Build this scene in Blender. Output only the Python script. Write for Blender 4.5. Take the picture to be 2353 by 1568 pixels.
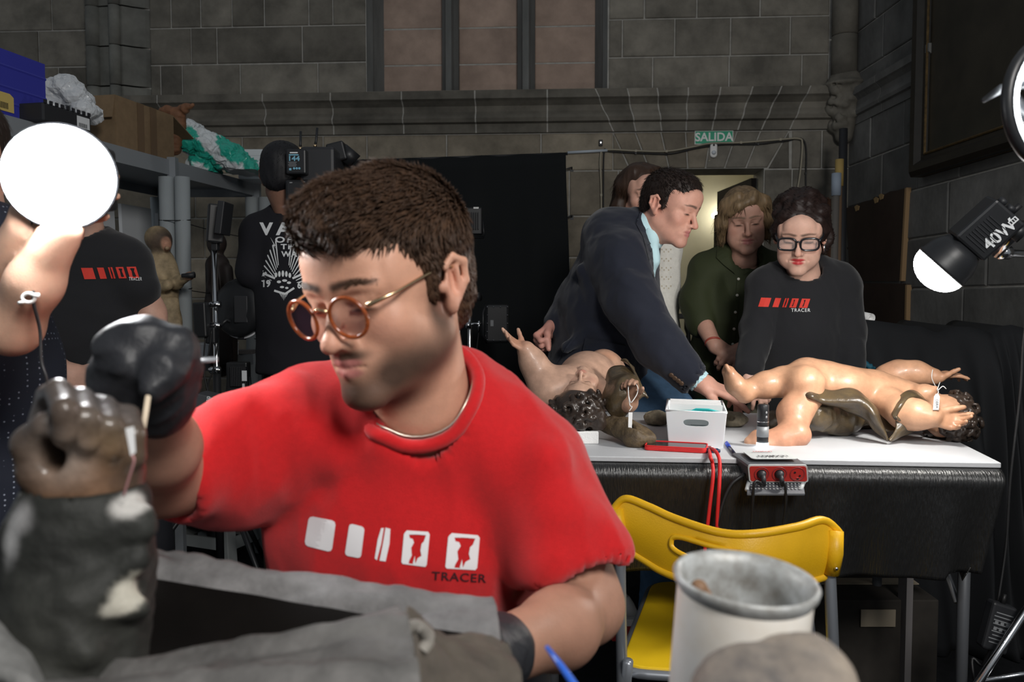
import bpy, bmesh, math, random
import numpy as np
from mathutils import Vector, Matrix, Euler, noise
from mathutils.bvhtree import BVHTree

for _o in list(bpy.data.objects):
    bpy.data.objects.remove(_o)
SC = bpy.context.scene
COL = SC.collection

# ------------------------------------------------------------------ camera
CAM = Vector((0.0, 0.0, 1.21)); FPX = 1830.0; CX, CY = 1176.5, 784.0
PITCH = math.radians(2.94)
cd = bpy.data.cameras.new('camera'); co = bpy.data.objects.new('camera', cd); COL.objects.link(co)
co.location = CAM; co.rotation_euler = (math.radians(90) - PITCH, 0, 0)
cd.sensor_width = 36.0; cd.lens = 36.0 * FPX / 2353.0; cd.clip_start = 0.05; cd.clip_end = 60
cd.dof.use_dof = True; cd.dof.focus_distance = 2.2; cd.dof.aperture_fstop = 6.3
SC.camera = co

# ------------------------------------------------------------------ world and big lights
W = bpy.data.worlds.new('dim_room'); SC.world = W; W.use_nodes = True
W.node_tree.nodes['Background'].inputs[0].default_value = (0.86, 0.93, 1.0, 1)
W.node_tree.nodes['Background'].inputs[1].default_value = 0.16
def area_light(name, loc, target, size, power, color=(1, 1, 1)):
    ld = bpy.data.lights.new(name, 'AREA'); ld.size = size; ld.energy = power; ld.color = color
    lo = bpy.data.objects.new(name, ld); COL.objects.link(lo); lo.location = loc
    lo.rotation_euler = (Vector(target) - Vector(loc)).to_track_quat('-Z', 'Y').to_euler()
    return lo
# soft fill added above and behind the camera, standing for no known lamp
area_light('fill_light', (0.9, -0.9, 2.55), (0.2, 1.2, 1.0), 0.7, 52, (1.0, 0.97, 0.93))
SC.view_settings.view_transform = 'Standard'; SC.view_settings.look = 'None'
SC.view_settings.exposure = 0.3; SC.view_settings.gamma = 1.0
SC.view_settings.use_curve_mapping = False

# ------------------------------------------------------------------ geometry helpers
_cp, _sp = math.cos(PITCH), math.sin(PITCH)
def ray(px, py):
    u = (px - CX) / FPX; v = -(py - CY) / FPX
    return Vector((u, _cp + v * _sp, -_sp + v * _cp))
def at(px, py, Y):
    d = ray(px, py); t = Y / d.y
    return CAM + d * t
def on_z(px, py, z):
    d = ray(px, py); t = (z - CAM.z) / d.z
    return CAM + d * t
def on_plane(px, py, p0, n):
    d = ray(px, py); t = (Vector(p0) - CAM).dot(n) / d.dot(n)
    return CAM + d * t
def V(*a): return Vector(a)
def npa(x): return np.array(x, dtype=np.float64)

def mesh_obj(name, verts, faces, mat, parent=None, smooth=False, cols=None, bevel=0, solid=0, mats=None, fmat=None):
    me = bpy.data.meshes.new(name)
    me.from_pydata([tuple(map(float, v)) for v in verts] if not isinstance(verts, np.ndarray) else verts.tolist(),
                   [], faces if not isinstance(faces, np.ndarray) else faces.tolist())
    me.update()
    if smooth: me.polygons.foreach_set('use_smooth', [True] * len(me.polygons))
    if mat is not None: me.materials.append(mat)
    if mats:
        for m in mats: me.materials.append(m)
        me.polygons.foreach_set('material_index', list(fmat))
    if cols is not None:
        at_ = me.color_attributes.new('Col', 'FLOAT_COLOR', 'POINT')
        c4 = np.ones((len(verts), 4), dtype=np.float32); c4[:, :3] = cols
        at_.data.foreach_set('color', c4.ravel())
    return link(name, me, parent, bevel, solid)
def link(name, me, parent=None, bevel=0, solid=0):
    o = bpy.data.objects.new(name, me); COL.objects.link(o)
    if parent is not None:
        o.parent = parent
        if parent.type == 'EMPTY' and not parent.get('_local'):
            o.matrix_parent_inverse = parent.matrix_basis.inverted()
    if solid:
        m = o.modifiers.new('thick', 'SOLIDIFY'); m.thickness = solid; m.offset = 0
    if bevel:
        m = o.modifiers.new('bevel', 'BEVEL'); m.width = bevel; m.segments = 2; m.limit_method = 'ANGLE'
    return o
def tag(o, label, cat, group=None, kind=None):
    if label: o['label'] = label
    if cat: o['category'] = cat
    if group: o['group'] = group
    if kind: o['kind'] = kind
    return o
def thing(name, label, cat, loc=(0, 0, 0), group=None):
    o = bpy.data.objects.new(name, None); COL.objects.link(o); o.location = loc
    o.empty_display_size = 0.05
    return tag(o, label, cat, group)
def struct(o): o['kind'] = 'structure'; return o
def struct_root(name, label=None, loc=(0, 0, 0)):
    o = bpy.data.objects.new(name, None); COL.objects.link(o); o.location = loc
    o['kind'] = 'structure'
    if label: o['label'] = label
    return o

def frame_from(z, x=None):
    z = Vector(z).normalized()
    if x is None: x = Vector((1, 0, 0)) if abs(z.x) < 0.9 else Vector((0, 1, 0))
    x = Vector(x); x = (x - z * x.dot(z)).normalized(); y = z.cross(x)
    return x, y, z
class MB:
    def __init__(s): s.v = []; s.f = []
    def add(s, v, f):
        n = len(s.v); s.v += [Vector(p) for p in v]; s.f += [tuple(i + n for i in q) for q in f]; return s
    def box(s, c, size, ax=None):
        c = Vector(c); hx, hy, hz = [a / 2 for a in size]
        X, Y, Z = ax if ax else (V(1, 0, 0), V(0, 1, 0), V(0, 0, 1))
        vs = [c + X * (i * hx) + Y * (j * hy) + Z * (k * hz) for k in (-1, 1) for j in (-1, 1) for i in (-1, 1)]
        return s.add(vs, [(0, 2, 3, 1), (4, 5, 7, 6), (0, 1, 5, 4), (2, 6, 7, 3), (0, 4, 6, 2), (1, 3, 7, 5)])
    def hexa(s, b, t):  # two quads (bottom, top), same winding
        return s.add(list(b) + list(t), [(3, 2, 1, 0), (4, 5, 6, 7)] + [(i, (i + 1) % 4, 4 + (i + 1) % 4, 4 + i) for i in range(4)])
    def prism(s, poly, off):  # planar polygon extruded by vector
        n = len(poly); off = Vector(off); a = [Vector(p) for p in poly]; b = [p + off for p in a]
        return s.add(a + b, [tuple(range(n))[::-1], tuple(range(n, 2 * n))] + [(i, (i + 1) % n, n + (i + 1) % n, n + i) for i in range(n)])
    def cyl(s, a, b, ra, rb=None, n=16, cap=True):
        return s.tube([a, b], [ra, ra if rb is None else rb], n, cap)
    def tube(s, path, r, n=8, cap=True, closed=False):
        P = [Vector(p) for p in path]; m = len(P)
        R = r if isinstance(r, (list, tuple)) else [r] * m
        vs = []; prev = None
        for i in range(m):
            if closed: t = P[(i + 1) % m] - P[i - 1]
            else: t = P[min(i + 1, m - 1)] - P[max(i - 1, 0)]
            if t.length < 1e-9: t = V(0, 0, 1)
            x, y, z = frame_from(t, prev); prev = x
            for k in range(n):
                a = 2 * math.pi * k / n
                vs.append(P[i] + (x * math.cos(a) + y * math.sin(a)) * R[i])
        fs = []
        for i in range(m if closed else m - 1):
            j = (i + 1) % m
            for k in range(n):
                k2 = (k + 1) % n; fs.append((i * n + k, i * n + k2, j * n + k2, j * n + k))
        if cap and not closed:
            fs.append(tuple(range(n))[::-1]); fs.append(tuple((m - 1) * n + k for k in range(n)))
        return s.add(vs, fs)
    def lathe(s, prof, c, axis=(0, 0, 1), x=None, n=32, arc=None, close=True):
        X, Y, Z = frame_from(axis, x); c = Vector(c); vs = []; fs = []
        m = len(prof); a0, a1 = arc if arc else (0, 2 * math.pi); full = arc is None
        cnt = n if full else n + 1
        for k in range(cnt):
            a = a0 + (a1 - a0) * k / n
            for (r, h) in prof: vs.append(c + (X * math.cos(a) + Y * math.sin(a)) * r + Z * h)
        for k in range(n):
            k2 = (k + 1) % cnt
            for i in range(m - 1): fs.append((k * m + i, k2 * m + i, k2 * m + i + 1, k * m + i + 1))
        return s.add(vs, fs)
    def grid(s, fn, nu, nv):
        vs = [fn(i / nu, j / nv) for j in range(nv + 1) for i in range(nu + 1)]
        fs = [(j * (nu + 1) + i, j * (nu + 1) + i + 1, (j + 1) * (nu + 1) + i + 1, (j + 1) * (nu + 1) + i) for j in range(nv) for i in range(nu)]
        return s.add(vs, fs)
    def ball(s, c, r, n=16, m=10, ax=None):
        c = Vector(c); r = (r, r, r) if not isinstance(r, (tuple, list)) else r
        X, Y, Z = ax if ax else (V(1, 0, 0), V(0, 1, 0), V(0, 0, 1))
        vs = []; fs = []
        for j in range(m + 1):
            t = math.pi * j / m
            for i in range(n):
                a = 2 * math.pi * i / n
                vs.append(c + X * (r[0] * math.sin(t) * math.cos(a)) + Y * (r[1] * math.sin(t) * math.sin(a)) + Z * (r[2] * math.cos(t)))
        for j in range(m):
            for i in range(n):
                i2 = (i + 1) % n
                fs.append((j * n + i, (j + 1) * n + i, (j + 1) * n + i2, j * n + i2))
        return s.add(vs, fs)
    def build(s, name, mat, parent=None, smooth=False, bevel=0, solid=0):
        return mesh_obj(name, s.v, s.f, mat, parent, smooth, None, bevel, solid)
def spline(pts, n=8):
    P = [Vector(p) for p in pts]; out = []
    for i in range(len(P) - 1):
        p0 = P[max(i - 1, 0)]; p1 = P[i]; p2 = P[i + 1]; p3 = P[min(i + 2, len(P) - 1)]
        for k in range(n):
            t = k / n
            out.append(0.5 * ((2 * p1) + (p2 - p0) * t + (2 * p0 - 5 * p1 + 4 * p2 - p3) * t * t + (3 * p1 - p0 - 3 * p2 + p3) * t ** 3))
    out.append(P[-1]); return out
def sag(a, b, drop, n=14):
    a = Vector(a); b = Vector(b)
    return [a.lerp(b, i / n) - V(0, 0, drop * 4 * (i / n) * (1 - i / n)) for i in range(n + 1)]
def rrect(w, h, r, n=5):  # rounded rectangle outline centred at 0
    out = []
    for cx, cy, a0 in ((w / 2 - r, h / 2 - r, 0), (-w / 2 + r, h / 2 - r, 90), (-w / 2 + r, -h / 2 + r, 180), (w / 2 - r, -h / 2 + r, 270)):
        for k in range(n + 1):
            a = math.radians(a0 + 90 * k / n); out.append((cx + r * math.cos(a), cy + r * math.sin(a)))
    return out

# ------------------------------------------------------------------ materials
_M = {}
def mat(name, base, rough=0.6, metal=0.0, var=0.0, vscale=12, bump=0.0, bscale=60, attr=False, emit=0, emitc=None,
        spec=0.5, alpha=1.0, trans=0.0, ior=1.45, base2=None, rnd=0.0, sss=0.0, sheen=0.0, stretch=(1, 1, 1), coat=0.0, detail=6, obj=False):
    if name in _M: return _M[name]
    m = bpy.data.materials.new(name); m.use_nodes = True; nt = m.node_tree; N = nt.nodes; L = nt.links
    b = N['Principled BSDF']
    b.inputs['Base Color'].default_value = (*base, 1); b.inputs['Roughness'].default_value = rough
    b.inputs['Metallic'].default_value = metal; b.inputs['Specular IOR Level'].default_value = spec
    b.inputs['Alpha'].default_value = alpha; b.inputs['Transmission Weight'].default_value = trans
    b.inputs['IOR'].default_value = ior; b.inputs['Coat Weight'].default_value = coat
    if sheen: b.inputs['Sheen Weight'].default_value = sheen
    if sss:
        b.inputs['Subsurface Weight'].default_value = sss; b.inputs['Subsurface Radius'].default_value = (1, .35, .2)
        b.inputs['Subsurface Scale'].default_value = 0.006
    if emit:
        b.inputs['Emission Color'].default_value = (*(emitc or base), 1); b.inputs['Emission Strength'].default_value = emit
    src = None
    if attr:
        a = N.new('ShaderNodeAttribute'); a.attribute_name = 'Col'; src = a.outputs['Color']
    if var or bump or base2:
        tc = N.new('ShaderNodeNewGeometry'); mp = N.new('ShaderNodeMapping'); mp.inputs['Scale'].default_value = stretch
        if obj:
            tc2 = N.new('ShaderNodeTexCoord'); L.new(tc2.outputs['Object'], mp.inputs['Vector'])
        else: L.new(tc.outputs['Position'], mp.inputs['Vector'])
        vec = mp.outputs['Vector']
    if var or base2:
        n = N.new('ShaderNodeTexNoise'); n.inputs['Scale'].default_value = vscale; n.inputs['Detail'].default_value = detail
        n.inputs['Roughness'].default_value = 0.62
        L.new(vec, n.inputs['Vector'])
        r = N.new('ShaderNodeMapRange'); r.inputs['From Min'].default_value = 0.32; r.inputs['From Max'].default_value = 0.68
        L.new(n.outputs['Fac'], r.inputs['Value'])
        mx = N.new('ShaderNodeMix'); mx.data_type = 'RGBA'
        if src is not None:
            mx.blend_type = 'MULTIPLY'; L.new(src, mx.inputs['A'])
            r.inputs['To Min'].default_value = 1 - var; r.inputs['To Max'].default_value = 1.0 + var * .4
            cb = N.new('ShaderNodeCombineColor')
            for i in range(3): L.new(r.outputs['Result'], cb.inputs[i])
            mx.inputs['Factor'].default_value = 1; L.new(cb.outputs['Color'], mx.inputs['B'])
        else:
            b2 = base2 or tuple(c * (1 - var) for c in base)
            mx.inputs['A'].default_value = (*base, 1); mx.inputs['B'].default_value = (*b2, 1)
            L.new(r.outputs['Result'], mx.inputs['Factor'])
        src = mx.outputs['Result']
    if rnd:
        oi = N.new('ShaderNodeObjectInfo'); rr = N.new('ShaderNodeMapRange'); rr.inputs['To Min'].default_value = 1 - rnd; rr.inputs['To Max'].default_value = 1 + rnd
        L.new(oi.outputs['Random'], rr.inputs['Value'])
        vm = N.new('ShaderNodeVectorMath'); vm.operation = 'SCALE'
        if src is not None: L.new(src, vm.inputs[0])
        else: vm.inputs[0].default_value = base
        L.new(rr.outputs['Result'], vm.inputs['Scale']); src = vm.outputs['Vector']
    if src is not None: L.new(src, b.inputs['Base Color'])
    if bump:
        n2 = N.new('ShaderNodeTexNoise'); n2.inputs['Scale'].default_value = bscale; n2.inputs['Detail'].default_value = 4
        L.new(vec, n2.inputs['Vector'])
        bp = N.new('ShaderNodeBump'); bp.inputs['Strength'].default_value = min(1, bump); bp.inputs['Distance'].default_value = 0.004
        L.new(n2.outputs['Fac'], bp.inputs['Height']); L.new(bp.outputs['Normal'], b.inputs['Normal'])
    _M[name] = m; return m
def text_geo(s, size=1.0, bold=0.0, shear=0.0, spacing=1.0, scale_x=1.0):
    cu = bpy.data.curves.new('t', 'FONT'); cu.body = s; cu.size = size; cu.offset = bold; cu.shear = shear
    cu.space_character = spacing; cu.align_x = 'CENTER'; cu.align_y = 'CENTER'; cu.resolution_u = 3
    o = bpy.data.objects.new('t', cu); COL.objects.link(o)
    dg = bpy.context.evaluated_depsgraph_get(); me = o.evaluated_get(dg).to_mesh()
    vs = [Vector((v.co.x * scale_x, v.co.y, 0)) for v in me.vertices]; fs = [tuple(p.vertices) for p in me.polygons]
    o.evaluated_get(dg).to_mesh_clear(); bpy.data.objects.remove(o); bpy.data.curves.remove(cu)
    return vs, fs
def text_obj(name, s, size, pos, X, Y, mt, parent, bold=0.0, shear=0.0, spacing=1.0, scale_x=1.0, lift=0.0006):
    vs, fs = text_geo(s, 1.0, min(bold / size, .025), shear, spacing, scale_x); vs = [v * size for v in vs]
    X = Vector(X).normalized(); Y = Vector(Y).normalized(); N_ = X.cross(Y)
    return mesh_obj(name, [Vector(pos) + X * v.x + Y * v.y + N_ * lift for v in vs], fs, mt, parent)
def decal(name, vs, fs, bvh, mt, parent, px2=True, off=0.0012, cut=0.006, cols=None):
    """flat print laid on a garment: outline vertices (u,v,direction origin) are dropped on the surface along rays"""
    bm = bmesh.new()
    bvs = [bm.verts.new((v[0], v[1], 0)) for v in vs]
    for f in fs:
        try: bm.faces.new([bvs[i] for i in f])
        except ValueError: pass
    bmesh.ops.triangulate(bm, faces=bm.faces[:])
    for _ in range(4):
        es = [e for e in bm.edges if e.calc_length() > cut]
        if not es: break
        bmesh.ops.subdivide_edges(bm, edges=es, cuts=1); bmesh.ops.triangulate(bm, faces=[f for f in bm.faces if len(f.verts) > 3])
    out = []
    for v in bm.verts:
        d = ray(v.co.x, v.co.y).normalized(); h = bvh.ray_cast(CAM, d)
        out.append((h[0] - d * off) if h[0] is not None else None)
    bm.verts.index_update()
    idx = {}; V2 = []; F2 = []
    for i, p in enumerate(out):
        if p is not None: idx[i] = len(V2); V2.append(p)
    for f in bm.faces:
        t = [v.index for v in f.verts]
        if all(i in idx for i in t) and max((out[t[0]] - out[t[1]]).length, (out[t[1]] - out[t[2]]).length, (out[t[0]] - out[t[2]]).length) < .05:
            F2.append(tuple(idx[i] for i in t))
    bm.free()
    return mesh_obj(name, V2, F2, mt, parent)
def decal_poly(name, poly, bvh, mt, parent, cut=14, off=0.0012):
    return decal(name, [(p[0], p[1]) for p in poly], [tuple(range(len(poly)))], bvh, mt, parent, cut=cut, off=off)
def decal_text(name, s, cx, cy, w, bvh, mt, parent, bold=0.0, ang=0.0, spacing=1.0, scale_x=1.0, shear=0, h=None, off=0.0012):
    vs, fs = text_geo(s, 1.0, bold, shear, spacing, scale_x)
    x0 = min(v.x for v in vs); x1 = max(v.x for v in vs); y0 = min(v.y for v in vs); y1 = max(v.y for v in vs)
    k = w / (x1 - x0); ky = k if h is None else h / (y1 - y0); ca, sa = math.cos(ang), math.sin(ang); out = []
    for v in vs:
        x = (v.x - (x0 + x1) / 2) * k; y = -(v.y - (y0 + y1) / 2) * ky
        out.append((cx + x * ca - y * sa, cy + x * sa + y * ca))
    return decal(name, out, fs, bvh, mt, parent, cut=max(6, w / 12), off=off)
# ------------------------------------------------------------------ implicit surfaces: smooth blends of tapered limbs, meshed as one skin
class Field:
    def __init__(s): s.ops = []
    def _add(s, fn, lo, hi, k, mode): s.ops.append((fn, npa(lo), npa(hi), k, mode)); return s
    def cone(s, a, b, ra, rb=None, k=0.01, mode='+', flat=None):
        a = npa(a); b = npa(b); rb = ra if rb is None else rb; ba = b - a; L = max(ba @ ba, 1e-12)
        fa = None
        if flat is not None:
            fa = npa(flat[0]); fa = fa / np.linalg.norm(fa); fs_ = flat[1]
        def fn(X, Y, Z):
            x = X - a[0]; y = Y - a[1]; z = Z - a[2]
            t = np.clip((x * ba[0] + y * ba[1] + z * ba[2]) / L, 0, 1)
            x = x - t * ba[0]; y = y - t * ba[1]; z = z - t * ba[2]
            if fa is not None:
                q = (x * fa[0] + y * fa[1] + z * fa[2]) * (fs_ - 1)
                x = x + q * fa[0]; y = y + q * fa[1]; z = z + q * fa[2]
            d = np.sqrt(x * x + y * y + z * z) - (ra + t * (rb - ra))
            return d
        r = max(ra, rb) * (1 if flat is None else max(1, 1 / flat[1]))
        return s._add(fn, np.minimum(a, b) - r, np.maximum(a, b) + r, k, mode)
    def chain(s, pts, rs, k=0.01, mode='+', flat=None):
        for i in range(len(pts) - 1): s.cone(pts[i], pts[i + 1], rs[i], rs[i + 1], k, mode, flat)
        return s
    def ell(s, c, r, R=None, k=0.01, mode='+'):
        c = npa(c); r = npa((r, r, r) if np.isscalar(r) else r); R = np.eye(3) if R is None else npa(R)
        def fn(X, Y, Z):
            x = X - c[0]; y = Y - c[1]; z = Z - c[2]
            u = (R[0, 0] * x + R[1, 0] * y + R[2, 0] * z); v = (R[0, 1] * x + R[1, 1] * y + R[2, 1] * z); w = (R[0, 2] * x + R[1, 2] * y + R[2, 2] * z)
            k0 = np.sqrt((u / r[0]) ** 2 + (v / r[1]) ** 2 + (w / r[2]) ** 2); k1 = np.sqrt((u / r[0] ** 2) ** 2 + (v / r[1] ** 2) ** 2 + (w / r[2] ** 2) ** 2) + 1e-9
            return k0 * (k0 - 1) / k1
        m = np.abs(R) @ r
        return s._add(fn, c - m, c + m, k, mode)
    def box(s, c, h, R=None, rad=0.005, k=0.005, mode='+'):
        c = npa(c); h = npa(h); R = np.eye(3) if R is None else npa(R)
        def fn(X, Y, Z):
            x = X - c[0]; y = Y - c[1]; z = Z - c[2]
            q = [np.abs(R[0, i] * x + R[1, i] * y + R[2, i] * z) - (h[i] - rad) for i in range(3)]
            o = np.sqrt(sum(np.maximum(t, 0) ** 2 for t in q)); return o + np.minimum(np.maximum(np.maximum(q[0], q[1]), q[2]), 0) - rad
        m = np.abs(R) @ h
        return s._add(fn, c - m, c + m, k, mode)
    def half(s, p, n, k=0.004):  # cut away the side the normal points to
        p = npa(p); n = npa(n); n = n / np.linalg.norm(n)
        s.ops.append((lambda X, Y, Z: -((X - p[0]) * n[0] + (Y - p[1]) * n[1] + (Z - p[2]) * n[2]), None, None, k, '-')); return s
    def noise(s, amp, scale, seed=0, stretch=(1, 1, 1)):
        rs = np.random.RandomState(seed); W_ = [(rs.normal(size=3) * scale * (1.7 ** (i // 3)) * npa(stretch), rs.rand() * 6.28, amp / (1.5 ** (i // 3))) for i in range(9)]
        def fn(X, Y, Z):
            o = 0
            for w, p, a in W_: o = o + a * .5 * np.sin(X * w[0] + Y * w[1] + Z * w[2] + p)
            return o
        s.ops.append((fn, None, None, 0, 'n')); return s
    def mesh(s, h, smooth=1, pad=None):
        P = [o for o in s.ops if o[4] == '+']
        lo = np.min([o[1] - o[3] * .3 for o in P], 0) - 3 * h; hi = np.max([o[2] + o[3] * .3 for o in P], 0) + 3 * h
        n = np.ceil((hi - lo) / h).astype(int) + 1
        ax = [(lo[i] + h * np.arange(n[i])).astype(np.float32) for i in range(3)]
        F = np.full(n, 1.0, np.float32)
        for fn, a, b, k, mode in s.ops:
            if a is None: sl = (slice(None),) * 3
            else:
                m = k + 3 * h
                i0 = np.maximum(np.floor((a - m - lo) / h).astype(int), 0); i1 = np.minimum(np.ceil((b + m - lo) / h).astype(int) + 1, n)
                if np.any(i1 <= i0): continue
                sl = tuple(slice(i0[i], i1[i]) for i in range(3))
            X, Y, Z = np.meshgrid(ax[0][sl[0]], ax[1][sl[1]], ax[2][sl[2]], indexing='ij', sparse=True)
            d = fn(X, Y, Z).astype(np.float32); f = F[sl]
            if mode == '+':
                hh = np.maximum(k - np.abs(f - d), 0) / max(k, 1e-6); F[sl] = np.minimum(f, d) - hh * hh * k * .25
            elif mode == '-':
                d = -d; hh = np.maximum(k - np.abs(f - d), 0) / max(k, 1e-6); F[sl] = np.maximum(f, d) + hh * hh * k * .25
            else: F[sl] = f + d
        return surface_nets(F, lo, h, smooth)
def surface_nets(F, lo, h, smooth=1):
    S = F < 0; n = F.shape
    c = np.zeros([m - 1 for m in n], np.uint8)
    for i in (0, 1):
        for j in (0, 1):
            for k in (0, 1): c += S[i:n[0] - 1 + i, j:n[1] - 1 + j, k:n[2] - 1 + k]
    act = (c > 0) & (c < 8); I = np.argwhere(act); idx = -np.ones(act.shape, np.int64); idx[act] = np.arange(len(I))
    acc = np.zeros((len(I), 3)); cnt = np.zeros(len(I))
    corners = [(i, j, k) for i in (0, 1) for j in (0, 1) for k in (0, 1)]
    for a in corners:
        for b in corners:
            d = tuple(np.subtract(b, a))
            if d in ((1, 0, 0), (0, 1, 0), (0, 0, 1)):
                fa = F[I[:, 0] + a[0], I[:, 1] + a[1], I[:, 2] + a[2]]; fb = F[I[:, 0] + b[0], I[:, 1] + b[1], I[:, 2] + b[2]]
                m = (fa < 0) != (fb < 0); t = np.where(m, fa / np.where(m, fa - fb, 1), 0)
                p = npa(a)[None] + t[:, None] * npa(d)[None]; acc += p * m[:, None]; cnt += m
    Vv = lo + h * (I + acc / cnt[:, None])
    Q = []
    for ax in range(3):
        sl0 = [slice(None)] * 3; sl1 = [slice(None)] * 3; sl0[ax] = slice(0, -1); sl1[ax] = slice(1, None)
        ch = S[tuple(sl0)] != S[tuple(sl1)]; E = np.argwhere(ch)
        b_, c_ = [(1, 2), (2, 0), (0, 1)][ax]
        ok = (E[:, b_] > 0) & (E[:, c_] > 0) & (E[:, b_] < n[b_] - 1) & (E[:, c_] < n[c_] - 1); E = E[ok]
        neg = S[E[:, 0], E[:, 1], E[:, 2]]
        def g(db, dc):
            e = E.copy(); e[:, b_] += db; e[:, c_] += dc; return idx[e[:, 0], e[:, 1], e[:, 2]]
        q = np.stack([g(-1, -1), g(0, -1), g(0, 0), g(-1, 0)], 1); q[~neg] = q[~neg][:, ::-1]; Q.append(q)
    Q = np.concatenate(Q)
    for _ in range(smooth): Vv = laplace(Vv, Q, 0.5)
    return Vv, Q
def laplace(Vv, Q, w):
    acc = np.zeros_like(Vv); cnt = np.zeros(len(Vv))
    for i in range(4):
        for j in ((i + 1) % 4, (i + 3) % 4):
            np.add.at(acc, Q[:, i], Vv[Q[:, j]]); np.add.at(cnt, Q[:, i], 1)
    return Vv * (1 - w) + w * acc / np.maximum(cnt, 1)[:, None]
def vnormals(Vv, Q):
    a = Vv[Q[:, 0]]; n = np.cross(Vv[Q[:, 2]] - a, Vv[Q[:, 3]] - Vv[Q[:, 1]]); out = np.zeros_like(Vv)
    for i in range(4): np.add.at(out, Q[:, i], n)
    return out / (np.linalg.norm(out, axis=1)[:, None] + 1e-12)
def wav(P, scale, seed, stretch=(1, 1, 1), n=12):
    rs = np.random.RandomState(seed); o = np.zeros(len(P))
    for i in range(n):
        w = rs.normal(size=3) * scale * (1.6 ** (i // 4)) * npa(stretch); o += np.sin(P @ w + rs.rand() * 6.28) / (1.6 ** (i // 4))
    return o / n * 2
def ridged(P, scale, seed, stretch=(1, 1, 1)):
    return 1 - np.abs(wav(P, scale, seed, stretch)) * 1.6
def join(parts):
    Vs = []; Fs = []; Cs = []; o = 0
    for p in parts:
        Vs.append(p[0]); Fs += [tuple(int(i) + o for i in q) for q in p[1]]; o += len(p[0])
        if len(p) > 2: Cs.append(p[2])
    return np.concatenate(Vs), Fs, (np.concatenate(Cs) if Cs else None)
def paint(P, base, ops):
    C = np.tile(npa(base), (len(P), 1))
    for o in ops:
        c, r, col, soft = o[:4]; amt = o[4] if len(o) > 4 else 1.0
        d = np.sqrt((((P - npa(c)) / npa(r)) ** 2).sum(1)); w = np.clip((1 + soft - d) / (2 * soft), 0, 1) * amt; w = (w * w * (3 - 2 * w))[:, None]
        C = C * (1 - w) + npa(col) * w
    return C
def rotm(yaw=0, pitch=0, roll=0):
    # local: face looks along -Y, up Z. pitch>0 nods down, yaw turns about Z, roll tips about the face axis
    return Matrix.Rotation(math.radians(yaw), 3, 'Z') @ Matrix.Rotation(math.radians(pitch), 3, 'X') @ Matrix.Rotation(math.radians(roll), 3, 'Y')
def xf(P, R, o, s=1.0): return (P * s) @ npa(R).T + npa(o)
def tufts(P, N, D, L, w, rs, lift=.35, curl=.3, seg=3):
    """short tapered locks rooted at P, combed along D"""
    n = len(P); out = []; D = D - (D * N).sum(1)[:, None] * N; D /= np.linalg.norm(D, axis=1)[:, None] + 1e-9
    S = np.cross(N, D); L = np.asarray(L)[:, None] * np.ones((n, 1)); j = rs.normal(size=(n, 1)) * .22
    T = D * 1.0 + S * j; T /= np.linalg.norm(T, axis=1)[:, None]; S = np.cross(N, T)
    rings = []
    for i in range(seg):
        t = i / seg; c = P + T * L * t + N * L * (lift * t - curl * t * t) - N * .001
        ww = w * (1 - t * .75)
        rings.append(np.stack([c + S * ww, c + N * ww * .6, c - S * ww], 1))
    tip = P + T * L + N * L * (lift - curl)
    Vv = np.concatenate([np.concatenate(rings, 1), tip[:, None]], 1); m = 3 * seg + 1
    f = []
    for i in range(seg - 1):
        for k in range(3): f.append((i * 3 + k, i * 3 + (k + 1) % 3, i * 3 + 3 + (k + 1) % 3, i * 3 + 3 + k))
    b = (seg - 1) * 3; tri = [(b + k, b + (k + 1) % 3, b + 3, b + 3) for k in range(3)]
    base = (np.arange(n) * m)[:, None, None]
    Q = (npa(f).astype(int)[None] + base).reshape(-1, 4); T3 = (npa(tri).astype(int)[None] + base).reshape(-1, 4)[:, :3]
    return Vv.reshape(-1, 3), [tuple(q) for q in Q.tolist()] + [tuple(q) for q in T3.tolist()]

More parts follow.
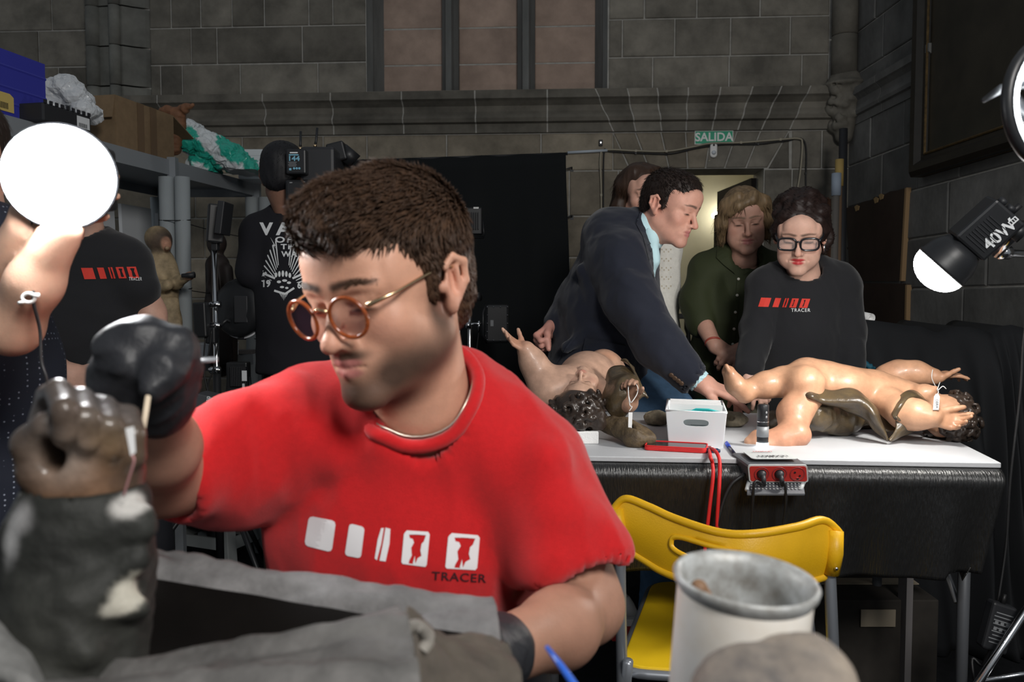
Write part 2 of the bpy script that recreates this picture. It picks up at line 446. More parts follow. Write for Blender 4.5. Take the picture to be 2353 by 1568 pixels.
# ------------------------------------------------------------------ heads and hands
def head_field(jaw=1.0, nose=1.0, lipz=0.0, full=1.0, mouth=0.0, age=0.0, ear=True, lids=0.6, neck=None, chin=1.0, brow=1.0):
    F = Field()
    F.ell((0, .012, .036), (.075, .097, .084), k=.02)
    F.ell((0, -.036, -.03), (.062 * jaw, .055, .088), k=.03)
    F.ell((0, -.02, -.062), (.056 * jaw, .058, .045), k=.03)
    for s in (-1, 1):
        F.cone((s * .05 * jaw, .002, -.058), (s * .013, -.078, -.106), .02, .015, k=.025)
        F.ell((s * .043, -.063, -.026), (.023, .02, .02), k=.025)
        F.cone((s * .012, -.091, .017), (s * .046, -.079, .017), .0085 * brow, .008 * brow, k=.014)
        F.ell((s * .06, -.04, .03), (.012, .03, .03), k=.02)
        if full > 1: F.ell((s * .04, -.058, -.066), (.022 * full, .022 * full, .026), k=.03)
    F.ell((0, -.086, -.104), (.019 * chin, .015 * chin, .015), k=.02)
    F.ell((0, -.08, .05), (.045, .022, .03), k=.03)
    for s in (-1, 1): F.ell((s * .032, -.104, -.001), (.0195, .017, .0125), k=.012, mode='-')
    # eyeballs under the lids
    for s in (-1, 1):
        F.ell((s * .032, -.0785, -.001), (.0145, .0135, .0125), k=.004)
        F.cone((s * .018, -.091, -.0065), (s * .045, -.085, -.0055), .0022, .0022, k=.004)
        F.cone((s * .018, -.092, .0065), (s * .045, -.085, .0065), .0026, .0026, k=.006)
    # nose
    F.cone((0, -.088, .012), (0, -.113 - .006 * (nose - 1), -.032), .0075, .0088 * nose, k=.012)
    F.ell((0, -.1165 - .008 * (nose - 1), -.0385), (.0105 * nose, .0098, .009 * nose), k=.008)
    for s in (-1, 1):
        F.ell((s * .0118 * nose, -.1015, -.041), (.0075, .0105, .0072), k=.006)
        F.ell((s * .0062 * nose, -.108, -.0475), (.0035, .005, .003), k=.003, mode='-')
    # muzzle, lips
    F.ell((0, -.081, -.066), (.03, .02, .024), k=.02)
    F.cone((0, -.099, -.05), (0, -.1, -.058), .004, .004, k=.008)
    for s in (-1, 1):
        F.cone((s * .004, -.0995, -.0635 + lipz), (s * .023, -.087, -.0675 + lipz), .0052, .0026, k=.004)
        F.cone((s * .0, -.0985, -.0745 + lipz - mouth), (s * .02, -.0875, -.0705 + lipz - mouth * .5), .0064, .003, k=.005)
    F.cone((-.023, -.0945, -.0688 + lipz), (0, -.1065, -.0684 + lipz), .0013 + mouth * .35, .0015 + mouth * .5, k=.003, mode='-')
    F.cone((.023, -.0945, -.0688 + lipz), (0, -.1065, -.0684 + lipz), .0013 + mouth * .35, .0015 + mouth * .5, k=.003, mode='-')
    for s in (-1, 1):
        if age: F.cone((s * .019, -.104, -.04), (s * .033, -.09, -.068), .0016, .0016, k=.008, mode='-')
        if ear:
            Re = npa(rotm(0, -12, 0)) @ npa(Matrix.Rotation(s * math.radians(22), 3, 'Z'))
            F.ell((s * .079, .016, -.004), (.008, .0195, .032), Re, k=.007)
            F.ell((s * .087, .011, .002), (.006, .0125, .021), Re, k=.005, mode='-')
            F.chain([(s * .084, .0, .016), (s * .087, .014, .026), (s * .089, .032, .016), (s * .088, .031, -.006), (s * .083, .017, -.024)], [.004, .0046, .0048, .0042, .0045], k=.004)
            F.cone((s * .086, .019, .012), (s * .085, .02, -.012), .0035, .0035, k=.005)
            F.ell((s * .08, .006, -.029), (.006, .0075, .011), k=.008)
            F.ell((s * .077, -.004, -.006), (.005, .005, .007), k=.006)
    if neck is not None:
        b, r0, r1 = neck
        F.cone((0, .024, -.04), b, r0, r1, k=.03)
        F.cone((0, -.01, -.085), npa(b) + npa((0, -.02, 0)), r0 * .6, r1 * .7, k=.04)
    return F
SKIN_OPS = lambda lip, lipz=0.0, lash=(.03, .018, .012), cheek=(.62, .27, .2): [
    ((0, -.1, -.0632 + lipz), (.022, .014, .0055), lip, .25), ((0, -.096, -.0745 + lipz), (.019, .014, .0065), lip, .25),
    ((.046, -.075, -.03), (.028, .03, .024), cheek, .6, .35), ((-.046, -.075, -.03), (.028, .03, .024), cheek, .6, .35),
    ((0, -.118, -.038), (.016, .016, .014), cheek, .6, .45),
    ((.032, -.091, -.006), (.0155, .012, .0026), lash, .5, .9), ((-.032, -.091, -.006), (.0155, .012, .0026), lash, .5, .9),
    ((.078, .014, -.01), (.02, .03, .036), cheek, .4, .4), ((-.078, .014, -.01), (.02, .03, .036), cheek, .4, .4)]
def brows(col, z=.023, th=.0055, amt=.85):
    o = []
    for s in (-1, 1):
        for i in range(5):
            t = i / 4; o.append(((s * (.013 + .034 * t), -.097 + .016 * t * t, z + .004 * math.sin(t * 2.6) - .002 * t), (.0085, .014, th * (1 - .45 * t)), col, .45, amt))
    return o
def hand(F, wrist, d, n, side, curls, size=1.0, spread=.12, thumb=(.5, .3, .35), k=.006, fat=1.0):
    """palm, four fingers of unequal length and a thumb. d: along the palm, n: out of the palm, side: +1/-1 puts the thumb at d x n * side"""
    d = Vector(d).normalized(); n = Vector(n); n = (n - d * n.dot(d)).normalized(); s = d.cross(n) * side; w = Vector(wrist); z = size
    base = w + d * (.086 * z)
    for i, off in enumerate((.031, .0105, -.0105, -.030)):
        rt = base + s * (off * z) + d * ((.002, .006, .001, -.009)[i] * z)
        F.cone(w + s * (off * .6 * z) + d * (.012 * z), rt, .0145 * z * fat, .0115 * z * fat, k=.012 * z, flat=(n, 1.15))
        L = (.074, .082, .076, .058)[i] * z; r = (.0092, .0094, .009, .0078)[i] * z * fat; c = curls[i]
        c = c if isinstance(c, (tuple, list)) else (c * .9, c * 1.05, c * .7)
        dirv = (d + s * (spread * (1.5 - i) / 1.5)).normalized(); a = 0; p = rt
        for j, fr in enumerate((.46, .31, .23)):
            a += c[j]; v = dirv * math.cos(a) + n * math.sin(a); q = p + v * (L * fr)
            F.cone(p, q, r * (1.06 - .1 * j), r * (.98 - .1 * j), k=k * z); p = q
    o, u, c = thumb
    p = w + s * (.026 * z) + d * (.026 * z) + n * (.006 * z)
    F.cone(w + s * (.012 * z) + d * (.012 * z), p, .016 * z * fat, .0155 * z * fat, k=.014 * z)
    v = (s * o + d * (1 - o * .4) + n * u).normalized()
    for j, (l, r) in enumerate(((.04, .0135), (.033, .0108), (.027, .0098))):
        q = p + v * (l * z); F.cone(p, q, r * z * fat, r * .92 * z * fat, k=.008 * z); p = q
        v = (v + (n * .5 - s * .6 + d * .3) * c).normalized()
    return F
def limb(F, pts, rs, k=.03, flat=None): return F.chain(pts, rs, k=k, flat=flat)
SKINM = mat('skin', (.6, .35, .26), .5, attr=True, var=.1, vscale=45, bump=.12, bscale=420, sss=.12, spec=.4)
def nails(name, pts, parent): pass
def add_body(name, parts, parent, m=None):
    v, f, c = join(parts); return mesh_obj(name, v, f, m or SKINM, parent, True, c)
def cloth_mesh(F, h, wr=0.0, ws=30, seed=1, stretch=(1, 1, 1), smooth=1):
    v, q = F.mesh(h, smooth)
    if wr:
        n = vnormals(v, q); v = v + n * (wr * (ridged(v, ws, seed, stretch) - .4))[:, None]
    return v, q
def bvh_of(v, f): return BVHTree.FromPolygons([tuple(p) for p in v], [tuple(int(i) for i in q) for q in f])
# ================================================================== THE ROOM
RS = random.Random(7)
STONE = mat('dark_stone', (.20, .185, .155), .85, var=.55, vscale=5, bump=.5, bscale=40, rnd=.28)
STONE_W = mat('warm_stone', (.27, .235, .18), .85, var=.5, vscale=6, bump=.5, bscale=40, rnd=.22)
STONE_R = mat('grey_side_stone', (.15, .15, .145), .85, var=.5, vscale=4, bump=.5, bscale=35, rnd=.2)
MORTAR = mat('pale_mortar', (.42, .41, .38), .9, var=.3, vscale=20)
PANELST = mat('pink_stone', (.42, .31, .25), .85, var=.35, vscale=6, bump=.3, bscale=50, rnd=.1)
MULL = mat('weathered_mullion', (.16, .165, .16), .8, var=.5, vscale=7, bump=.4, bscale=40, stretch=(1, 1, .25))
BLACKF = mat('black_carpet', (.012, .013, .015), .95, bump=.5, bscale=500, var=.4, vscale=30, spec=.2)
WA = math.radians(-3.2); WU_ = V(math.cos(WA), math.sin(WA), 0); WN = V(math.sin(WA), -math.cos(WA), 0); WP = V(0, 4.8, 0)
def wuv(px, py):
    p = on_plane(px, py, WP, WN); return (p - WP).dot(WU_), p.z
def wpt(u, z, n=0.0): return WP + WU_ * u + V(0, 0, z) + WN * n
floor = struct(MB().add([(-5, -1.5, 0), (3.2, -1.5, 0), (3.2, 7.5, 0), (-5, 7.5, 0)], [(0, 1, 2, 3)]).build('floor', BLACKF))
floor['label'] = 'black carpeted floor'

def frustum(fr, poly, t0, t1, ch):
    """stone with chamfered front: outline poly in wall coords from depth t0 to t1"""
    n = len(poly); cu = sum(p[0] for p in poly) / n; cz = sum(p[1] for p in poly) / n
    def ins(p, c):
        du, dz = p[0] - cu, p[1] - cz; return (p[0] - math.copysign(min(c, abs(du)), du), p[1] - math.copysign(min(c, abs(dz)), dz))
    a = [fr(u, z, t0) for u, z in poly]; b = [fr(u, z, t1 - ch) for u, z in poly]; c = [fr(*ins(p, ch * 1.3), t1) for p in poly]
    f = [tuple(range(2 * n, 3 * n))]
    for i in range(n):
        j = (i + 1) % n; f += [(i, j, n + j, n + i), (n + i, n + j, 2 * n + j, 2 * n + i)]
    return a + b + c, f
def stone(fr, poly, mt, parent, name='stone_block', t0=-.03, proud=.0, ch=.004):
    v, f = frustum(fr, poly, t0, .008 + proud, ch); return mesh_obj(name, v, f, mt, parent)
G = .0045
def course(fr, us, z0, z1, mt, parent, name='stone_block'):
    for a, b in zip(us[:-1], us[1:]):
        if b - a < .02: continue
        stone(fr, [(a + G, z0 + G), (b - G, z0 + G), (b - G, z1 - G), (a + G, z1 - G)], mt, parent, name, proud=RS.uniform(0, .005))

# back wall slab with the doorway and the blocked window cut out of it
zt = 3.6
uD0 = wuv(1500, 600)[0]; uD1 = wuv(1752, 600)[0]; zD = wuv(1620, 388)[1]
uW0 = wuv(842, 100)[0]; uW1 = wuv(1396, 100)[0]; zW = wuv(1100, 213)[1]
uL, uR = -3.9, wuv(1952, 400)[0]
wb = MB()
def slab(m, u0, u1, z0, z1, t=-.25, f=0.0):
    b = [wpt(u0, z0, t), wpt(u1, z0, t), wpt(u1, z0, f), wpt(u0, z0, f)]
    return m.hexa([p for p in b], [p + V(0, 0, z1 - z0) for p in b])
slab(wb, uL, uD0, 0, zW); slab(wb, uD0, uD1, zD, zW); slab(wb, uD1, uR, 0, zW)
slab(wb, uL, uW0, zW, zt); slab(wb, uW1, uR, zW, zt); slab(wb, uW0, uW1, zW, zt, -.3, -.16)
wall_back = struct(wb.build('wall_back', MORTAR)); wall_back['label'] = 'dark ashlar stone wall behind everyone'
zc1 = wuv(900, 222)[1]; zc0 = wuv(900, 311)[1]     # cornice top / bottom
# upper courses left and right of the blocked window
zr = [zc1, wuv(600, 147)[1], wuv(600, 62)[1], wuv(600, -22)[1], wuv(600, -105)[1]]
def US(pxs, y): return [wuv(p, y)[0] for p in pxs]
rowsL = [[345, 368, 418, 551, 730, 842], [345, 440, 499, 695, 842], [345, 395, 463, 535, 609, 711, 766, 842], [345, 470, 600, 760, 842]]
rowsR = [[1398, 1500, 1676, 1843, 1905], [1398, 1430, 1550, 1678, 1815, 1905], [1398, 1480, 1600, 1745, 1905], [1398, 1540, 1690, 1905]]
rowsLL = [[-260, -60, 133, 215], [-260, -100, 90, 215], [-260, -30, 122, 215], [-260, 40, 215]]
for i in range(4):
    for rows in (rowsL, rowsR, rowsLL):
        course(wpt, US(rows[i], (zr and 100)), zr[i], zr[i + 1], STONE, wall_back)
# courses below the cornice
zl = [zc0 - .245 * k for k in range(0, 10)]; zl[1] = wuv(1350, 393)[1]
for k in range(9):
    z1, z0 = zl[k], max(zl[k + 1], 0.0)
    if k < 2: js = [-260, -40, 160, 380, 560, 745, 845, 1027, 1243] if k == 0 else [-260, 40, 240, 450, 640, 800, 930, 1100, 1308]
    else: js = ([-260, -20, 190, 400, 590, 760, 960, 1150, 1308] if k % 2 else [-260, 60, 290, 470, 575, 680, 860, 1060, 1240])
    if k == 0: js = js + [1408]
    else: js = js + ([1420, 1500] if k % 2 else [1390, 1500])
    us = US(js, 500)
    if k: us[-1] = uD0
    course(wpt, us, z0, z1, STONE_W, wall_back)
    jr = ([1752, 1818, 1905] if k % 2 else [1752, 1850, 1905]) if k else [1815, 1885, 1930]
    us = US(jr, 500)
    if k: us[0] = uD1
    us[-1] = uR
    course(wpt, us, z0, z1, STONE, wall_back)
# flat arch of wedge stones over the doorway
tops = [1409, 1460, 1519, 1575, 1634, 1693, 1747, 1812]; bots = [1447, 1491, 1537, 1580, 1621, 1665, 1714, 1764]
zb = zD + .004
for i in range(7):
    u = [wuv(bots[i], 388)[0] + G, wuv(bots[i + 1], 388)[0] - G, wuv(tops[i + 1], 303)[0] - G, wuv(tops[i], 303)[0] + G]
    stone(wpt, [(u[0], zb), (u[1], zb), (u[2], zc0 - G), (u[3], zc0 - G)], STONE_W if i < 4 else STONE, wall_back, 'wedge_stone', proud=.002 * i % .005)
stone(wpt, [(wuv(1408, 340)[0] + G, zl[1] + G), (wuv(1447, 388)[0] - G, zl[1] + G), (wuv(1409, 303)[0], zc0 - G * 3)], STONE_W, wall_back, 'wedge_stone')
stone(wpt, [(wuv(1764, 388)[0] + G, zl[1] + G), (wuv(1815, 340)[0] - G, zl[1] + G), (wuv(1812, 303)[0], zc0 - G * 3)], STONE, wall_back, 'wedge_stone')
# cornice: moulded stones
trim_1 = struct(struct_root('trim_1', 'moulded stone cornice running across the back wall'))
Hc = zc1 - zc0
prof = [(-.01, Hc), (.105, Hc), (.105, Hc * .80), (.085, Hc * .76), (.05, Hc * .66), (.045, Hc * .52), (.062, Hc * .42), (.072, Hc * .34), (.062, Hc * .25), (.035, Hc * .22), (.03, 0), (-.01, 0)]
ct = [-260, 10, 215, 380, 617, 770, 930, 1095, 1258, 1366, 1438, 1505, 1575, 1648, 1720, 1785, 1850, 1908]
cb_ = [-260, 10, 215, 380, 617, 770, 930, 1095, 1258, 1409, 1460, 1519, 1575, 1634, 1693, 1747, 1812, 1908]
for i in range(len(ct) - 1):
    vs = []; n = len(prof)
    for side in (0, 1):
        ut = wuv(ct[i + side], 222)[0]; ub = wuv(cb_[i + side], 305)[0]
        for (t, z) in prof:
            u = ub + (ut - ub) * z / Hc + (G if side == 0 else -G); vs.append(wpt(u, zc0 + z + G * .5, t))
    fs = [tuple(range(n)), tuple(range(n, 2 * n))[::-1]] + [(k, n + k, n + (k + 1) % n, (k + 1) % n) for k in range(n)]
    mesh_obj('cornice_stone', vs, fs, STONE if i > 1 else STONE, trim_1)
_n = len(prof); _vs = [wpt(wuv(p, 260)[0], zc0 + z + .002, max(t - .004, -.01)) for p in (-255, 1906) for (t, z) in prof]
mesh_obj('mortar_core', _vs, [tuple(range(_n)), tuple(range(_n, 2 * _n))[::-1]] + [(k, _n + k, _n + (k + 1) % _n, (k + 1) % _n) for k in range(_n)], MORTAR, trim_1)
# blocked-up triple window above the cornice
window_1 = struct(struct_root('window_1', 'walled-up triple window with pink stone panels between dark mullions'))
mx = [wuv(p, 100)[0] for p in (868, 1010, 1048, 1187, 1228, 1370)]
zrow = [zW - .01, wuv(1100, 130)[1], wuv(1100, 43)[1], wuv(1100, -45)[1], wuv(1100, -130)[1]]
fr_in = lambda u, z, n: wpt(u, z, n - .165)
for c in range(3):
    for r in range(4):
        a, b = mx[2 * c], mx[2 * c + 1]
        stone(fr_in, [(a, zrow[r] + G), (b, zrow[r] + G), (b, zrow[r + 1] - G), (a, zrow[r + 1] - G)], PANELST, window_1, 'panel_stone', ch=.003)
for a, b in ((1010, 1048), (1187, 1228)):
    u0, u1 = wuv(a, 100)[0], wuv(b, 100)[0]; um = (u0 + u1) / 2; w = (u1 - u0) / 2
    pr = [(-w, -.17), (-w, -.11), (-w * .55, -.07), (-w * .35, -.03), (w * .35, -.03), (w * .55, -.07), (w, -.11), (w, -.17)]
    MB().prism([wpt(um + x, zW - .01, t) for x, t in pr], V(0, 0, 1.0)).build('mullion', MULL, window_1)
for a, b, s in ((842, 870, 1), (1370, 1397, -1)):
    u0, u1 = wuv(a, 100)[0], wuv(b, 100)[0]
    pts = [(u0, .0), (u0 + (u1 - u0) * .4, -.04), (u0 + (u1 - u0) * .45, -.06), (u1, -.16), (u0, -.16)] if s > 0 else [(u1, .0), (u1, -.16), (u0, -.16), (u0 + (u1 - u0) * .55, -.06), (u0 + (u1 - u0) * .6, -.04)]
    MB().prism([wpt(x, zW - .01, t) for x, t in pts], V(0, 0, 1.0)).build('jamb', MULL, window_1)
slab(MB(), uW0, uW1, zW - .02, zW, -.16, .06).build('sill', STONE, window_1)
# clustered shafts in the left part of the wall
trim_2 = struct(struct_root('trim_2', 'clustered stone shafts rising at the left of the wall'))
zb2 = wuv(300, 262)[1]
PILM = mat('shaft_stone', (.19, .19, .17), .85, var=.5, vscale=5, bump=.4, bscale=40, rnd=.1)
for k in range(4):
    z0 = zb2 if k == 0 else wuv(280, 262 - 0)[1] + (k - 1) * .235 + .15; z1 = z0 + .15 if k == 0 else z0 + .235
    for (pa, pb, t, name) in ((214, 246, .07, 'round_shaft'), (272, 296, .10, 'round_shaft')):
        u0, u1 = wuv(pa, 150)[0], wuv(pb, 150)[0]; r = (u1 - u0) / 2
        MB().cyl(wpt((u0 + u1) / 2, z0 + G, t - .01), wpt((u0 + u1) / 2, z1 - G, t - .01), r, n=16).build(name, PILM, trim_2, True)
    MB().prism([wpt(wuv(215, 150)[0], z0 + G, 0), wpt(wuv(347, 150)[0], z0 + G, 0), wpt(wuv(340, 150)[0], z0 + G, .02), wpt(wuv(318, 150)[0], z0 + G, .05), wpt(wuv(300, 150)[0], z0 + G, .085), wpt(wuv(240, 150)[0], z0 + G, .07)], V(0, 0, z1 - z0 - 2 * G)).build('shaft_core', PILM, trim_2)
for k, (dz, e) in enumerate(((0, .05), (-.05, .09), (-.1, .06))):
    MB().prism([wpt(wuv(205, 150)[0] - e, zb2 + dz - .05, 0), wpt(wuv(350, 150)[0] + e * .5, zb2 + dz - .05, 0), wpt(wuv(330, 150)[0] + e, zb2 + dz - .05, .1 + e), wpt(wuv(230, 150)[0] - e, zb2 + dz - .05, .1 + e)], V(0, 0, .048)).build('shaft_base', PILM, trim_2, bevel=.012)

# right wall
RC = wpt(uR, 0); RD = V(.0145, -1, 0).normalized(); RN = V(-1, -.0145, 0).normalized()
def rpt(u, z, n=0.0): return RC + RD * u + V(0, 0, z) + RN * n
def ruv(px, py, off=0.0):
    p = on_plane(px, py, RC + RN * off, RN); return (p - RC).dot(RD), p.z
rw = MB(); b = [rpt(-.4, 0, -.25), rpt(3.2, 0, -.25), rpt(3.2, 0, 0), rpt(-.4, 0, 0)]
rw.hexa(b, [p + V(0, 0, zt) for p in b]); wall_right = struct(rw.build('wall_right', MORTAR)); wall_right['label'] = 'grey ashlar side wall at the right'
zc = [ruv(1950, y)[1] for y in (668, 572, 478, 384, 285, 184, 92, 0, -92)]
zc = [0, zc[0] - .72, zc[0] - .48, zc[0] - .24] + zc
zc = sorted(zc)
for i in range(len(zc) - 1):
    u = -.02 if i % 2 else -.2; us = [u]
    while u < 3.1: u += RS.choice([.3, .42, .5, .62, .36]); us.append(u)
    us[0] = .0
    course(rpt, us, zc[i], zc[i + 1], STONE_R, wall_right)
# moulding and corner shaft with carved corbel
trim_3 = struct(struct_root('trim_3', 'corner shaft resting on a carved corbel in the right corner'))
cr = wpt(uR, 0)
zcb = wuv(1920, 205)[1]
for k in range(4):
    MB().cyl(cr + WN * .07 + RN * .07 + V(0, 0, zcb + .02 + k * .26 + G), cr + WN * .07 + RN * .07 + V(0, 0, zcb + .02 + (k + 1) * .26 - G), .07, n=16).build('corner_shaft', STONE, trim_3, True)
F = Field()
c0 = cr + WN * .06 + RN * .06
F.cone(c0 + V(0, 0, zcb), c0 + V(0, 0, zcb - .28), .1, .05, k=.02); F.ell(c0 + V(0, 0, zcb + .0), (.13, .13, .03), k=.02)
for i in range(26):
    a = RS.uniform(2.6, 5.4); z = zcb - RS.uniform(.02, .27); r = .1 - (zcb - z) * .2
    F.ell(c0 + V(math.cos(a) * r, math.sin(a) * r, z), RS.uniform(.018, .034), k=.012)
    F.ell(c0 + V(math.cos(a + .25) * (r + .015), math.sin(a + .25) * (r + .015), z + .02), .012, k=.008, mode='-')
v, q = F.mesh(.008); mesh_obj('carved_corbel', v, q, STONE, trim_3, True)
trim_4 = struct(struct_root('trim_4', 'moulded stone string course along the side wall'))
zs1, zs0 = ruv(1965, 214)[1], ruv(1965, 290)[1]
for a, b in ((.0, .42), (.42, .95)):
    n = len(prof); h = zs1 - zs0; vs = [rpt((a + G) if s == 0 else (b - G), zs0 + z / Hc * h, t * .55) for s in (0, 1) for (t, z) in prof]
    mesh_obj('cornice_stone', vs, [tuple(range(n))[::-1], tuple(range(n, 2 * n))] + [((k + 1) % n, n + (k + 1) % n, n + k, k) for k in range(n)], STONE_R, trim_4)

# corridor behind the doorway
CREAM = mat('cream_plaster', (.5, .48, .37), .9, var=.15, vscale=4, bump=.2, bscale=60)
cw = MB(); y1 = 6.6
xl, xr = 1.0, 3.0
cw.add([(xl - .6, y1, 0), (xr, y1, 0), (xr, y1, 3.4), (xl - .6, y1, 3.4)], [(0, 1, 2, 3)])
wall_corridor = struct(cw.build('wall_corridor', CREAM)); wall_corridor['label'] = 'cream plaster corridor wall seen through the doorway'
struct(MB().add([(.38, 5.1, 0), (.38, y1, 0), (.38, y1, 3.4), (.38, 5.1, 3.4)], [(0, 1, 2, 3)]).build('wall_corridor_left', CREAM))
struct(MB().add([(2.1, 5.0, 0), (2.1, y1, 0), (2.1, y1, 3.4), (2.1, 5.0, 3.4)], [(3, 2, 1, 0)]).build('wall_corridor_right', CREAM))
def vault(s, t):
    y = 5.0 + 1.6 * t; x = .38 + 1.75 * s
    z = 2.1 + .75 * math.sin(math.pi * s) ** .7 * (1 - .45 * t) if False else 2.15 + .62 * max(0, 1 - (2 * s - 1) ** 2) ** .5 * (.45 + .55 * abs(2 * t - .9))
    return (x, y, z)
struct(MB().grid(vault, 24, 16).build('ceiling', CREAM, None, True))['label'] = 'cream vaulted corridor ceiling'
DOORM = mat('dark_door_wood', (.014, .012, .011), .8, spec=.15, var=.4, vscale=14, bump=.3, bscale=40, stretch=(1, 1, .15))
hin = wpt(uD1 - .01, 0, -.18); far = at(1655, 425, 5.52); far.z = 0
door_1 = struct_root('door_1', 'dark wooden door leaf standing open into the corridor', hin)
dd = (far - hin).normalized(); dn = V(0, 0, 1).cross(dd)
MB().hexa([hin - dn * .02, far - dn * .02, far + dn * .02, hin + dn * .02], [p + V(0, 0, zD - .03) for p in (hin - dn * .02, far - dn * .02, far + dn * .02, hin + dn * .02)]).build('door_leaf', DOORM, door_1)
for z in (.35, 1.2):
    m = MB()
    for (a, b) in ((.1, .32), (.42, .66)):
        p0 = hin + dd * a; p1 = hin + dd * b
        m.hexa([p + V(0, 0, z) for p in (p0 + dn * .018, p1 + dn * .018, p1 + dn * .03, p0 + dn * .03)], [p + V(0, 0, z + .6) for p in (p0 + dn * .018, p1 + dn * .018, p1 + dn * .03, p0 + dn * .03)])
    m.build('door_panel', DOORM, door_1, bevel=.006)
cl = hin + dd * .05 + dn * .03 + V(0, 0, zD - .2)
MB().box(cl, (.03, .05, .1)).build('door_closer', mat('white_plastic', (.75, .75, .73), .45), door_1, bevel=.004)
for z in (.3, 1.7): MB().cyl(hin + V(0, -.01, z), hin + V(0, -.01, z + .1), .012).build('hinge', DOORM, door_1)
# corridor lamp
tl = thing('tube_lamp', 'short glowing white tube lamp on the corridor wall', 'lamp', at(1655, 492, 6.1))
ta, tb = at(1640, 496, 6.38), at(1676, 481, 6.585)
MB().cyl(ta, tb, .02, n=12).build('tube', mat('corridor_tube', (1, 1, 1), .4, emit=18, emitc=(1, .93, .78)), tl, True)
MB().box(ta.lerp(tb, .5) + V(.02, 0, .03), (.05, .06, .03)).build('lamp_holder', mat('white_plastic', (.75, .75, .73)), tl)
cl_ = bpy.data.lights.new('corridor_light', 'POINT'); cl_.energy = 5; cl_.color = (1, .9, .72); cl_.shadow_soft_size = .12
clo = bpy.data.objects.new('corridor_light', cl_); COL.objects.link(clo); clo.location = (.8, 6.1, 2.25)
# balustrade
BAL = mat('black_baluster', (.01, .01, .01), .5)
bal = thing('balustrade', 'black balustrade with turned balusters in the doorway', 'balustrade', at(1560, 1200, 5.25))
ra = at(1470, 727, 5.3); rb = at(1660, 727, 5.3); zt_ = ra.z
MB().box(ra.lerp(rb, .5), ((rb - ra).length, .05, .035)).build('top_rail', BAL, bal, bevel=.006)
pr_ = [(0, 0), (.028, 0), (.028, .06), (.014, .08), (.02, .1), (.012, .13), (.016, .2), (.038, .33), (.042, .4), (.03, .47), (.013, .56), (.02, .6), (.013, .63), (.02, .72), (.014, .78), (.028, .81), (.028, .86), (0, .86)]
for px in (1500, 1541, 1582, 1623, 1664):
    p = at(px, 727, 5.3); h = p.z / .86
    MB().lathe([(r, z * (p.z - .02) / .86) for r, z in pr_], (p.x, p.y, 0), n=14).build('baluster', BAL, bal, True)
# ================================================================== LAMPS
BLK = mat('black_metal', (.014, .015, .017), .42, spec=.5)
BLKP = mat('black_plastic', (.02, .021, .024), .5)
CHROME = mat('chrome', (.75, .76, .78), .18, 1.0)
STEEL = mat('stand_steel', (.55, .56, .58), .3, 1.0)
CABLE = mat('black_cable', (.012, .012, .013), .5)
WHITEP = mat('white_plastic', (.75, .75, .73), .45)
PRINTW = mat('white_print', (.75, .77, .78), .6)
GLOWR = mat('lamp_diffuser_glow', (1, 1, 1), .5, emit=128, emitc=(1, .965, .91))
GLOWL = mat('held_lamp_glow', (1, 1, 1), .5, emit=95, emitc=(.97, .985, 1))
def cob_lamp(name, label, rim, axis, up, glow, scale=1.0, knobs=True):
    """rim: centre of the diffuser rim, axis: from diffuser towards the body"""
    k = scale; ax = Vector(axis).normalized(); u = Vector(up); u = (u - ax * u.dot(ax)).normalized(); s = ax.cross(u)
    t = thing(name, label, 'lamp', rim); rim = Vector(rim)
    R = .057 * k
    MB().lathe([(R * math.cos(a), -R * .82 * math.sin(a)) for a in [i * math.pi / 2 / 10 for i in range(11)]], rim, ax, u, 40).build('diffuser', glow, t, True)
    MB().lathe([(R * .9, .003), (R * 1.04, 0), (R * 1.05, .006), (R * 1.0, .012), (R * .97, .03), (R * .84, .048), (R * .7, .062), (.0, .062)], rim, ax, u, 40).build('reflector', BLK, t, True)
    c = rim + ax * (.115 * k); X, Y, Z = ax, s, u
    MB().box(c, (.104 * k, .075 * k, .08 * k), (ax, s, u)).build('housing', BLK, t, bevel=.006)
    for sg in (-1, 1):
        for i in range(9):
            p = c + ax * ((-.036 + .007 * i) * k)
            MB().box(p + s * (sg * .038 * k), (.002 * k, .003 * k, .05 * k), (ax, s, u)).build('cooling_fin', BLKP, t)
    if knobs:
        for i, o in enumerate((.018, -.004)):
            MB().cyl(c + ax * .052 * k + u * o * k, c + ax * .064 * k + u * o * k, .009 * k, n=20).build('knob', BLKP, t, True)
    return t, c, ax, u, s
LR = 1.72
rim = at(2161, 616, LR); axp = (at(2161 + 88, 616 - 78, LR) - rim).normalized(); upv = V(-axp.z, 0, axp.x)
_vr = ray(2161, 616).normalized(); axp = (axp - _vr * axp.dot(_vr)).normalized()
tR, cR, aR, uR_, sR = cob_lamp('led_lamp', 'black studio lamp with glowing white dome marked 40W beside the side wall', rim, axp, upv, GLOWR)
fs = -1 if sR.y > 0 else 1
text_obj('lettering', '40W', .034, cR + sR * fs * .0385 + aR * .006 - uR_ * .018, aR, uR_, PRINTW, tR, bold=.012, lift=.001)
MB().box(cR + sR * fs * .0390 + aR * .041 - uR_ * .015, (.018, .0012, .011), (aR, sR, uR_)).build('maker_plate', PRINTW, tR)
for i in range(3): MB().box(cR + sR * fs * .0397 + aR * (.036 + .005 * i) - uR_ * .0145, (.003, .0006, .006), (aR, sR, uR_)).build('lettering', BLK, tR)
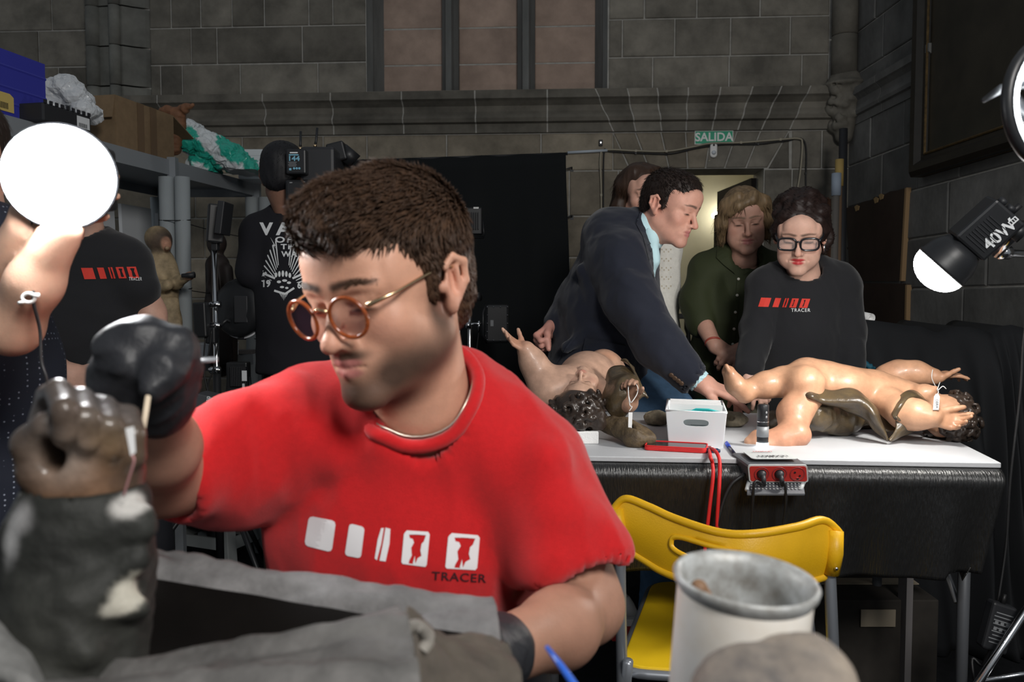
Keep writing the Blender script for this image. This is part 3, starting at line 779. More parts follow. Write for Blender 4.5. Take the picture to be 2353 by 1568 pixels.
# bracket, cable, stand of the right lamp
pole = at(2530, 700, 1.82); pole.z = 0
stR = thing('light_stand', 'chrome tripod light stand carrying the 40W lamp at the right edge', 'light stand', pole)
bk = cR + aR * .03 - uR_ * .052
MB().cyl(bk - aR * .012, bk + aR * .02, .014, n=16).build('swivel', BLK, stR, True)
arm0 = at(2292, 582, 1.74); arm1 = V(pole.x, pole.y, at(2353, 586, 1.76).z)
MB().tube([bk, arm0, arm0.lerp(arm1, .3), arm1], [.009, .011, .008, .008], 12).build('cross_arm', CHROME, stR, True)
MB().cyl(at(2296, 580, 1.74), at(2318, 581, 1.745), .015, n=16).build('clamp', CHROME, stR, True)
MB().cyl(pole + V(0, 0, .28), pole + V(0, 0, 1.55), .012, n=14).build('pole', CHROME, stR, True)
MB().cyl(pole + V(0, 0, .66), pole + V(0, 0, .76), .02, n=14).build('collar', BLKP, stR, True)
for i, a in enumerate((185, 305, 65)):
    d = V(math.cos(math.radians(a)), math.sin(math.radians(a)), 0)
    MB().tube([pole + V(0, 0, .7) + d * .02, pole + d * .48 + V(0, 0, .01)], .009, 8).build('leg', CHROME, stR, True)
    MB().tube([pole + V(0, 0, .36) + d * .015, pole + d * .27 + V(0, 0, .33)], .006, 8).build('brace', CHROME, stR, True)
cab = thing('power_cable', 'thin black power cable hanging past the dark drape to an adapter', 'cable', at(2330, 900, 1.9))
MB().tube(spline([cR + aR * .052 - uR_ * .012, at(2340, 522, 1.76), at(2375, 518, 1.8), at(2395, 600, 1.85), at(2356, 755, 1.88), at(2345, 900, 1.9), at(2322, 1100, 1.9), at(2312, 1250, 1.9), at(2292, 1390, 1.88)], 8), .0032, 6).build('cord', CABLE, cab, True)
MB().cyl(cR + aR * .05 - uR_ * .012, cR + aR * .075 - uR_ * .012, .006, n=12).build('plug', CABLE, cab, True)
# power adapter lying on the hanging cable above the floor
pa = at(2290, 1440, 1.86)
adp = thing('power_adapter', 'black power adapter brick with printed rating label hanging on its cable', 'adapter', pa)
X = (at(2322, 1400, 1.86) - at(2258, 1380, 1.86)).normalized(); Z = (at(2292, 1385, 1.86) - at(2262, 1500, 1.86)).normalized(); Yv = Z.cross(X)
MB().box(pa, (.062, .032, .115), (X, Yv, Z)).build('case', BLKP, adp, bevel=.006)
fy = -1 if Yv.y > 0 else 1
GREYP = mat('grey_print', (.22, .23, .24), .6)
for i in range(9):
    MB().box(pa + Yv * fy * .0165 + Z * (.036 - i * .009) + X * RS.uniform(-.004, .004), (.045 - RS.random() * .012, .0006, .0025), (X, Yv, Z)).build('lettering', GREYP, adp)
for i in range(6):
    MB().box(pa + Yv * fy * .0168 + Z * (.012 - (i // 3) * .014) + X * (-.014 + (i % 3) * .014), (.008, .0006, .008), (X, Yv, Z)).build('symbol', GREYP, adp)
MB().cyl(pa + Z * .056, pa + Z * .08, .006, .004, 10).build('strain_relief', CABLE, adp, True)
MB().tube(spline([pa - Z * .057, pa - Z * .1 + X * -.01, at(2235, 1540, 1.86), V(pole.x - .25, 1.7, .04), V(pole.x - .35, 1.5, .01)], 8), .004, 6).build('cord', CABLE, adp, True)

# lamp held up on the left
LL = .93
rimL = at(115, 400, LL) + V(0, .02, 0); axL = V(-.32, .92, .12)
tL, cL, aL, uL_, sL = cob_lamp('led_lamp', 'round glowing white lamp held up by a bare arm', rimL, axL, V(0, 0, 1), GLOWL, 1.055)
hc = thing('hanging_cable', 'dark cord with white clip hanging from the held lamp', 'cable', at(85, 760, .97))
MB().tube(spline([at(72, 505, .97), at(74, 560, .97), at(80, 620, .97), at(77, 690, .96), at(92, 760, .97), at(95, 830, .97), at(108, 880, .97), at(112, 1000, .98)], 8), .0022, 6).build('cord', CABLE, hc, True)
c0 = at(66, 685, .955)
MB().tube([c0 + V(math.cos(a) * .0075, 0, math.sin(a) * .0055) for a in [i * math.pi / 8 for i in range(16)]], .0022, 8, closed=True).build('clip_ring', WHITEP, hc, True)
MB().tube([c0 + V(.006, -.001, .003), c0 + V(.013, -.001, .003)], .0028, 8).build('clip_tab', WHITEP, hc, True)
MB().tube([c0 + V(-.012, -.001, -.006), c0 + V(-.004, -.001, -.0045)], .002, 8).build('clip_tab', WHITEP, hc, True)

# ring light close to the camera at the upper right edge
rc = at(2424, 240, 1.0)
ring = thing('ring_light', 'black ring light with a lit white rim at the top right edge', 'ring light', rc)
RGLOW = mat('ring_light_glow', (1, 1, 1), .5, emit=90, emitc=(.93, .97, 1))
Xr = V(.72, -.6, -.1).normalized(); Zr = V(0, 0, 1); Yr = Zr.cross(Xr).normalized()
rr = .0775
def ringpts(r, off): return [rc + V(.95, .31, 0) * (r * math.cos(a)) + V(0, 0, 1) * (r * math.sin(a)) + V(-.31, .95, 0) * off for a in [i * 2 * math.pi / 48 for i in range(48)]]
MB().tube(ringpts(rr, 0), .0075, 10, closed=True).build('rim', BLK, ring, True)
MB().tube(ringpts(rr - .009, -.003), .0038, 8, closed=True).build('glowing_ring', RGLOW, ring, True)
MB().tube([at(2258, 232, 1.0), at(2300, 205, 1.0), at(2400, 180, 1.0)], [.003, .006, .008], 10).build('mount', BLK, ring, True)
MB().tube([at(2305, 195, 1.02), at(2340, 245, 1.02), at(2400, 290, 1.02)], [.008, .01, .012], 10).build('clamp', BLK, ring, True)
MB().tube([at(2400, 170, 1.0), at(2500, 400, 1.1), V(.85, 1.2, 0)], .01, 10).build('pole', BLK, ring, True)
# ================================================================== MAN IN THE RED SHIRT (foreground)
RED = mat('red_jersey', (.58, .011, .014), .85, var=.12, vscale=160, bump=.35, bscale=900, sheen=.25, spec=.25)
GLOVE = mat('black_nitrile', (.02, .021, .025), .5, bump=.25, bscale=160, spec=.5)
HAIRB = mat('dark_brown_hair', (.085, .046, .027), .5, attr=False, var=.5, vscale=90, spec=.3)
man = thing('person', 'person in a red shirt and round orange glasses bending over a dark sculpture', 'person', V(-.14, 1.05, 0))
HO = at(896, 657, .92); HR = rotm(-31, 15, -3); HS = .97
nbw = at(968, 912, .985)                                  # neck base in the world
nb = npa(HR).T @ npa(nbw - HO) / HS
F = head_field(jaw=1.07, nose=1.03, neck=(nb, .057, .062), brow=1.15, chin=1.05)
v, q = F.mesh(.0026)
STUB = (.07, .042, .03)
ops = [((0, -.098, -.0555), (.033, .02, .008), STUB, .45, .85), ((0, -.088, -.098), (.033, .03, .021), STUB, .45, .9), ((0, -.06, -.118), (.055, .065, .022), STUB, .5, .85)]
for s in (-1, 1):
    ops += [((s * .055, -.03, -.078), (.024, .055, .034), STUB, .5, .85), ((s * .066, -.006, -.04), (.016, .02, .04), STUB, .5, .85), ((s * .038, -.07, -.085), (.024, .03, .026), STUB, .55, .85)]
c = paint(v, (.61, .325, .22), ops + SKIN_OPS((.45, .17, .15), lash=(.04, .02, .015)) + brows((.04, .023, .016), th=.006, amt=.9))
parts = [(xf(v, HR, HO, HS), q, c)]
# arms
el_r = at(375, 1092, .87); wr_r = at(352, 918, .70)
B = Field(); B.chain([at(600, 1010, .99), at(440, 1075, .92), el_r], [.046, .045, .041], k=.03); B.chain([el_r, at(366, 1028, .785), wr_r], [.040, .034, .0265], k=.03)
v, q = B.mesh(.0045); parts.append((v, q, paint(v, (.5, .27, .19), [(el_r, (.05, .05, .05), (.5, .22, .16), .7, .4)])))
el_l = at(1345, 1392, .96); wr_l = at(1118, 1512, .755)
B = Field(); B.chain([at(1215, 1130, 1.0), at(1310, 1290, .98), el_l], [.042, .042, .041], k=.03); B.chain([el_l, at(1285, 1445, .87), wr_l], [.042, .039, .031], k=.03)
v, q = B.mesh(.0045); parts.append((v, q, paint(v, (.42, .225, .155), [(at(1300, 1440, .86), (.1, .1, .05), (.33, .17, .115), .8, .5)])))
B = Field(); B.chain([nbw, at(950, 1050, 1.03), at(935, 1250, 1.06), V(-.14, 1.09, .78)], [.06, .12, .14, .14], k=.05, flat=((0, 1, 0), 1.5)); B.chain([at(640, 1040, 1.01), at(930, 990, 1.03), at(1190, 1090, 1.02)], [.04, .05, .04], k=.04)
for s in (-1, 1): B.chain([V(-.14 + s * .09, 1.1, .78), V(-.14 + s * .13, 1.02, .5), V(-.14 + s * .13, .98, .1)], [.08, .06, .045], k=.04)
v, q = B.mesh(.016); parts.append((v, q, paint(v, (.5, .28, .2), [])))
add_body('body', parts, man)
# forearm hairs are too fine to show; gloves
G1 = Field()
hd = (at(330, 745, .665) - wr_r).normalized()
hand(G1, wr_r, hd, V(-.25, -.9, -.35), 1, [(1.25, 1.2, .7), (1.3, 1.3, .7), (1.35, 1.3, .7), (1.35, 1.3, .7)], size=.6, spread=.03, thumb=(.15, .55, .75), k=.016, fat=1.25)
G1.chain([at(300, 805, .665), at(285, 870, .672), at(318, 925, .69)], [.023, .024, .024], k=.012); G1.chain([at(398, 800, .662), at(378, 850, .645), at(347, 900, .632)], [.0165, .0145, .009], k=.006); G1.chain([at(345, 778, .665), at(398, 802, .662)], [.019, .0175], k=.008); G1.ell(at(268, 800, .652), .0165, k=.008); G1.ell(at(325, 780, .655), .0165, k=.008); G1.chain([at(402, 840, .685), at(382, 925, .69)], [.021, .022], k=.012)
G1.cone(wr_r - hd * .006, wr_r + hd * .03, .0285, .028, k=.015); G1.ell(at(340, 858, .67), (.024, .022, .026), k=.03)
v, q = cloth_mesh(G1, .0026, .0034, 70, 5); 
mesh_obj('glove', v, q, GLOVE, man, True)
G2 = Field(); d2 = (wr_l - el_l).normalized()
hand(G2, wr_l, (d2 + V(-.1, 0, -.35)).normalized(), V(-.3, .2, -.9), -1, [.5, .5, .55, .6], size=1.0, thumb=(.4, .3, .4), k=.01, fat=1.12)
G2.cone(wr_l - d2 * .02, wr_l + d2 * .03, .0385, .036, k=.01)
v, q = cloth_mesh(G2, .0032, .0012, 90, 8); mesh_obj('glove', v, q, GLOVE, man, True)
# shirt
S = Field()
S.chain([at(955, 1010, 1.035), at(930, 1200, 1.045), V(-.135, 1.08, .74)], [.13, .168, .163], k=.06, flat=((0, 1, 0), 1.45))
S.chain([at(985, 962, 1.0), at(1100, 1000, 1.01), at(1222, 1080, 1.005)], [.066, .058, .06], k=.05)
S.chain([at(900, 955, 1.0), at(740, 972, 1.0), at(625, 1025, .985)], [.064, .056, .058], k=.05)
hem_r = at(402, 1088, .895); S.chain([at(625, 1040, .985), at(505, 1072, .945), hem_r], [.062, .054, .052], k=.04)
hem_l = at(1325, 1345, .965); S.chain([at(1215, 1090, 1.0), at(1272, 1210, .985), hem_l], [.066, .062, .058], k=.045)
dr = (hem_r - at(500, 1042, .945)).normalized(); dl = (at(1370, 1440, .95) - at(1312, 1200, .985)).normalized()
# folds
rs = RS
for a, b, r in (((560, 945, .925), (470, 1120, .9), .006), ((520, 975, .915), (440, 1150, .88), .006), ((600, 1000, .93), (570, 1160, .95), .006), ((650, 920, .945), (760, 1040, .945), .006),
                ((1250, 1060, .935), (1235, 1300, .935), .007), ((1290, 1180, .925), (1400, 1250, .95), .006), ((1270, 1290, .92), (1410, 1310, .94), .006), ((480, 1020, .9), (400, 1130, .86), .006)):
    S.cone(at(*a), at(*b), r, r * .6, k=.05)
S.half(hem_r + dr * .012, dr); S.half(hem_l + dl * .012, dl + V(.1, 0, -.25)) if False else None
S.cone(hem_r - dr * .035, hem_r + dr * .1, .049, .05, k=.004, mode='-')
S.cone(hem_l + dl * .025, hem_l + dl * .12, .085, .085, k=.004, mode='-'); S.cone(hem_l - dl * .03, hem_l + dl * .12, .049, .05, k=.004, mode='-')
nd = (HO - nbw).normalized()
S.cone(nbw - nd * .03 + V(0, -.012, 0), nbw + V(-.02, -.05, .11), .069, .079, k=.008, mode='-')
v, q = S.mesh(.005, 1)
n = vnormals(v, q); v = v + n * (.009 * ridged(v, 17, 3, (1, 1, .35)) + .003 * ridged(v, 45, 6, (1, 1, .35)))[:, None]
shirt = mesh_obj('shirt', v, q, RED, man, True); SB = bvh_of(v, q)
# collar rib round the neck opening
ring_ = []
cc = nbw + V(-.004, -.02, .012); ax_ = (nd + V(-.12, -.28, 0)).normalized(); X_, Y_, Z_ = frame_from(ax_)
for i in range(64):
    a = 2 * math.pi * i / 64; d = X_ * math.cos(a) + Y_ * math.sin(a)
    h = SB.find_nearest(cc + d * .078 + ax_ * .0)
    ring_.append(h[0] + h[1] * .001)
for _ in range(8): ring_ = [(ring_[i - 1] + ring_[i] * 2 + ring_[(i + 1) % 64]) / 4 for i in range(64)]
col = MB().tube(ring_, .0085, 10, closed=True).build('collar', RED, man, True)
MB().tube([p - (p - cc).normalized() * .006 + V(0, 0, .006) for p in ring_], .0014, 6, closed=True).build('necklace', mat('necklace_silver', (.6, .56, .48), .35, .8), man, True)
# trousers (sit behind the sculpture)
T = Field(); T.chain([V(-.135, 1.1, .84), V(-.135, 1.12, .72)], [.16, .165], k=.05, flat=((0, 1, 0), 1.3))
for s in (-1, 1): T.chain([V(-.14 + s * .09, 1.1, .74), V(-.14 + s * .14, 1.02, .5), V(-.14 + s * .14, 1.0, .05)], [.095, .075, .06], k=.05)
v, q = T.mesh(.016); mesh_obj('trousers', v, q, mat('dark_trousers', (.012, .013, .018), .8), man, True)
# print on the shirt
WPR = mat('white_shirt_print', (.8, .8, .82), .7); DPR = mat('dark_shirt_print', (.05, .008, .012), .7)
def rr4(p, r=9):
    out = []; n = len(p)
    for i in range(n):
        a, b, c_ = Vector(p[i - 1]), Vector(p[i]), Vector(p[(i + 1) % n]); u = (a - b).normalized(); w = (c_ - b).normalized(); r_ = min(r, (a - b).length / 3, (c_ - b).length / 3)
        out += [b + u * r_, b + (u + w) * r_ * .3, b + w * r_]
    return [(x.x, x.y) for x in out]
decal_poly('printed_mark', rr4([(710, 1186), (772, 1198), (762, 1270), (699, 1254)]), SB, WPR, shirt)
decal_poly('printed_mark', rr4([(803, 1203), (838, 1212), (829, 1284), (792, 1277)], 7), SB, WPR, shirt)
for pl in ([(706, 1186), (711, 1187), (701, 1256), (697, 1254)],): pass
decal_poly('printed_mark', [(876, 1214), (882, 1214), (876, 1250), (866, 1288), (861, 1284), (868, 1240)], SB, WPR, shirt)
decal_poly('printed_mark', [(886, 1213), (897, 1216), (895, 1250), (886, 1291), (872, 1289), (880, 1250)], SB, WPR, shirt)
for (x0, y0, x1, y1, x2, y2, x3, y3) in ((929, 1219, 988, 1223, 980, 1304, 922, 1296), (1031, 1225, 1103, 1231, 1096, 1311, 1023, 1307)):
    P = lambda s, t: (x0 + (x1 - x0) * s + ((x3 - x0) * (1 - s) + (x2 - x1) * s) * t, y0 + (y1 - y0) * s + ((y3 - y0) * (1 - s) + (y2 - y1) * s) * t)
    decal_poly('printed_mark', [P(.04, .06), P(.0, .12), P(.0, .95), P(.05, 1), P(.28, 1), P(.3, .88), P(.38, .72), P(.33, .5), P(.42, .34), P(.36, .24), P(.24, .22), P(.2, .12), P(.5, .1), P(.5, .0), P(.1, .0)], SB, WPR, shirt, cut=12)
    decal_poly('printed_mark', [P(.5, .0), P(.5, .1), P(.86, .1), P(.8, .28), P(.72, .36), P(.7, .55), P(.76, .7), P(.62, .78), P(.55, .95), P(.5, .72), P(.45, .95), P(.6, 1), P(.95, 1), P(1, .93), P(1, .07), P(.93, .0)], SB, WPR, shirt, cut=12)
    decal_poly('printed_mark', [P(.28, .965), P(.28, 1), P(.6, 1), P(.6, .965)], SB, WPR, shirt, cut=12)
decal_text('lettering', 'TRACER', 1055, 1327, 126, SB, DPR, shirt, bold=.02, ang=.055, spacing=1.12, scale_x=1.3, h=20)
# hair
H = Field()
H.ell((0, .016, .05), (.085, .105, .083), k=.02); H.ell((0, -.05, .095), (.054, .046, .032), k=.03); H.ell((.008, -.08, .08), (.048, .022, .022), k=.02)
H.ell((0, .07, -.01), (.066, .045, .075), k=.03)
for s in (-1, 1): H.cone((s * .071, -.012, .02), (s * .069, -.012, -.012), .012, .006, k=.012)
H.ell((0, -.115, .0), (.075, .06, .058), k=.012, mode='-'); H.ell((0, -.06, -.06), (.09, .062, .07), k=.01, mode='-')
for s in (-1, 1): H.ell((s * .093, .014, -.018), (.026, .027, .042), k=.008, mode='-')
H.half((0, 0, -.085), (0, -.2, -1), .01)
v, q = H.mesh(.003, 1); n = vnormals(v, q)
v = v + n * (.003 * ridged(v, 60, 4, (1.0, .35, 1)))[:, None]; n = vnormals(v, q)
hv, hq = xf(v, HR, HO, HS), [tuple(t) for t in q.tolist()]
r_ = np.random.RandomState(3); pick = r_.choice(len(v), 9000); P = v[pick]; N_ = n[pick]
top = np.clip((P[:, 2] - .02) / .08, 0, 1)[:, None]
D = npa((.25, -1, .25))[None] * top + npa((0, .35, -1.0))[None] * (1 - top); D = D + npa((.35, 0, 0)) * (P[:, :1] * 8) * top
keep = ~((P[:, 1] < -.055) & (P[:, 2] < .045)); P, N_, D, top = P[keep], N_[keep], D[keep], top[keep]
tv, tf = tufts(P, N_, D, .008 + .028 * top[:, 0], .0016, r_, lift=.42, curl=.25)
tv = xf(tv, HR, HO, HS); o_ = len(hv)
mesh_obj('hair', np.concatenate([hv, tv]), hq + [tuple(i + o_ for i in f) for f in tf], HAIRB, man, True)
# eyebrows
for s in (-1, 1):
    t = r_.rand(260); P = np.stack([s * (.011 + .038 * t), -.103 + .018 * t * t, .0215 + .005 * np.sin(t * 2.6) - .003 * t + r_.normal(size=260) * .0018], 1)
    tv, tf = tufts(P, np.tile(npa((s * .25, -.95, .2)), (260, 1)), np.tile(npa((s * 1, .2, .25)), (260, 1)), np.full(260, .009), .0006, r_, lift=.3, curl=.3)
    mesh_obj('eyebrow', xf(tv, HR, HO, HS), tf, HAIRB, man, True)
# glasses
TORT = mat('tortoise_orange', (.42, .09, .018), .25, var=.6, vscale=70, coat=.5, spec=.6); GOLD = mat('gold_metal', (.7, .5, .3), .25, 1.0)
LENS = mat('tinted_lens', (.10, .04, .07), .05, alpha=.42, spec=.8)
def local(p, R=None, o=None): return Vector(xf(npa([p]), R if R is not None else HR, o if o is not None else HO, HS if o is None or o is HO else 1.0)[0])
def spectacles(parent, R, o, lc, rx, rz, fmat, bridge, tmat, frame_r, lens, sq=2.0, tilt=8, thick=1.0, templ=None, yb=-.112):
    g = MB(); ti = math.tan(math.radians(tilt))
    roots = {}
    gl = bpy.data.objects.new('eyeglasses', None); COL.objects.link(gl); gl.parent = parent; gl.matrix_parent_inverse = parent.matrix_basis.inverted()
    for s in (-1, 1):
        pts = []
        for i in range(40):
            a = 2 * math.pi * i / 40; ca, sa = math.cos(a), math.sin(a)
            x = math.copysign(abs(ca) ** (2 / sq), ca) * rx; z = math.copysign(abs(sa) ** (2 / sq), sa) * rz
            pts.append((s * lc[0] + x, yb + abs(s * lc[0] + x) * .14 - z * ti, lc[1] + z))
        W_ = [local(p, R, o) for p in pts]
        MB().tube(W_, frame_r, 8, closed=True).build('rim', fmat, gl, True)
        cpt = local((s * lc[0], yb + lc[0] * .14, lc[1]), R, o); m = MB(); m.add([cpt] + W_, [(0, 1 + i, 1 + (i + 1) % 40) for i in range(40)]); m.build('lens', lens, gl, True)
        e = s * (lc[0] + rx)
        tp = templ or [(e, yb + .012, lc[1] + rz * .45), (s * .073, -.075, lc[1] + .016), (s * .082, -.005, .018), (s * .084, .022, .012), (s * .081, .035, -.012)]
        tp = [(s * abs(p[0]), p[1], p[2]) for p in tp]
        MB().tube([local(p, R, o) for p in tp], [frame_r * 1.3] + [frame_r * thick * .8] * (len(tp) - 1), 8).build('temple', tmat, gl, True)
    MB().tube([local(p, R, o) for p in ((-lc[0] + rx * .9, yb + .002, lc[1] + rz * .35), (0, yb - .004, lc[1] + rz * .55), (lc[0] - rx * .9, yb + .002, lc[1] + rz * .35))], frame_r * .9, 8).build('bridge', bridge, gl, True)
    return gl
spectacles(man, HR, HO, (.0335, -.008), .0225, .0225, TORT, GOLD, GOLD, .0022, LENS, yb=-.119)
# cotton swab and white tool in the glove
sw = thing('cotton_swab', 'wooden cotton swab held between gloved fingers', 'swab', at(335, 960, .63))
MB().cyl(at(341, 908, .625), at(325, 1012, .615), .0022, n=10).build('stick', mat('birch_stick', (.72, .6, .45), .6), sw, True)
MB().ball(at(321, 1027, .613), (.0042, .0042, .0062)).build('cotton_tip', mat('cotton', (.85, .82, .76), .95, bump=.4, bscale=600), sw, True)
tl_ = thing('scalpel_handle', 'slim pale metal tool lying across the gloved hand', 'tool', at(360, 832, .67))
MB().tube([at(218, 836, .655), at(300, 834, .668), at(430, 830, .68), at(500, 826, .685)], [.0032, .003, .0028, .0022], 10).build('handle', mat('pale_metal', (.72, .74, .78), .3, .7), tl_, True)
# ================================================================== PEOPLE ROUND THE TABLE
def head_part(HO, HR, s, nbw, skin, r0=.05, r1=.055, ops=(), lip=(.42, .15, .14), browc=(.04, .025, .018), browth=.005, h=.0036, lash=(.03, .018, .012), cheek=None, **kw):
    nb = npa(HR).T @ npa(Vector(nbw) - HO) / s
    v, q = head_field(neck=(nb, r0, r1), **kw).mesh(h)
    ck = cheek or tuple(min(1, a * b) for a, b in zip(skin, (1.08, .8, .76)))
    c = paint(v, skin, list(ops) + SKIN_OPS(lip, kw.get('lipz', 0), lash, ck) + brows(browc, th=browth))
    return xf(v, HR, HO, s), q, c
def plain(F, h, skin, ops=()):
    v, q = F.mesh(h); return v, q, paint(v, skin, list(ops))
def hair_obj(parent, Fh, HO, HR, s, mt, comb, n=2500, L=.03, w=.0014, h=.004, ridge=.003, rs=60, stretch=(1, 1, .3), seed=1, lift=.1, curl=.15, name='hair', zc=.03, keep=None):
    v, q = Fh.mesh(h, 1); nn = vnormals(v, q); v = v + nn * (ridge * (ridged(v, rs, seed, stretch) - .3))[:, None]; nn = vnormals(v, q)
    hv = xf(v, HR, HO, s); f = [tuple(t) for t in q.tolist()]
    r = np.random.RandomState(seed); pk = r.choice(len(v), n); P, N_ = v[pk], nn[pk]; D = comb(P)
    if keep is not None:
        m = keep(P); P, N_, D = P[m], N_[m], D[m]
    tv, tf = tufts(P, N_, D, np.full(len(P), L) * (.6 + .6 * r.rand(len(P))), w, r, lift, curl); tv = xf(tv, HR, HO, s); o = len(hv)
    return mesh_obj(name, np.concatenate([hv, tv]), f + [tuple(i + o for i in t) for t in tf], mt, parent, True)
def face_cut(H, front=-.115, z=-.005, w=.074, top=.055):
    H.ell((0, front, z), (w, .06, top), k=.012, mode='-'); H.ell((0, -.065, -.07), (.088, .065, .075), k=.01, mode='-')
def ears_cut(H):
    for s in (-1, 1): H.ell((s * .093, .012, -.018), (.026, .026, .04), k=.008, mode='-')
def legs(parent, c, z, mt, name='trousers', w=.09, r=.095, hip=.155, d=V(1, 0, 0), h=.016, shoes=True, flat=1.25):
    c = Vector(c); T = Field(); f = V(0, 0, 1).cross(d)
    T.chain([V(c.x, c.y, z + .06), V(c.x, c.y, z - .06)], [hip * .92, hip], k=.06, flat=(f, flat))
    for s in (-1, 1):
        a = c + d * (s * w); T.chain([V(a.x, a.y, z - .08), V(a.x, a.y, z * .5), V(a.x, a.y, .05)], [r, r * .72, r * .6], k=.05)
    v, q = T.mesh(h); o = mesh_obj(name, v, q, mt, parent, True)
    if shoes:
        for s in (-1, 1):
            a = c + d * (s * w); Fs = Field(); Fs.cone((a.x, a.y, .04), (a.x - f.x * -.0 + f.x * .0, a.y - .12, .03), .042, .036, k=.02); Fs.half((0, 0, .004), (0, 0, -1))
            v, q = Fs.mesh(.01); mesh_obj('shoe', v, q, BLKP, parent, True)
    return o
BLKT = mat('black_jersey', (.016, .0165, .019), .88, bump=.25, bscale=700, spec=.25, sheen=.15)
NAVY = mat('navy_wool', (.009, .0115, .022), .8, bump=.25, bscale=800, spec=.3, sheen=.2)
DENIM = mat('blue_denim', (.07, .15, .27), .85, var=.45, vscale=14, bump=.4, bscale=500)
OLIVE = mat('olive_crepe', (.03, .037, .015), .75, bump=.2, bscale=400, spec=.3)
BTN = mat('pearl_button', (.6, .58, .5), .35); REDP = mat('red_print', (.62, .035, .02), .7)

# ---- man in the navy jacket
sm = thing('person', 'person in a navy jacket and jeans leaning over the table with outstretched hand', 'person', at(1400, 1100, 2.8) * V(1, 1, 0).x if False else V(.3, 2.8, 0))
HO1 = at(1540, 474, 2.55); HR1 = rotm(51, 21, 0); S1 = .91; nb1 = at(1478, 535, 2.6)
SK1 = (.62, .33, .25)
STB1 = (.42, .21, .16)
parts = [head_part(HO1, HR1, S1, nb1, SK1, .056, .06, jaw=1.0, nose=1.1, age=1, mouth=.002, browc=(.1, .06, .045), cheek=(.62, .25, .19), ops=[((0, -.07, -.1), (.06, .06, .03), STB1, .6, .5)])]
wr1 = at(1607, 878, 2.39); hd1 = (at(1676, 905, 2.36) - wr1).normalized()
Hh = Field(); hand(Hh, wr1, hd1, V(-.15, .25, -1), -1, [(.15, .1, .1), (.55, .4, .2), (.6, .5, .3), (.7, .6, .3)], size=1.02, spread=.12, thumb=(.3, .5, .3))
Hh.cone(wr1 - hd1 * .06, wr1 + hd1 * .02, .031, .029, k=.02)
parts.append(plain(Hh, .003, SK1, [(wr1 + hd1 * .16, (.05, .05, .05), (.6, .27, .22), .6, .6)]))
wl1 = at(1272, 752, 2.72); hl1 = (at(1235, 785, 2.68) - wl1).normalized()
Hh = Field(); hand(Hh, wl1, hl1, V(.1, -.6, -.5), 1, [1.3, 1.35, 1.4, 1.4], size=.95, spread=.02, thumb=(.1, .6, .8)); Hh.cone(wl1 - hl1 * .05, wl1, .03, .028, k=.02)
parts.append(plain(Hh, .0035, (.52, .25, .2)))
B = Field(); B.chain([nb1, at(1430, 620, 2.66), at(1385, 880, 2.75)], [.05, .08, .1], k=.04); B.chain([at(1425, 590, 2.52), at(1520, 785, 2.44), wr1], [.05, .042, .03], k=.03)
parts.append(plain(B, .016, SK1)); add_body('body', parts, sm)
J = Field()
J.chain([at(1428, 575, 2.64), at(1402, 700, 2.69), at(1372, 860, 2.76), at(1362, 960, 2.78)], [.118, .148, .158, .17], k=.06)
J.chain([at(1465, 525, 2.62), at(1405, 545, 2.62), at(1422, 600, 2.54)], [.055, .075, .085], k=.05)
J.chain([at(1422, 600, 2.54), at(1450, 690, 2.48), at(1512, 790, 2.43), at(1590, 868, 2.395)], [.088, .076, .064, .047], k=.035)
J.chain([at(1400, 580, 2.76), at(1330, 690, 2.78), at(1285, 745, 2.74)], [.08, .06, .046], k=.04)
for a, b, r in (((1440, 640, 2.43), (1500, 700, 2.42), .01), ((1450, 720, 2.41), (1520, 750, 2.39), .009), ((1480, 760, 2.39), (1540, 790, 2.38), .008), ((1500, 800, 2.39), (1530, 840, 2.38), .008), ((1335, 620, 2.56), (1390, 720, 2.55), .01), ((1300, 800, 2.6), (1360, 760, 2.57), .01)):
    J.cone(at(*a), at(*b), r, r * .7, k=.035)
dw = (wr1 - at(1512, 790, 2.43)).normalized(); J.half(at(1592, 868, 2.395) + dw * .012, dw); J.cone(at(1592, 868, 2.395), wr1 + dw * .05, .039, .039, k=.003, mode='-')
v, q = J.mesh(.0075); n = vnormals(v, q); v = v + n * (.008 * ridged(v, 15, 12, (1, 1, .8)) + .003 * ridged(v, 42, 3))[:, None]
jk = mesh_obj('jacket', v, q, NAVY, sm, True); JB = bvh_of(v, q)
decal_poly('lapel', [(1472, 486), (1490, 500), (1500, 560), (1503, 640), (1492, 600), (1478, 545), (1462, 515)], JB, NAVY, jk, cut=20, off=.007)
decal_poly('pocket_flap', [(1345, 777), (1438, 795), (1432, 828), (1338, 806)], JB, NAVY, jk, cut=20, off=.006)
decal_poly('vent_edge', [(1322, 770), (1326, 772), (1268, 850), (1262, 850)], JB, NAVY, jk, cut=20, off=.005)
BRN = mat('horn_button', (.09, .055, .035), .4)
for x, y in ((1543, 862), (1551, 869), (1559, 875), (1566, 881)):
    h = JB.ray_cast(CAM, ray(x, y).normalized())
    if h[0] is not None: MB().lathe([(0, .004), (.006, .004), (.0075, .003), (.0078, 0), (0, 0)], h[0], h[1], None, 16).build('button', BRN, jk, True)
SHB = mat('pale_blue_shirt', (.5, .72, .78), .8, bump=.2, bscale=600)
C = Field(); C.cone(wr1 - dw * .022, wr1 - dw * .0 , .038, .037, k=.003); C.cone(wr1 - dw * .01, wr1 + dw * .06, .033, .033, k=.002, mode='-'); C.half(wr1 + dw * .006, dw)
v, q = C.mesh(.004); mesh_obj('shirt_cuff', v, q, SHB, sm, True)
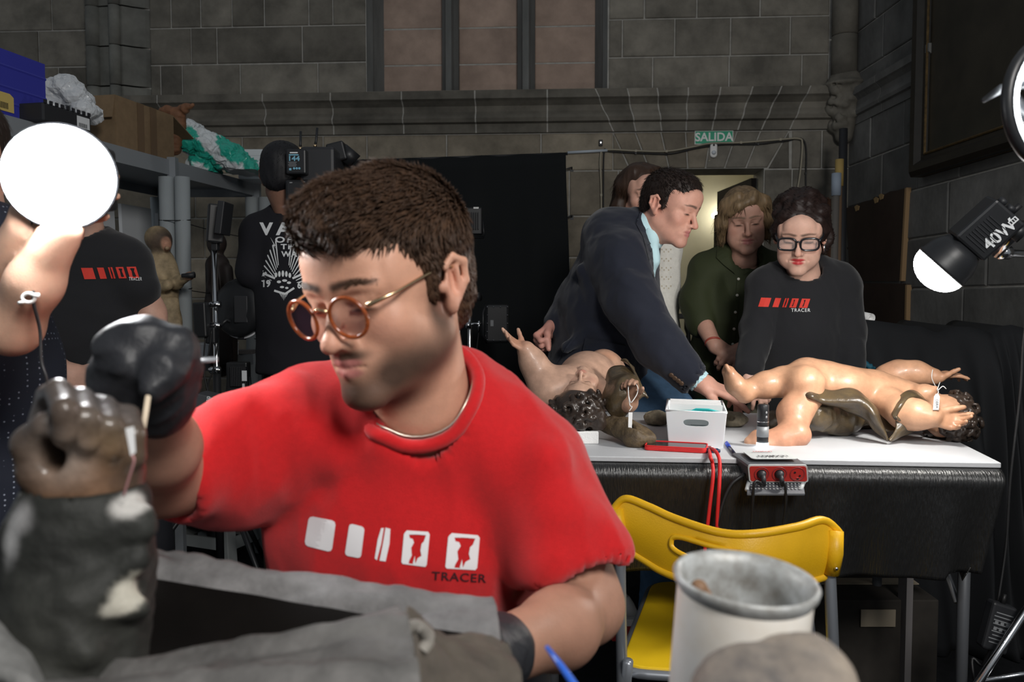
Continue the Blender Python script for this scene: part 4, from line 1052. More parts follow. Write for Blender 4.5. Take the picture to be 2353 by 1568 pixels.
C = Field(); C.chain([at(1480, 505, 2.565), at(1494, 545, 2.555), at(1503, 600, 2.55)], [.024, .022, .016], k=.03, flat=((0, 1, 0), .75)); C.chain([at(1494, 590, 2.56), at(1480, 700, 2.6)], [.02, .03], k=.03)
C.cone(nb1, HO1, .062, .058, k=.005, mode='-')
v, q = C.mesh(.005); mesh_obj('shirt', v, q, SHB, sm, True)
cr_ = MB(); nz = (HO1 + V(0, .02, -.05) - nb1).normalized(); Xc, Yc, Zc = frame_from(nz)
cr_.lathe([(.064, -.01), (.066, .02), (.060, .034), (.066, .024), (.07, .0), (.074, -.012)], nb1 + nz * .012, nz, None, 36)
cr_.build('shirt_collar', SHB, sm, True)
hipc = at(1400, 900, 2.8)
T = Field(); T.chain([at(1395, 870, 2.78), at(1420, 960, 2.8)], [.14, .16], k=.06)
T.chain([at(1440, 900, 2.74), at(1530, 960, 2.68), at(1530, 1200, 2.68), V(.5, 2.72, .05)], [.11, .095, .075, .06], k=.05); T.chain([at(1380, 940, 2.85), V(.34, 2.92, .45), V(.3, 2.95, .05)], [.11, .08, .06], k=.05)
v, q = T.mesh(.012); n = vnormals(v, q); v = v + n * (.004 * ridged(v, 25, 2))[:, None]; mesh_obj('jeans', v, q, DENIM, sm, True)
for p in (V(.52, 2.68, 0), V(.32, 2.9, 0)):
    Fs = Field(); Fs.cone(p + V(0, 0, .04), p + V(.14, -.02, .03), .042, .036, k=.02); v, q = Fs.mesh(.01); mesh_obj('shoe', v, q, BLKP, sm, True)
HRD = mat('short_dark_hair', (.022, .014, .011), .5, var=.3, vscale=90, spec=.35)
H = Field(); H.ell((0, .016, .044), (.081, .101, .083), k=.02); H.ell((0, .065, -.012), (.062, .042, .062), k=.03); H.ell((0, -.04, .085), (.05, .04, .03), k=.03)
for s in (-1, 1): H.cone((s * .071, -.012, .02), (s * .071, -.012, -.008), .01, .006, k=.012)
face_cut(H, -.112, .018, .086, .072); ears_cut(H); H.half((0, 0, -.07), (0, -.2, -1), .01)
hair_obj(sm, H, HO1, HR1, S1, HRD, lambda P: np.tile(npa((.2, -.6, -.5)), (len(P), 1)), 4200, .016, .0012, ridge=.002, stretch=(1, 1, 1), lift=.55, seed=4, keep=lambda P: ~((P[:, 1] < -.05) & (P[:, 2] < .045)))

# ---- woman in the white blouse behind him
w1 = thing('person', 'person with long brown hair and a white lace blouse half hidden behind the navy jacket', 'person', V(.48, 3.12, 0))
HO2 = at(1472, 446, 3.08); HR2 = rotm(14, 12, 0); nb2 = at(1464, 530, 3.13); SK2 = (.58, .33, .25)
parts = [head_part(HO2, HR2, .92, nb2, SK2, .047, .05, jaw=.93, nose=.95)]
B = Field(); B.chain([nb2, at(1470, 620, 3.15), at(1470, 760, 3.16)], [.05, .09, .1], k=.05); B.chain([at(1415, 580, 3.15), at(1400, 720, 3.16), at(1410, 860, 3.1)], [.045, .038, .03], k=.03)
parts.append(plain(B, .014, SK2)); add_body('body', parts, w1)
BLOUSE = mat('white_lace_blouse', (.78, .76, .7), .85, var=.12, vscale=60, bump=.5, bscale=180)
S = Field(); S.chain([at(1470, 575, 3.14), at(1475, 660, 3.14), at(1482, 790, 3.13)], [.115, .125, .14], k=.05, flat=((0, 1, 0), 1.3)); S.chain([at(1415, 560, 3.15), at(1470, 535, 3.15), at(1530, 570, 3.15)], [.06, .055, .055], k=.04)
S.chain([at(1410, 575, 3.15), at(1395, 700, 3.17)], [.065, .07], k=.04); S.chain([at(1532, 580, 3.14), at(1520, 690, 3.12)], [.05, .055], k=.04)
S.half(at(1480, 772, 3.0), (0, 0, -1)); S.cone(nb2, HO2, .056, .06, k=.006, mode='-')
v, q = S.mesh(.008); n = vnormals(v, q); v = v + n * (.006 * ridged(v, 30, 5, (1, 1, .15)))[:, None]; bl = mesh_obj('blouse', v, q, BLOUSE, w1, True); BB = bvh_of(v, q)
LACE = mat('lace_openwork', (.52, .46, .36), .9)
for r in range(5):
    for k_ in range(7):
        x, y = 1509 + k_ * 5.2, 572 + r * 21 + (k_ % 2) * 5
        decal_poly('lace_hole', [(x, y), (x + 2.8, y), (x + 2.8, y + 3.4), (x, y + 3.4)], BB, LACE, bl, cut=30, off=.002)
legs(w1, V(.5, 3.2, 0), .88, DENIM, 'jeans', hip=.15)
HRL = mat('long_brown_hair', (.042, .022, .013), .45, var=.35, vscale=60, spec=.4, stretch=(1, 1, .1))
H = Field(); H.ell((0, .016, .044), (.084, .104, .086), k=.02)
for s in (-1, 1):
    H.chain([(s * .055, -.02, .095), (s * .082, .002, .03), (s * .085, .018, -.06), (s * .08, .012, -.15)], [.02, .022, .026, .022], k=.03)
    H.chain([(s * .04, .07, .03), (s * .05, .075, -.08), (s * .05, .06, -.18)], [.05, .045, .035], k=.03)
face_cut(H, -.112, .0, .072, .07)
hair_obj(w1, H, HO2, HR2, .92, HRL, lambda P: np.tile(npa((0, .1, -1)), (len(P), 1)), 1500, .06, .0016, ridge=.003, rs=80, stretch=(1, 1, .12), lift=.03, curl=.05, seed=6, keep=lambda P: P[:, 2] < .06)
MB().ball(local((-.082, .0, -.04), HR2, HO2), .006).build('earring', GOLD, w1, True)

# ---- woman in the olive shirt
w2 = thing('person', 'person in an olive green shirt with clasped hands standing in the doorway', 'person', V(.88, 3.05, 0))
HO3 = at(1709, 506, 3.0); HR3 = rotm(-8, 14, -4); nb3 = at(1706, 600, 3.04); SK3 = (.5, .28, .21)
parts = [head_part(HO3, HR3, .94, nb3, SK3, .05, .055, jaw=1.05, nose=1.05, full=1.05, age=1, mouth=.003, browc=(.2, .13, .09))]
wa, wb_ = at(1642, 795, 2.88), at(1715, 800, 2.87)
Hh = Field(); hand(Hh, wa, V(.9, -.15, -.5), V(.2, .6, -.6), 1, [.55, .6, .65, .7], size=.88, thumb=(.3, .3, .4)); hand(Hh, wb_, V(-.8, -.3, -.45), V(.1, .7, -.5), -1, [.6, .65, .7, .75], size=.88, thumb=(.2, .3, .4))
Hh.cone(at(1612, 735, 2.97), wa, .036, .026, k=.02); Hh.cone(at(1765, 740, 2.97), wb_, .034, .026, k=.02)
parts.append(plain(Hh, .004, SK3))
B = Field(); B.chain([nb3, at(1700, 680, 3.06), at(1690, 830, 3.06)], [.052, .09, .1], k=.05); parts.append(plain(B, .014, SK3)); add_body('body', parts, w2)
S = Field(); S.chain([at(1700, 640, 3.05), at(1692, 720, 3.05), at(1680, 830, 3.06), at(1680, 880, 3.06)], [.125, .14, .145, .15], k=.05, flat=((0, 1, 0), 1.25))
S.chain([at(1625, 620, 3.06), at(1700, 590, 3.06), at(1775, 620, 3.06)], [.06, .055, .06], k=.045)
S.chain([at(1622, 630, 3.05), at(1602, 690, 3.03), at(1610, 742, 2.98)], [.066, .056, .05], k=.03); S.chain([at(1778, 630, 3.05), at(1795, 700, 3.03), at(1772, 745, 2.98)], [.066, .056, .05], k=.03)
S.half(at(1609, 752, 2.97), (at(1642, 795, 2.88) - at(1609, 742, 2.97)).normalized()) if False else None
S.cone(nb3 + V(0, -.02, -.02), HO3 + V(0, -.08, -.05), .058, .062, k=.006, mode='-'); S.cone(at(1703, 575, 2.95), at(1700, 632, 2.88), .05, .012, k=.006, mode='-')
v, q = S.mesh(.008); n = vnormals(v, q); v = v + n * (.009 * ridged(v, 18, 9, (1, 1, .5)))[:, None]; gs = mesh_obj('shirt', v, q, OLIVE, w2, True); GB = bvh_of(v, q)
decal_poly('placket', [(1694, 640), (1702, 640), (1684, 835), (1676, 835)], GB, OLIVE, gs, cut=30, off=.004)
decal_poly('collar_wing', [(1648, 572), (1668, 578), (1690, 630), (1662, 608), (1646, 592)], GB, OLIVE, gs, cut=20, off=.008)
decal_poly('collar_wing', [(1748, 572), (1728, 580), (1708, 632), (1740, 612), (1754, 594)], GB, OLIVE, gs, cut=20, off=.008)
for y in (642, 680, 718, 756, 792):
    h = GB.ray_cast(CAM, ray(1697 - (y - 640) * .09, y).normalized())
    if h[0] is not None: MB().lathe([(0, .004), (.005, .004), (.0055, 0)], h[0] + h[1] * .003, h[1], None, 12).build('button', BTN, gs, True)
MB().tube([wa.lerp(at(1612, 735, 2.97), .12) + Vector((math.cos(a) * .027, 0, 0)) + V(0, -.02, .018).normalized() * (math.sin(a) * .029) for a in [i * math.pi / 10 for i in range(20)]], .004, 6, closed=True).build('bracelet', mat('red_beads', (.35, .06, .04), .5), w2, True)
legs(w2, V(.86, 3.12, 0), .84, mat('black_trousers', (.01, .01, .012), .85), hip=.15)
HRB = mat('blonde_hair', (.24, .16, .085), .5, var=.55, vscale=70, spec=.4, stretch=(1, 1, .12))
H = Field(); H.ell((0, .016, .046), (.085, .105, .088), k=.02)
for s in (-1, 1): H.chain([(s * .03, -.07, .105), (s * .07, -.05, .07), (s * .086, -.03, .0), (s * .084, -.01, -.065)], [.018, .022, .024, .02], k=.03)
H.chain([(0, .08, .02), (0, .075, -.08)], [.07, .06], k=.04); face_cut(H, -.118, -.004, .064, .062)
H.chain([(.02, -.085, .085), (-.03, -.093, .07), (-.06, -.08, .04)], [.014, .014, .01], k=.02)
hair_obj(w2, H, HO3, HR3, .94, HRB, lambda P: np.stack([np.sign(P[:, 0]) * .3, 0 * P[:, 0], -np.ones(len(P))], 1), 1500, .05, .0016, ridge=.003, rs=80, stretch=(1, 1, .15), lift=.05, curl=.08, seed=7, keep=lambda P: P[:, 2] < .08)
for s in (-1, 1): MB().ball(local((s * .081, .0, -.04), HR3, HO3), .004).build('earring', BTN, w2, True)

# ---- woman in the black sweatshirt with the red print
w3 = thing('person', 'person in black glasses and a black sweatshirt with red printed marks', 'person', V(.98, 2.72, 0))
HO4 = at(1838, 538, 2.62); HR4 = rotm(-22, 20, 2); nb4 = at(1846, 632, 2.68); SK4 = (.66, .4, .31)
parts = [head_part(HO4, HR4, .94, nb4, SK4, .05, .056, jaw=1.02, nose=1.05, full=1.08, age=1, mouth=.002, lip=(.5, .045, .05), browc=(.12, .07, .05), h=.0034)]
B = Field(); B.chain([nb4, at(1845, 700, 2.7), at(1840, 880, 2.72)], [.052, .09, .1], k=.05)
for p in ((at(1725, 850, 2.58), V(.1, -.4, -.9)), (at(1960, 860, 2.6), V(-.1, -.5, -.9))): hand(B, p[0], p[1], V(0, .8, -.3), 1, [.4, .4, .45, .5], size=.9)
parts.append(plain(B, .008, SK4)); add_body('body', parts, w3)
S = Field(); S.chain([at(1845, 690, 2.7), at(1842, 770, 2.71), at(1838, 870, 2.72), at(1836, 905, 2.72)], [.122, .128, .138, .14], k=.05, flat=((0, 1, 0), 1.15))
S.chain([at(1765, 655, 2.7), at(1845, 625, 2.7), at(1925, 650, 2.7)], [.062, .058, .064], k=.045)
S.chain([at(1762, 665, 2.7), at(1740, 760, 2.68), at(1722, 845, 2.6)], [.064, .05, .04], k=.018); S.chain([at(1928, 665, 2.7), at(1944, 760, 2.68), at(1953, 850, 2.62)], [.066, .054, .042], k=.018)
for y in (790, 815, 838): S.cone(at(1918, y - 6, 2.63), at(1970, y, 2.62), .008, .006, k=.02)
S.cone(nb4 + V(0, -.005, -.005), HO4 + V(0, -.02, 0), .063, .068, k=.006, mode='-')
v, q = S.mesh(.0075); n = vnormals(v, q); v = v + n * (.008 * ridged(v, 16, 19, (1, 1, .7)) + .002 * ridged(v, 45, 20))[:, None]; ts = mesh_obj('sweatshirt', v, q, BLKT, w3, True); TB = bvh_of(v, q)
def tracer_print(B_, par, x0, y0, x1, y1, hgt, skew, mt, tmt, tx, ty, tw, th, rise=0.0):
    """five marks, the last two with a figure cut out of them, and the word under them"""
    W_ = x1 - x0
    def P(s, t): return (x0 + W_ * s - skew * t, y0 + (y1 - y0) * s + hgt * t + rise * 4 * s * (1 - s))
    decal_poly('printed_mark', [P(0, 0), P(.21, .02), P(.21, 1), P(0, 1)], B_, mt, par, cut=14, off=.002)
    decal_poly('printed_mark', [P(.29, .0), P(.41, .02), P(.41, 1), P(.29, 1)], B_, mt, par, cut=14, off=.002)
    decal_poly('printed_mark', [P(.49, .0), P(.52, .0), P(.515, .5), P(.52, 1), P(.49, 1)], B_, mt, par, cut=14, off=.002)
    decal_poly('printed_mark', [P(.535, .0), P(.57, .0), P(.57, 1), P(.535, 1), P(.545, .5)], B_, mt, par, cut=14, off=.002)
    for a, b in ((.63, .77), (.83, 1.0)):
        Q = lambda s, t: P(a + (b - a) * s, t)
        decal_poly('printed_mark', [Q(0, 0), Q(.5, 0), Q(.5, .12), Q(.3, .15), Q(.4, .4), Q(.34, .85), Q(.5, .9), Q(.5, 1), Q(0, 1)], B_, mt, par, cut=14, off=.002)
        decal_poly('printed_mark', [Q(.5, 0), Q(1, 0), Q(1, 1), Q(.5, 1), Q(.5, .9), Q(.74, .85), Q(.66, .4), Q(.8, .15), Q(.5, .12)], B_, mt, par, cut=14, off=.002)
    decal_text('lettering', 'TRACER', tx, ty, tw, B_, tmt, par, bold=.0, spacing=1.15, scale_x=1.3, h=th, off=.002)
tracer_print(TB, ts, 1749, 684, 1862, 687, 21, 7, REDP, PRINTW, 1840, 713, 44, 8)
col_ = MB(); col_.lathe([(.066, -.006), (.069, .004), (.064, .012), (.06, .004)], nb4 + V(-.002, -.008, -.004), (HO4 + V(0, -.03, 0) - nb4).normalized(), None, 36); col_.build('neck_rib', BLKT, w3, True)
legs(w3, V(.99, 2.78, 0), .84, mat('khaki_trousers', (.2, .185, .13), .85, var=.3, vscale=30, bump=.3, bscale=300), hip=.155)
HRK = mat('dark_curly_hair', (.022, .012, .01), .5, var=.4, vscale=60, spec=.35)
H = Field(); H.ell((0, .02, .046), (.083, .105, .085), k=.02); H.ell((.01, .03, .11), (.05, .06, .035), k=.03); H.ell((.03, .08, .06), (.05, .05, .06), k=.03); H.chain([(.075, .05, .03), (.085, .055, -.03), (.08, .05, -.075)], [.025, .022, .012], k=.025)
for s in (-1, 1): H.chain([(s * .062, -.045, .06), (s * .076, -.02, .02), (s * .08, -.005, -.02)], [.016, .018, .01], k=.02)
rr_ = np.random.RandomState(9)
for i in range(34):
    a = rr_.rand() * 6.28; b = rr_.rand() * 1.1; p = (math.cos(a) * math.sin(b + .3) * .085, .03 + math.sin(a) * math.sin(b + .3) * .1, .05 + math.cos(b + .3) * .085); H.ell(p, .014 + .01 * rr_.rand(), k=.012)
face_cut(H, -.112, -.006, .066, .06); ears_cut(H); H.half((0, 0, -.08), (0, -.2, -1), .01)
hair_obj(w3, H, HO4, HR4, .94, HRK, lambda P: np.stack([np.sign(P[:, 0]) * .6, .8 + 0 * P[:, 0], .1 + 0 * P[:, 0]], 1), 1800, .022, .0013, ridge=.003, rs=70, stretch=(1, 1, 1), lift=.35, curl=.6, seed=12, keep=lambda P: ~((P[:, 1] < -.05) & (P[:, 2] < .05)))
BFR = mat('black_acetate', (.01, .011, .014), .2, coat=.6); CLEAR = mat('clear_lens', (.8, .8, .82), .03, alpha=.13, spec=.8)
def head_scaled(s0):
    global HS
    HS = s0
_loc0 = local
def local(p, R=None, o=None, s=.94): return Vector(xf(npa([p]), R if R is not None else HR, o if o is not None else HO, s if R is not None else .97)[0])
spectacles(w3, HR4, HO4, (.036, -.006), .029, .0215, BFR, BFR, BFR, .0034, CLEAR, sq=3.2, thick=1.5, yb=-.113)
MB().tube([local((.08, .004, -.04), HR4, HO4), local((.083, .002, -.062), HR4, HO4)], [.005, .0035], 8).build('earring', CHROME, w3, True)

# ================================================================== PEOPLE ON THE LEFT
SKL = (.55, .32, .24)
# ---- grey-haired man in the printed black T-shirt
m2 = thing('person', 'grey-haired person in a black shirt with red print behind the held lamp', 'person', V(-1.25, 2.5, 0))
HO5 = at(158, 440, 2.38); HR5 = rotm(-15, 12, 0); nb5 = at(195, 560, 2.44)
GH = (.3, .3, .31)
parts = [head_part(HO5, HR5, 1.0, nb5, SKL, .058, .062, jaw=1.05, nose=1.1, h=.004, ops=[((0, -.06, -.09), (.07, .07, .05), GH, .5, .9)])]
wr5 = at(150, 862, 2.22); d5 = (at(190, 880, 2.2) - wr5).normalized()
Hh = Field(); hand(Hh, wr5, d5, V(.2, .8, -.4), 1, [.4, .45, .5, .55], size=.95, thumb=(.5, -.1, .2)); Hh.chain([at(45, 775, 2.3), wr5], [.048, .031], k=.03); Hh.chain([at(40, 690, 2.4), at(45, 775, 2.3)], [.05, .048], k=.03)
Hh.chain([at(320, 650, 2.42), at(345, 720, 2.45), at(368, 800, 2.4)], [.045, .042, .035], k=.03)
parts.append(plain(Hh, .0042, SKL)); B = Field(); B.chain([nb5, at(200, 700, 2.46), at(190, 900, 2.46)], [.06, .1, .11], k=.05); parts.append(plain(B, .014, SKL)); add_body('body', parts, m2)
S = Field(); S.chain([at(200, 640, 2.45), at(192, 760, 2.44), at(188, 900, 2.45), at(188, 960, 2.45)], [.155, .175, .18, .18], k=.06, flat=((0, 1, 0), 1.25)); S.chain([at(90, 610, 2.46), at(195, 570, 2.46), at(285, 605, 2.45)], [.07, .066, .072], k=.05)
S.chain([at(285, 612, 2.45), at(318, 668, 2.42)], [.078, .062], k=.035); S.chain([at(85, 620, 2.46), at(50, 700, 2.42)], [.075, .062], k=.035)
S.cone(nb5, HO5, .066, .07, k=.006, mode='-')
v, q = S.mesh(.008); n = vnormals(v, q); v = v + n * (.004 * ridged(v, 16, 29))[:, None]; ms = mesh_obj('shirt', v, q, BLKT, m2, True); MBv = bvh_of(v, q)
tracer_print(MBv, ms, 186, 616, 312, 613, 26, -8, REDP, PRINTW, 311, 641, 30, 8)
legs(m2, V(-1.27, 2.52, 0), .82, mat('dark_trousers', (.012, .013, .018), .8), hip=.17, w=.1)
GREYH = mat('grey_hair', (.34, .35, .36), .6, var=.3, vscale=80)
H = Field(); H.ell((0, .016, .044), (.083, .103, .084), k=.02); H.ell((0, .06, -.02), (.066, .045, .06), k=.03)
face_cut(H); ears_cut(H)
hair_obj(m2, H, HO5, HR5, 1.0, GREYH, lambda P: np.tile(npa((.2, -.3, -.8)), (len(P), 1)), 900, .018, .0014, h=.005, seed=14, lift=.25)
Bd = Field(); Bd.ell((0, -.065, -.1), (.05, .04, .034), k=.02)
for s in (-1, 1): Bd.cone((s * .068, -.005, -.04), (s * .045, -.05, -.1), .012, .02, k=.02)
hair_obj(m2, Bd, HO5, HR5, 1.0, GREYH, lambda P: np.tile(npa((0, -.3, -.9)), (len(P), 1)), 700, .018, .0014, h=.004, seed=15, lift=.2, name='beard')

# ---- person holding the lamp (mostly outside the frame)
m3 = thing('person', 'person at the left edge raising both bare forearms to hold the lamp', 'person', V(-.98, 1.25, 0))
wrA, wrB = at(146, 520, .965), at(62, 520, .985)
elA, elB = at(28, 752, 1.02), at(-75, 745, 1.10)
HO6 = at(-120, 380, 1.25); HR6 = rotm(25, 12, 0)
B = Field(); B.chain([at(-150, 640, 1.22), at(-60, 740, 1.1), elA], [.045, .038, .033], k=.03); B.chain([elA, at(80, 650, .99), wrA], [.033, .03, .023], k=.02)
hand(B, wrA, (cL - V(0, 0, .035) - wrA) , V(-1, .3, .2), 1, [.6, .6, .65, .7], size=.95, thumb=(.2, .4, .4))
B.chain([at(-120, 640, 1.25), elB], [.045, .034], k=.03); B.chain([elB, at(-5, 640, 1.04), wrB], [.033, .029, .023], k=.008)
hand(B, wrB, (cL - V(.02, 0, .03) - wrB), V(1, .2, .3), -1, [.6, .6, .65, .7], size=.95, thumb=(.2, .4, .4))
parts = [plain(B, .0045, (.62, .38, .27)), head_part(HO6, HR6, 1.0, at(-140, 560, 1.28), SKL, .055, .06, h=.005)]
add_body('body', parts, m3)
DOT = mat('navy_dotted_shirt', (.012, .016, .03), .8)
_nt = DOT.node_tree; _vo = _nt.nodes.new('ShaderNodeTexVoronoi'); _vo.inputs['Scale'].default_value = 110; _vo.inputs['Randomness'].default_value = .1
_ge = _nt.nodes.new('ShaderNodeNewGeometry'); _nt.links.new(_ge.outputs['Position'], _vo.inputs['Vector'])
_cr = _nt.nodes.new('ShaderNodeValToRGB'); _cr.color_ramp.elements[0].color = (.3, .34, .42, 1); _cr.color_ramp.elements[1].color = (.012, .016, .03, 1); _cr.color_ramp.elements[0].position = .12; _cr.color_ramp.elements[1].position = .2
_nt.links.new(_vo.outputs['Distance'], _cr.inputs['Fac']); _nt.links.new(_cr.outputs['Color'], _nt.nodes['Principled BSDF'].inputs['Base Color'])
S = Field(); S.chain([at(-130, 640, 1.3), at(-110, 850, 1.32), at(-105, 1150, 1.33)], [.14, .16, .16], k=.05, flat=((0, 1, 0), 1.3)); S.chain([at(-150, 590, 1.3), at(-40, 585, 1.26), at(-20, 640, 1.22)], [.07, .075, .06], k=.04); S.chain([at(-30, 560, 1.3), at(30, 560, 1.3)], [.05, .035], k=.04)
v, q = S.mesh(.009); n = vnormals(v, q); v = v + n * (.004 * ridged(v, 16, 31))[:, None]; mesh_obj('shirt', v, q, DOT, m3, True)
legs(m3, V(-.92, 1.36, 0), .86, mat('dark_trousers', (.012, .013, .018), .8), hip=.16, w=.09)
H = Field(); H.ell((0, .016, .044), (.083, .103, .084), k=.02); face_cut(H); ears_cut(H)
hair_obj(m3, H, HO6, HR6, 1.0, HRD, lambda P: np.tile(npa((.2, -.3, -.8)), (len(P), 1)), 500, .018, .0014, h=.006, seed=16, lift=.25)

# ---- cameraman seen from behind
m4 = thing('person', 'person seen from behind in a black shirt with white winged print shouldering a video camera', 'person', V(-.85, 3.1, 0))
HO7 = at(655, 405, 3.0); HR7 = rotm(172, 6, 0); nb7 = at(668, 490, 3.02)
parts = [head_part(HO7, HR7, .98, nb7, (.3, .16, .11), .056, .06, h=.005)]
B = Field(); B.chain([nb7, at(680, 600, 3.05), at(690, 860, 3.05)], [.06, .1, .11], k=.05); B.chain([at(575, 610, 3.02), at(590, 680, 3.1), at(620, 660, 3.25)], [.044, .04, .03], k=.03); hand(B, at(620, 660, 3.25), V(.5, .8, .2), V(0, 0, -1), 1, [.5] * 4, size=.95)
B.chain([at(800, 600, 3.05), at(830, 560, 3.2), at(800, 470, 3.3)], [.044, .04, .03], k=.03)
parts.append(plain(B, .012, (.3, .16, .11))); add_body('body', parts, m4)
S = Field(); S.chain([at(688, 560, 3.05), at(695, 700, 3.05), at(692, 860, 3.05)], [.16, .165, .17], k=.06, flat=((0, 1, 0), 1.3)); S.chain([at(600, 535, 3.05), at(672, 500, 3.05), at(780, 530, 3.05)], [.07, .06, .07], k=.05)
S.chain([at(598, 545, 3.05), at(580, 625, 3.02)], [.076, .062], k=.035); S.chain([at(785, 545, 3.05), at(810, 600, 3.06)], [.076, .062], k=.035); S.half(at(690, 866, 2.9), (0, 0, -1))
S.cone(nb7 + V(0, 0, .005), HO7, .062, .066, k=.006, mode='-')
v, q = S.mesh(.009); n = vnormals(v, q); v = v + n * (.004 * ridged(v, 15, 41))[:, None]; vs_ = mesh_obj('shirt', v, q, mat('black_cotton', (.008, .008, .012), .9), m4, True); VB = bvh_of(v, q)
decal_text('lettering', 'VANS', 669, 526, 146, VB, PRINTW, vs_, bold=.045, spacing=1.55, h=30, off=.002)
decal_text('lettering', 'OFF', 660, 551, 56, VB, PRINTW, vs_, bold=.03, spacing=1.2, h=14, off=.002)
decal_text('lettering', 'THE', 668, 567, 46, VB, PRINTW, vs_, bold=.03, spacing=1.2, h=12, off=.002); decal_text('lettering', 'WALL', 676, 584, 60, VB, PRINTW, vs_, bold=.03, spacing=1.2, h=13, off=.002)
decal_text('lettering', '19', 613, 652, 17, VB, PRINTW, vs_, bold=.03, h=17, off=.002); decal_text('lettering', '66', 692, 655, 17, VB, PRINTW, vs_, bold=.03, h=17, off=.002)
decal_poly('lightning_mark', [(621, 545), (629, 562), (626, 563), (640, 577), (630, 566), (633, 565)], VB, PRINTW, vs_, cut=30, off=.002)
for sgn, cx in ((1, 648), (-1, 690)):
    for i in range(9):   # wing feathers fanning up
        a = math.radians(100 + i * 9); L = 62 - i * 3.2; bx, by = (640 - i * 2.3, 610 + i * 5); tx, ty = bx + math.cos(a) * L * .55, by - math.sin(a) * L * .9
        if sgn < 0: bx, tx = 1304 - bx + 0, 1304 - tx
        nx, ny = (ty - by), -(tx - bx); l = math.hypot(nx, ny); nx, ny = nx / l * 2.0, ny / l * 2.0
        decal_poly('wing_feather', [(bx + nx * .5, by + ny * .5), (tx + nx, ty + ny), (tx + (tx - bx) * .06, ty + (ty - by) * .06), (tx - nx * .6, ty - ny * .6), (bx - nx * .3, by - ny * .3)], VB, PRINTW, vs_, cut=30, off=.002)
for cx, cy, rx_, ry_ in ((634, 632, 3.2, 6), (642, 630, 3, 7), (650, 629, 3, 7.5), (658, 630, 3, 7), (666, 633, 3.2, 6), (641, 648, 5, 3.2), (654, 645, 6, 3), (664, 650, 5, 3), (648, 660, 5, 2.6), (659, 662, 4, 2.6)):
    decal_poly('emblem_knuckle', [(cx + math.cos(a) * rx_, cy + math.sin(a) * ry_) for a in [i * math.pi / 5 for i in range(10)]], VB, PRINTW, vs_, cut=30, off=.002)
for x0, y0, x1, y1 in ((604, 628, 632, 640), (604, 634, 612, 626), (672, 640, 700, 628), (630, 668, 655, 676), (655, 676, 676, 662)):
    l = math.hypot(x1 - x0, y1 - y0); nx, ny = -(y1 - y0) / l * 2.4, (x1 - x0) / l * 2.4
    decal_poly('emblem_bone', [(x0 + nx, y0 + ny), (x1 + nx, y1 + ny), (x1 - nx, y1 - ny), (x0 - nx, y0 - ny)], VB, PRINTW, vs_, cut=30, off=.002)
for i in range(5):
    x = 642 + i * 5; decal_poly('wing_feather', [(x - 1.4, 672), (x + 1.4, 672), (652 + (i - 2) * 2.2, 692 - abs(i - 2) * 4)], VB, PRINTW, vs_, cut=30, off=.002)
legs(m4, V(-.82, 3.1, 0), .82, mat('brown_trousers', (.03, .018, .012), .85), hip=.165, w=.1)
H = Field(); H.ell((0, .016, .044), (.081, .101, .083), k=.02); H.ell((0, .065, -.012), (.064, .042, .062), k=.03); face_cut(H); ears_cut(H)
hair_obj(m4, H, HO7, HR7, .98, mat('black_hair', (.006, .006, .008), .6), lambda P: np.tile(npa((.2, .3, -.8)), (len(P), 1)), 900, .012, .0013, h=.005, seed=17, lift=.2)
# video camera on his shoulder
vc = thing('video_camera', 'black shoulder video camera with 144 battery and two antennas', 'video camera', at(720, 420, 3.02))
def pb(name, x0, y0, x1, y1, Y0, Y1, m=BLKP, bev=.006, tilt=0):
    a = at(x0, y1, Y0); b = at(x1, y0, Y0); c = (a + b) / 2 + V(0, (Y1 - Y0) / 2, 0)
    R = Matrix.Rotation(math.radians(tilt), 3, 'Y')
    return MB().box(c, (abs(b.x - a.x), Y1 - Y0, abs(b.z - a.z)), tuple(R @ e for e in (V(1, 0, 0), V(0, 1, 0), V(0, 0, 1)))).build(name, m, vc, bevel=bev)
bat = pb('battery', 657, 342, 702, 400, 2.86, 2.93, BLK); pb('camera_body', 690, 336, 768, 440, 2.9, 3.3, BLKP, .012); pb('rear_panel', 655, 412, 745, 470, 2.88, 2.96, BLK, .01)
pb('viewfinder', 752, 326, 792, 370, 3.0, 3.14, BLK, .006, -14); MB().cyl(at(790, 372, 3.05), at(812, 345, 3.05), .03, .034, 20).build('eyecup', BLK, vc, True)
pb('handle', 748, 350, 758, 430, 2.92, 2.96, mat('olive_strap', (.06, .055, .045), .8), .003, -14)
MB().cyl(at(715, 392, 3.3), at(715, 392, 3.55), .06, .068, 28).build('lens_barrel', BLK, vc, True)
pb('shoulder_pad', 690, 440, 760, 470, 2.98, 3.2, BLK, .01)
for x0, y0, x1, y1 in ((690, 342, 691, 302), (724, 336, 729, 294)):
    MB().tube([at(x0, y0, 2.95), at((x0 + x1) / 2, (y0 + y1) / 2 + 8, 2.95), at(x1, y1, 2.95)], [.006, .0045, .0045], 8).build('antenna', BLK, vc, True); MB().cyl(at(x0, y0 + 3, 2.95), at(x0, y0 - 4, 2.95), .0065, n=10).build('connector', GOLD, vc, True)
CYAN = mat('cyan_print', (.18, .42, .55), .6)
z0 = 2.8585
def fp(x, y): return at(x, y, 2.8585)
text_obj('lettering', '144', .024, fp(675, 365), V(1, 0, 0), V(0, 0, 1), CYAN, bat, bold=.004, scale_x=1.2)
MB().box(fp(675, 356), (.034, .001, .004)).build('stripe', CYAN, bat); MB().box(fp(675, 351), (.028, .001, .004)).build('maker_name', PRINTW, bat)
for i in range(3): MB().lathe([(0, 0), (.0042, 0), (.0042, -.001)], fp(676 + i * 6, 387), (0, 1, 0), None, 12).build('symbol', CYAN, bat)
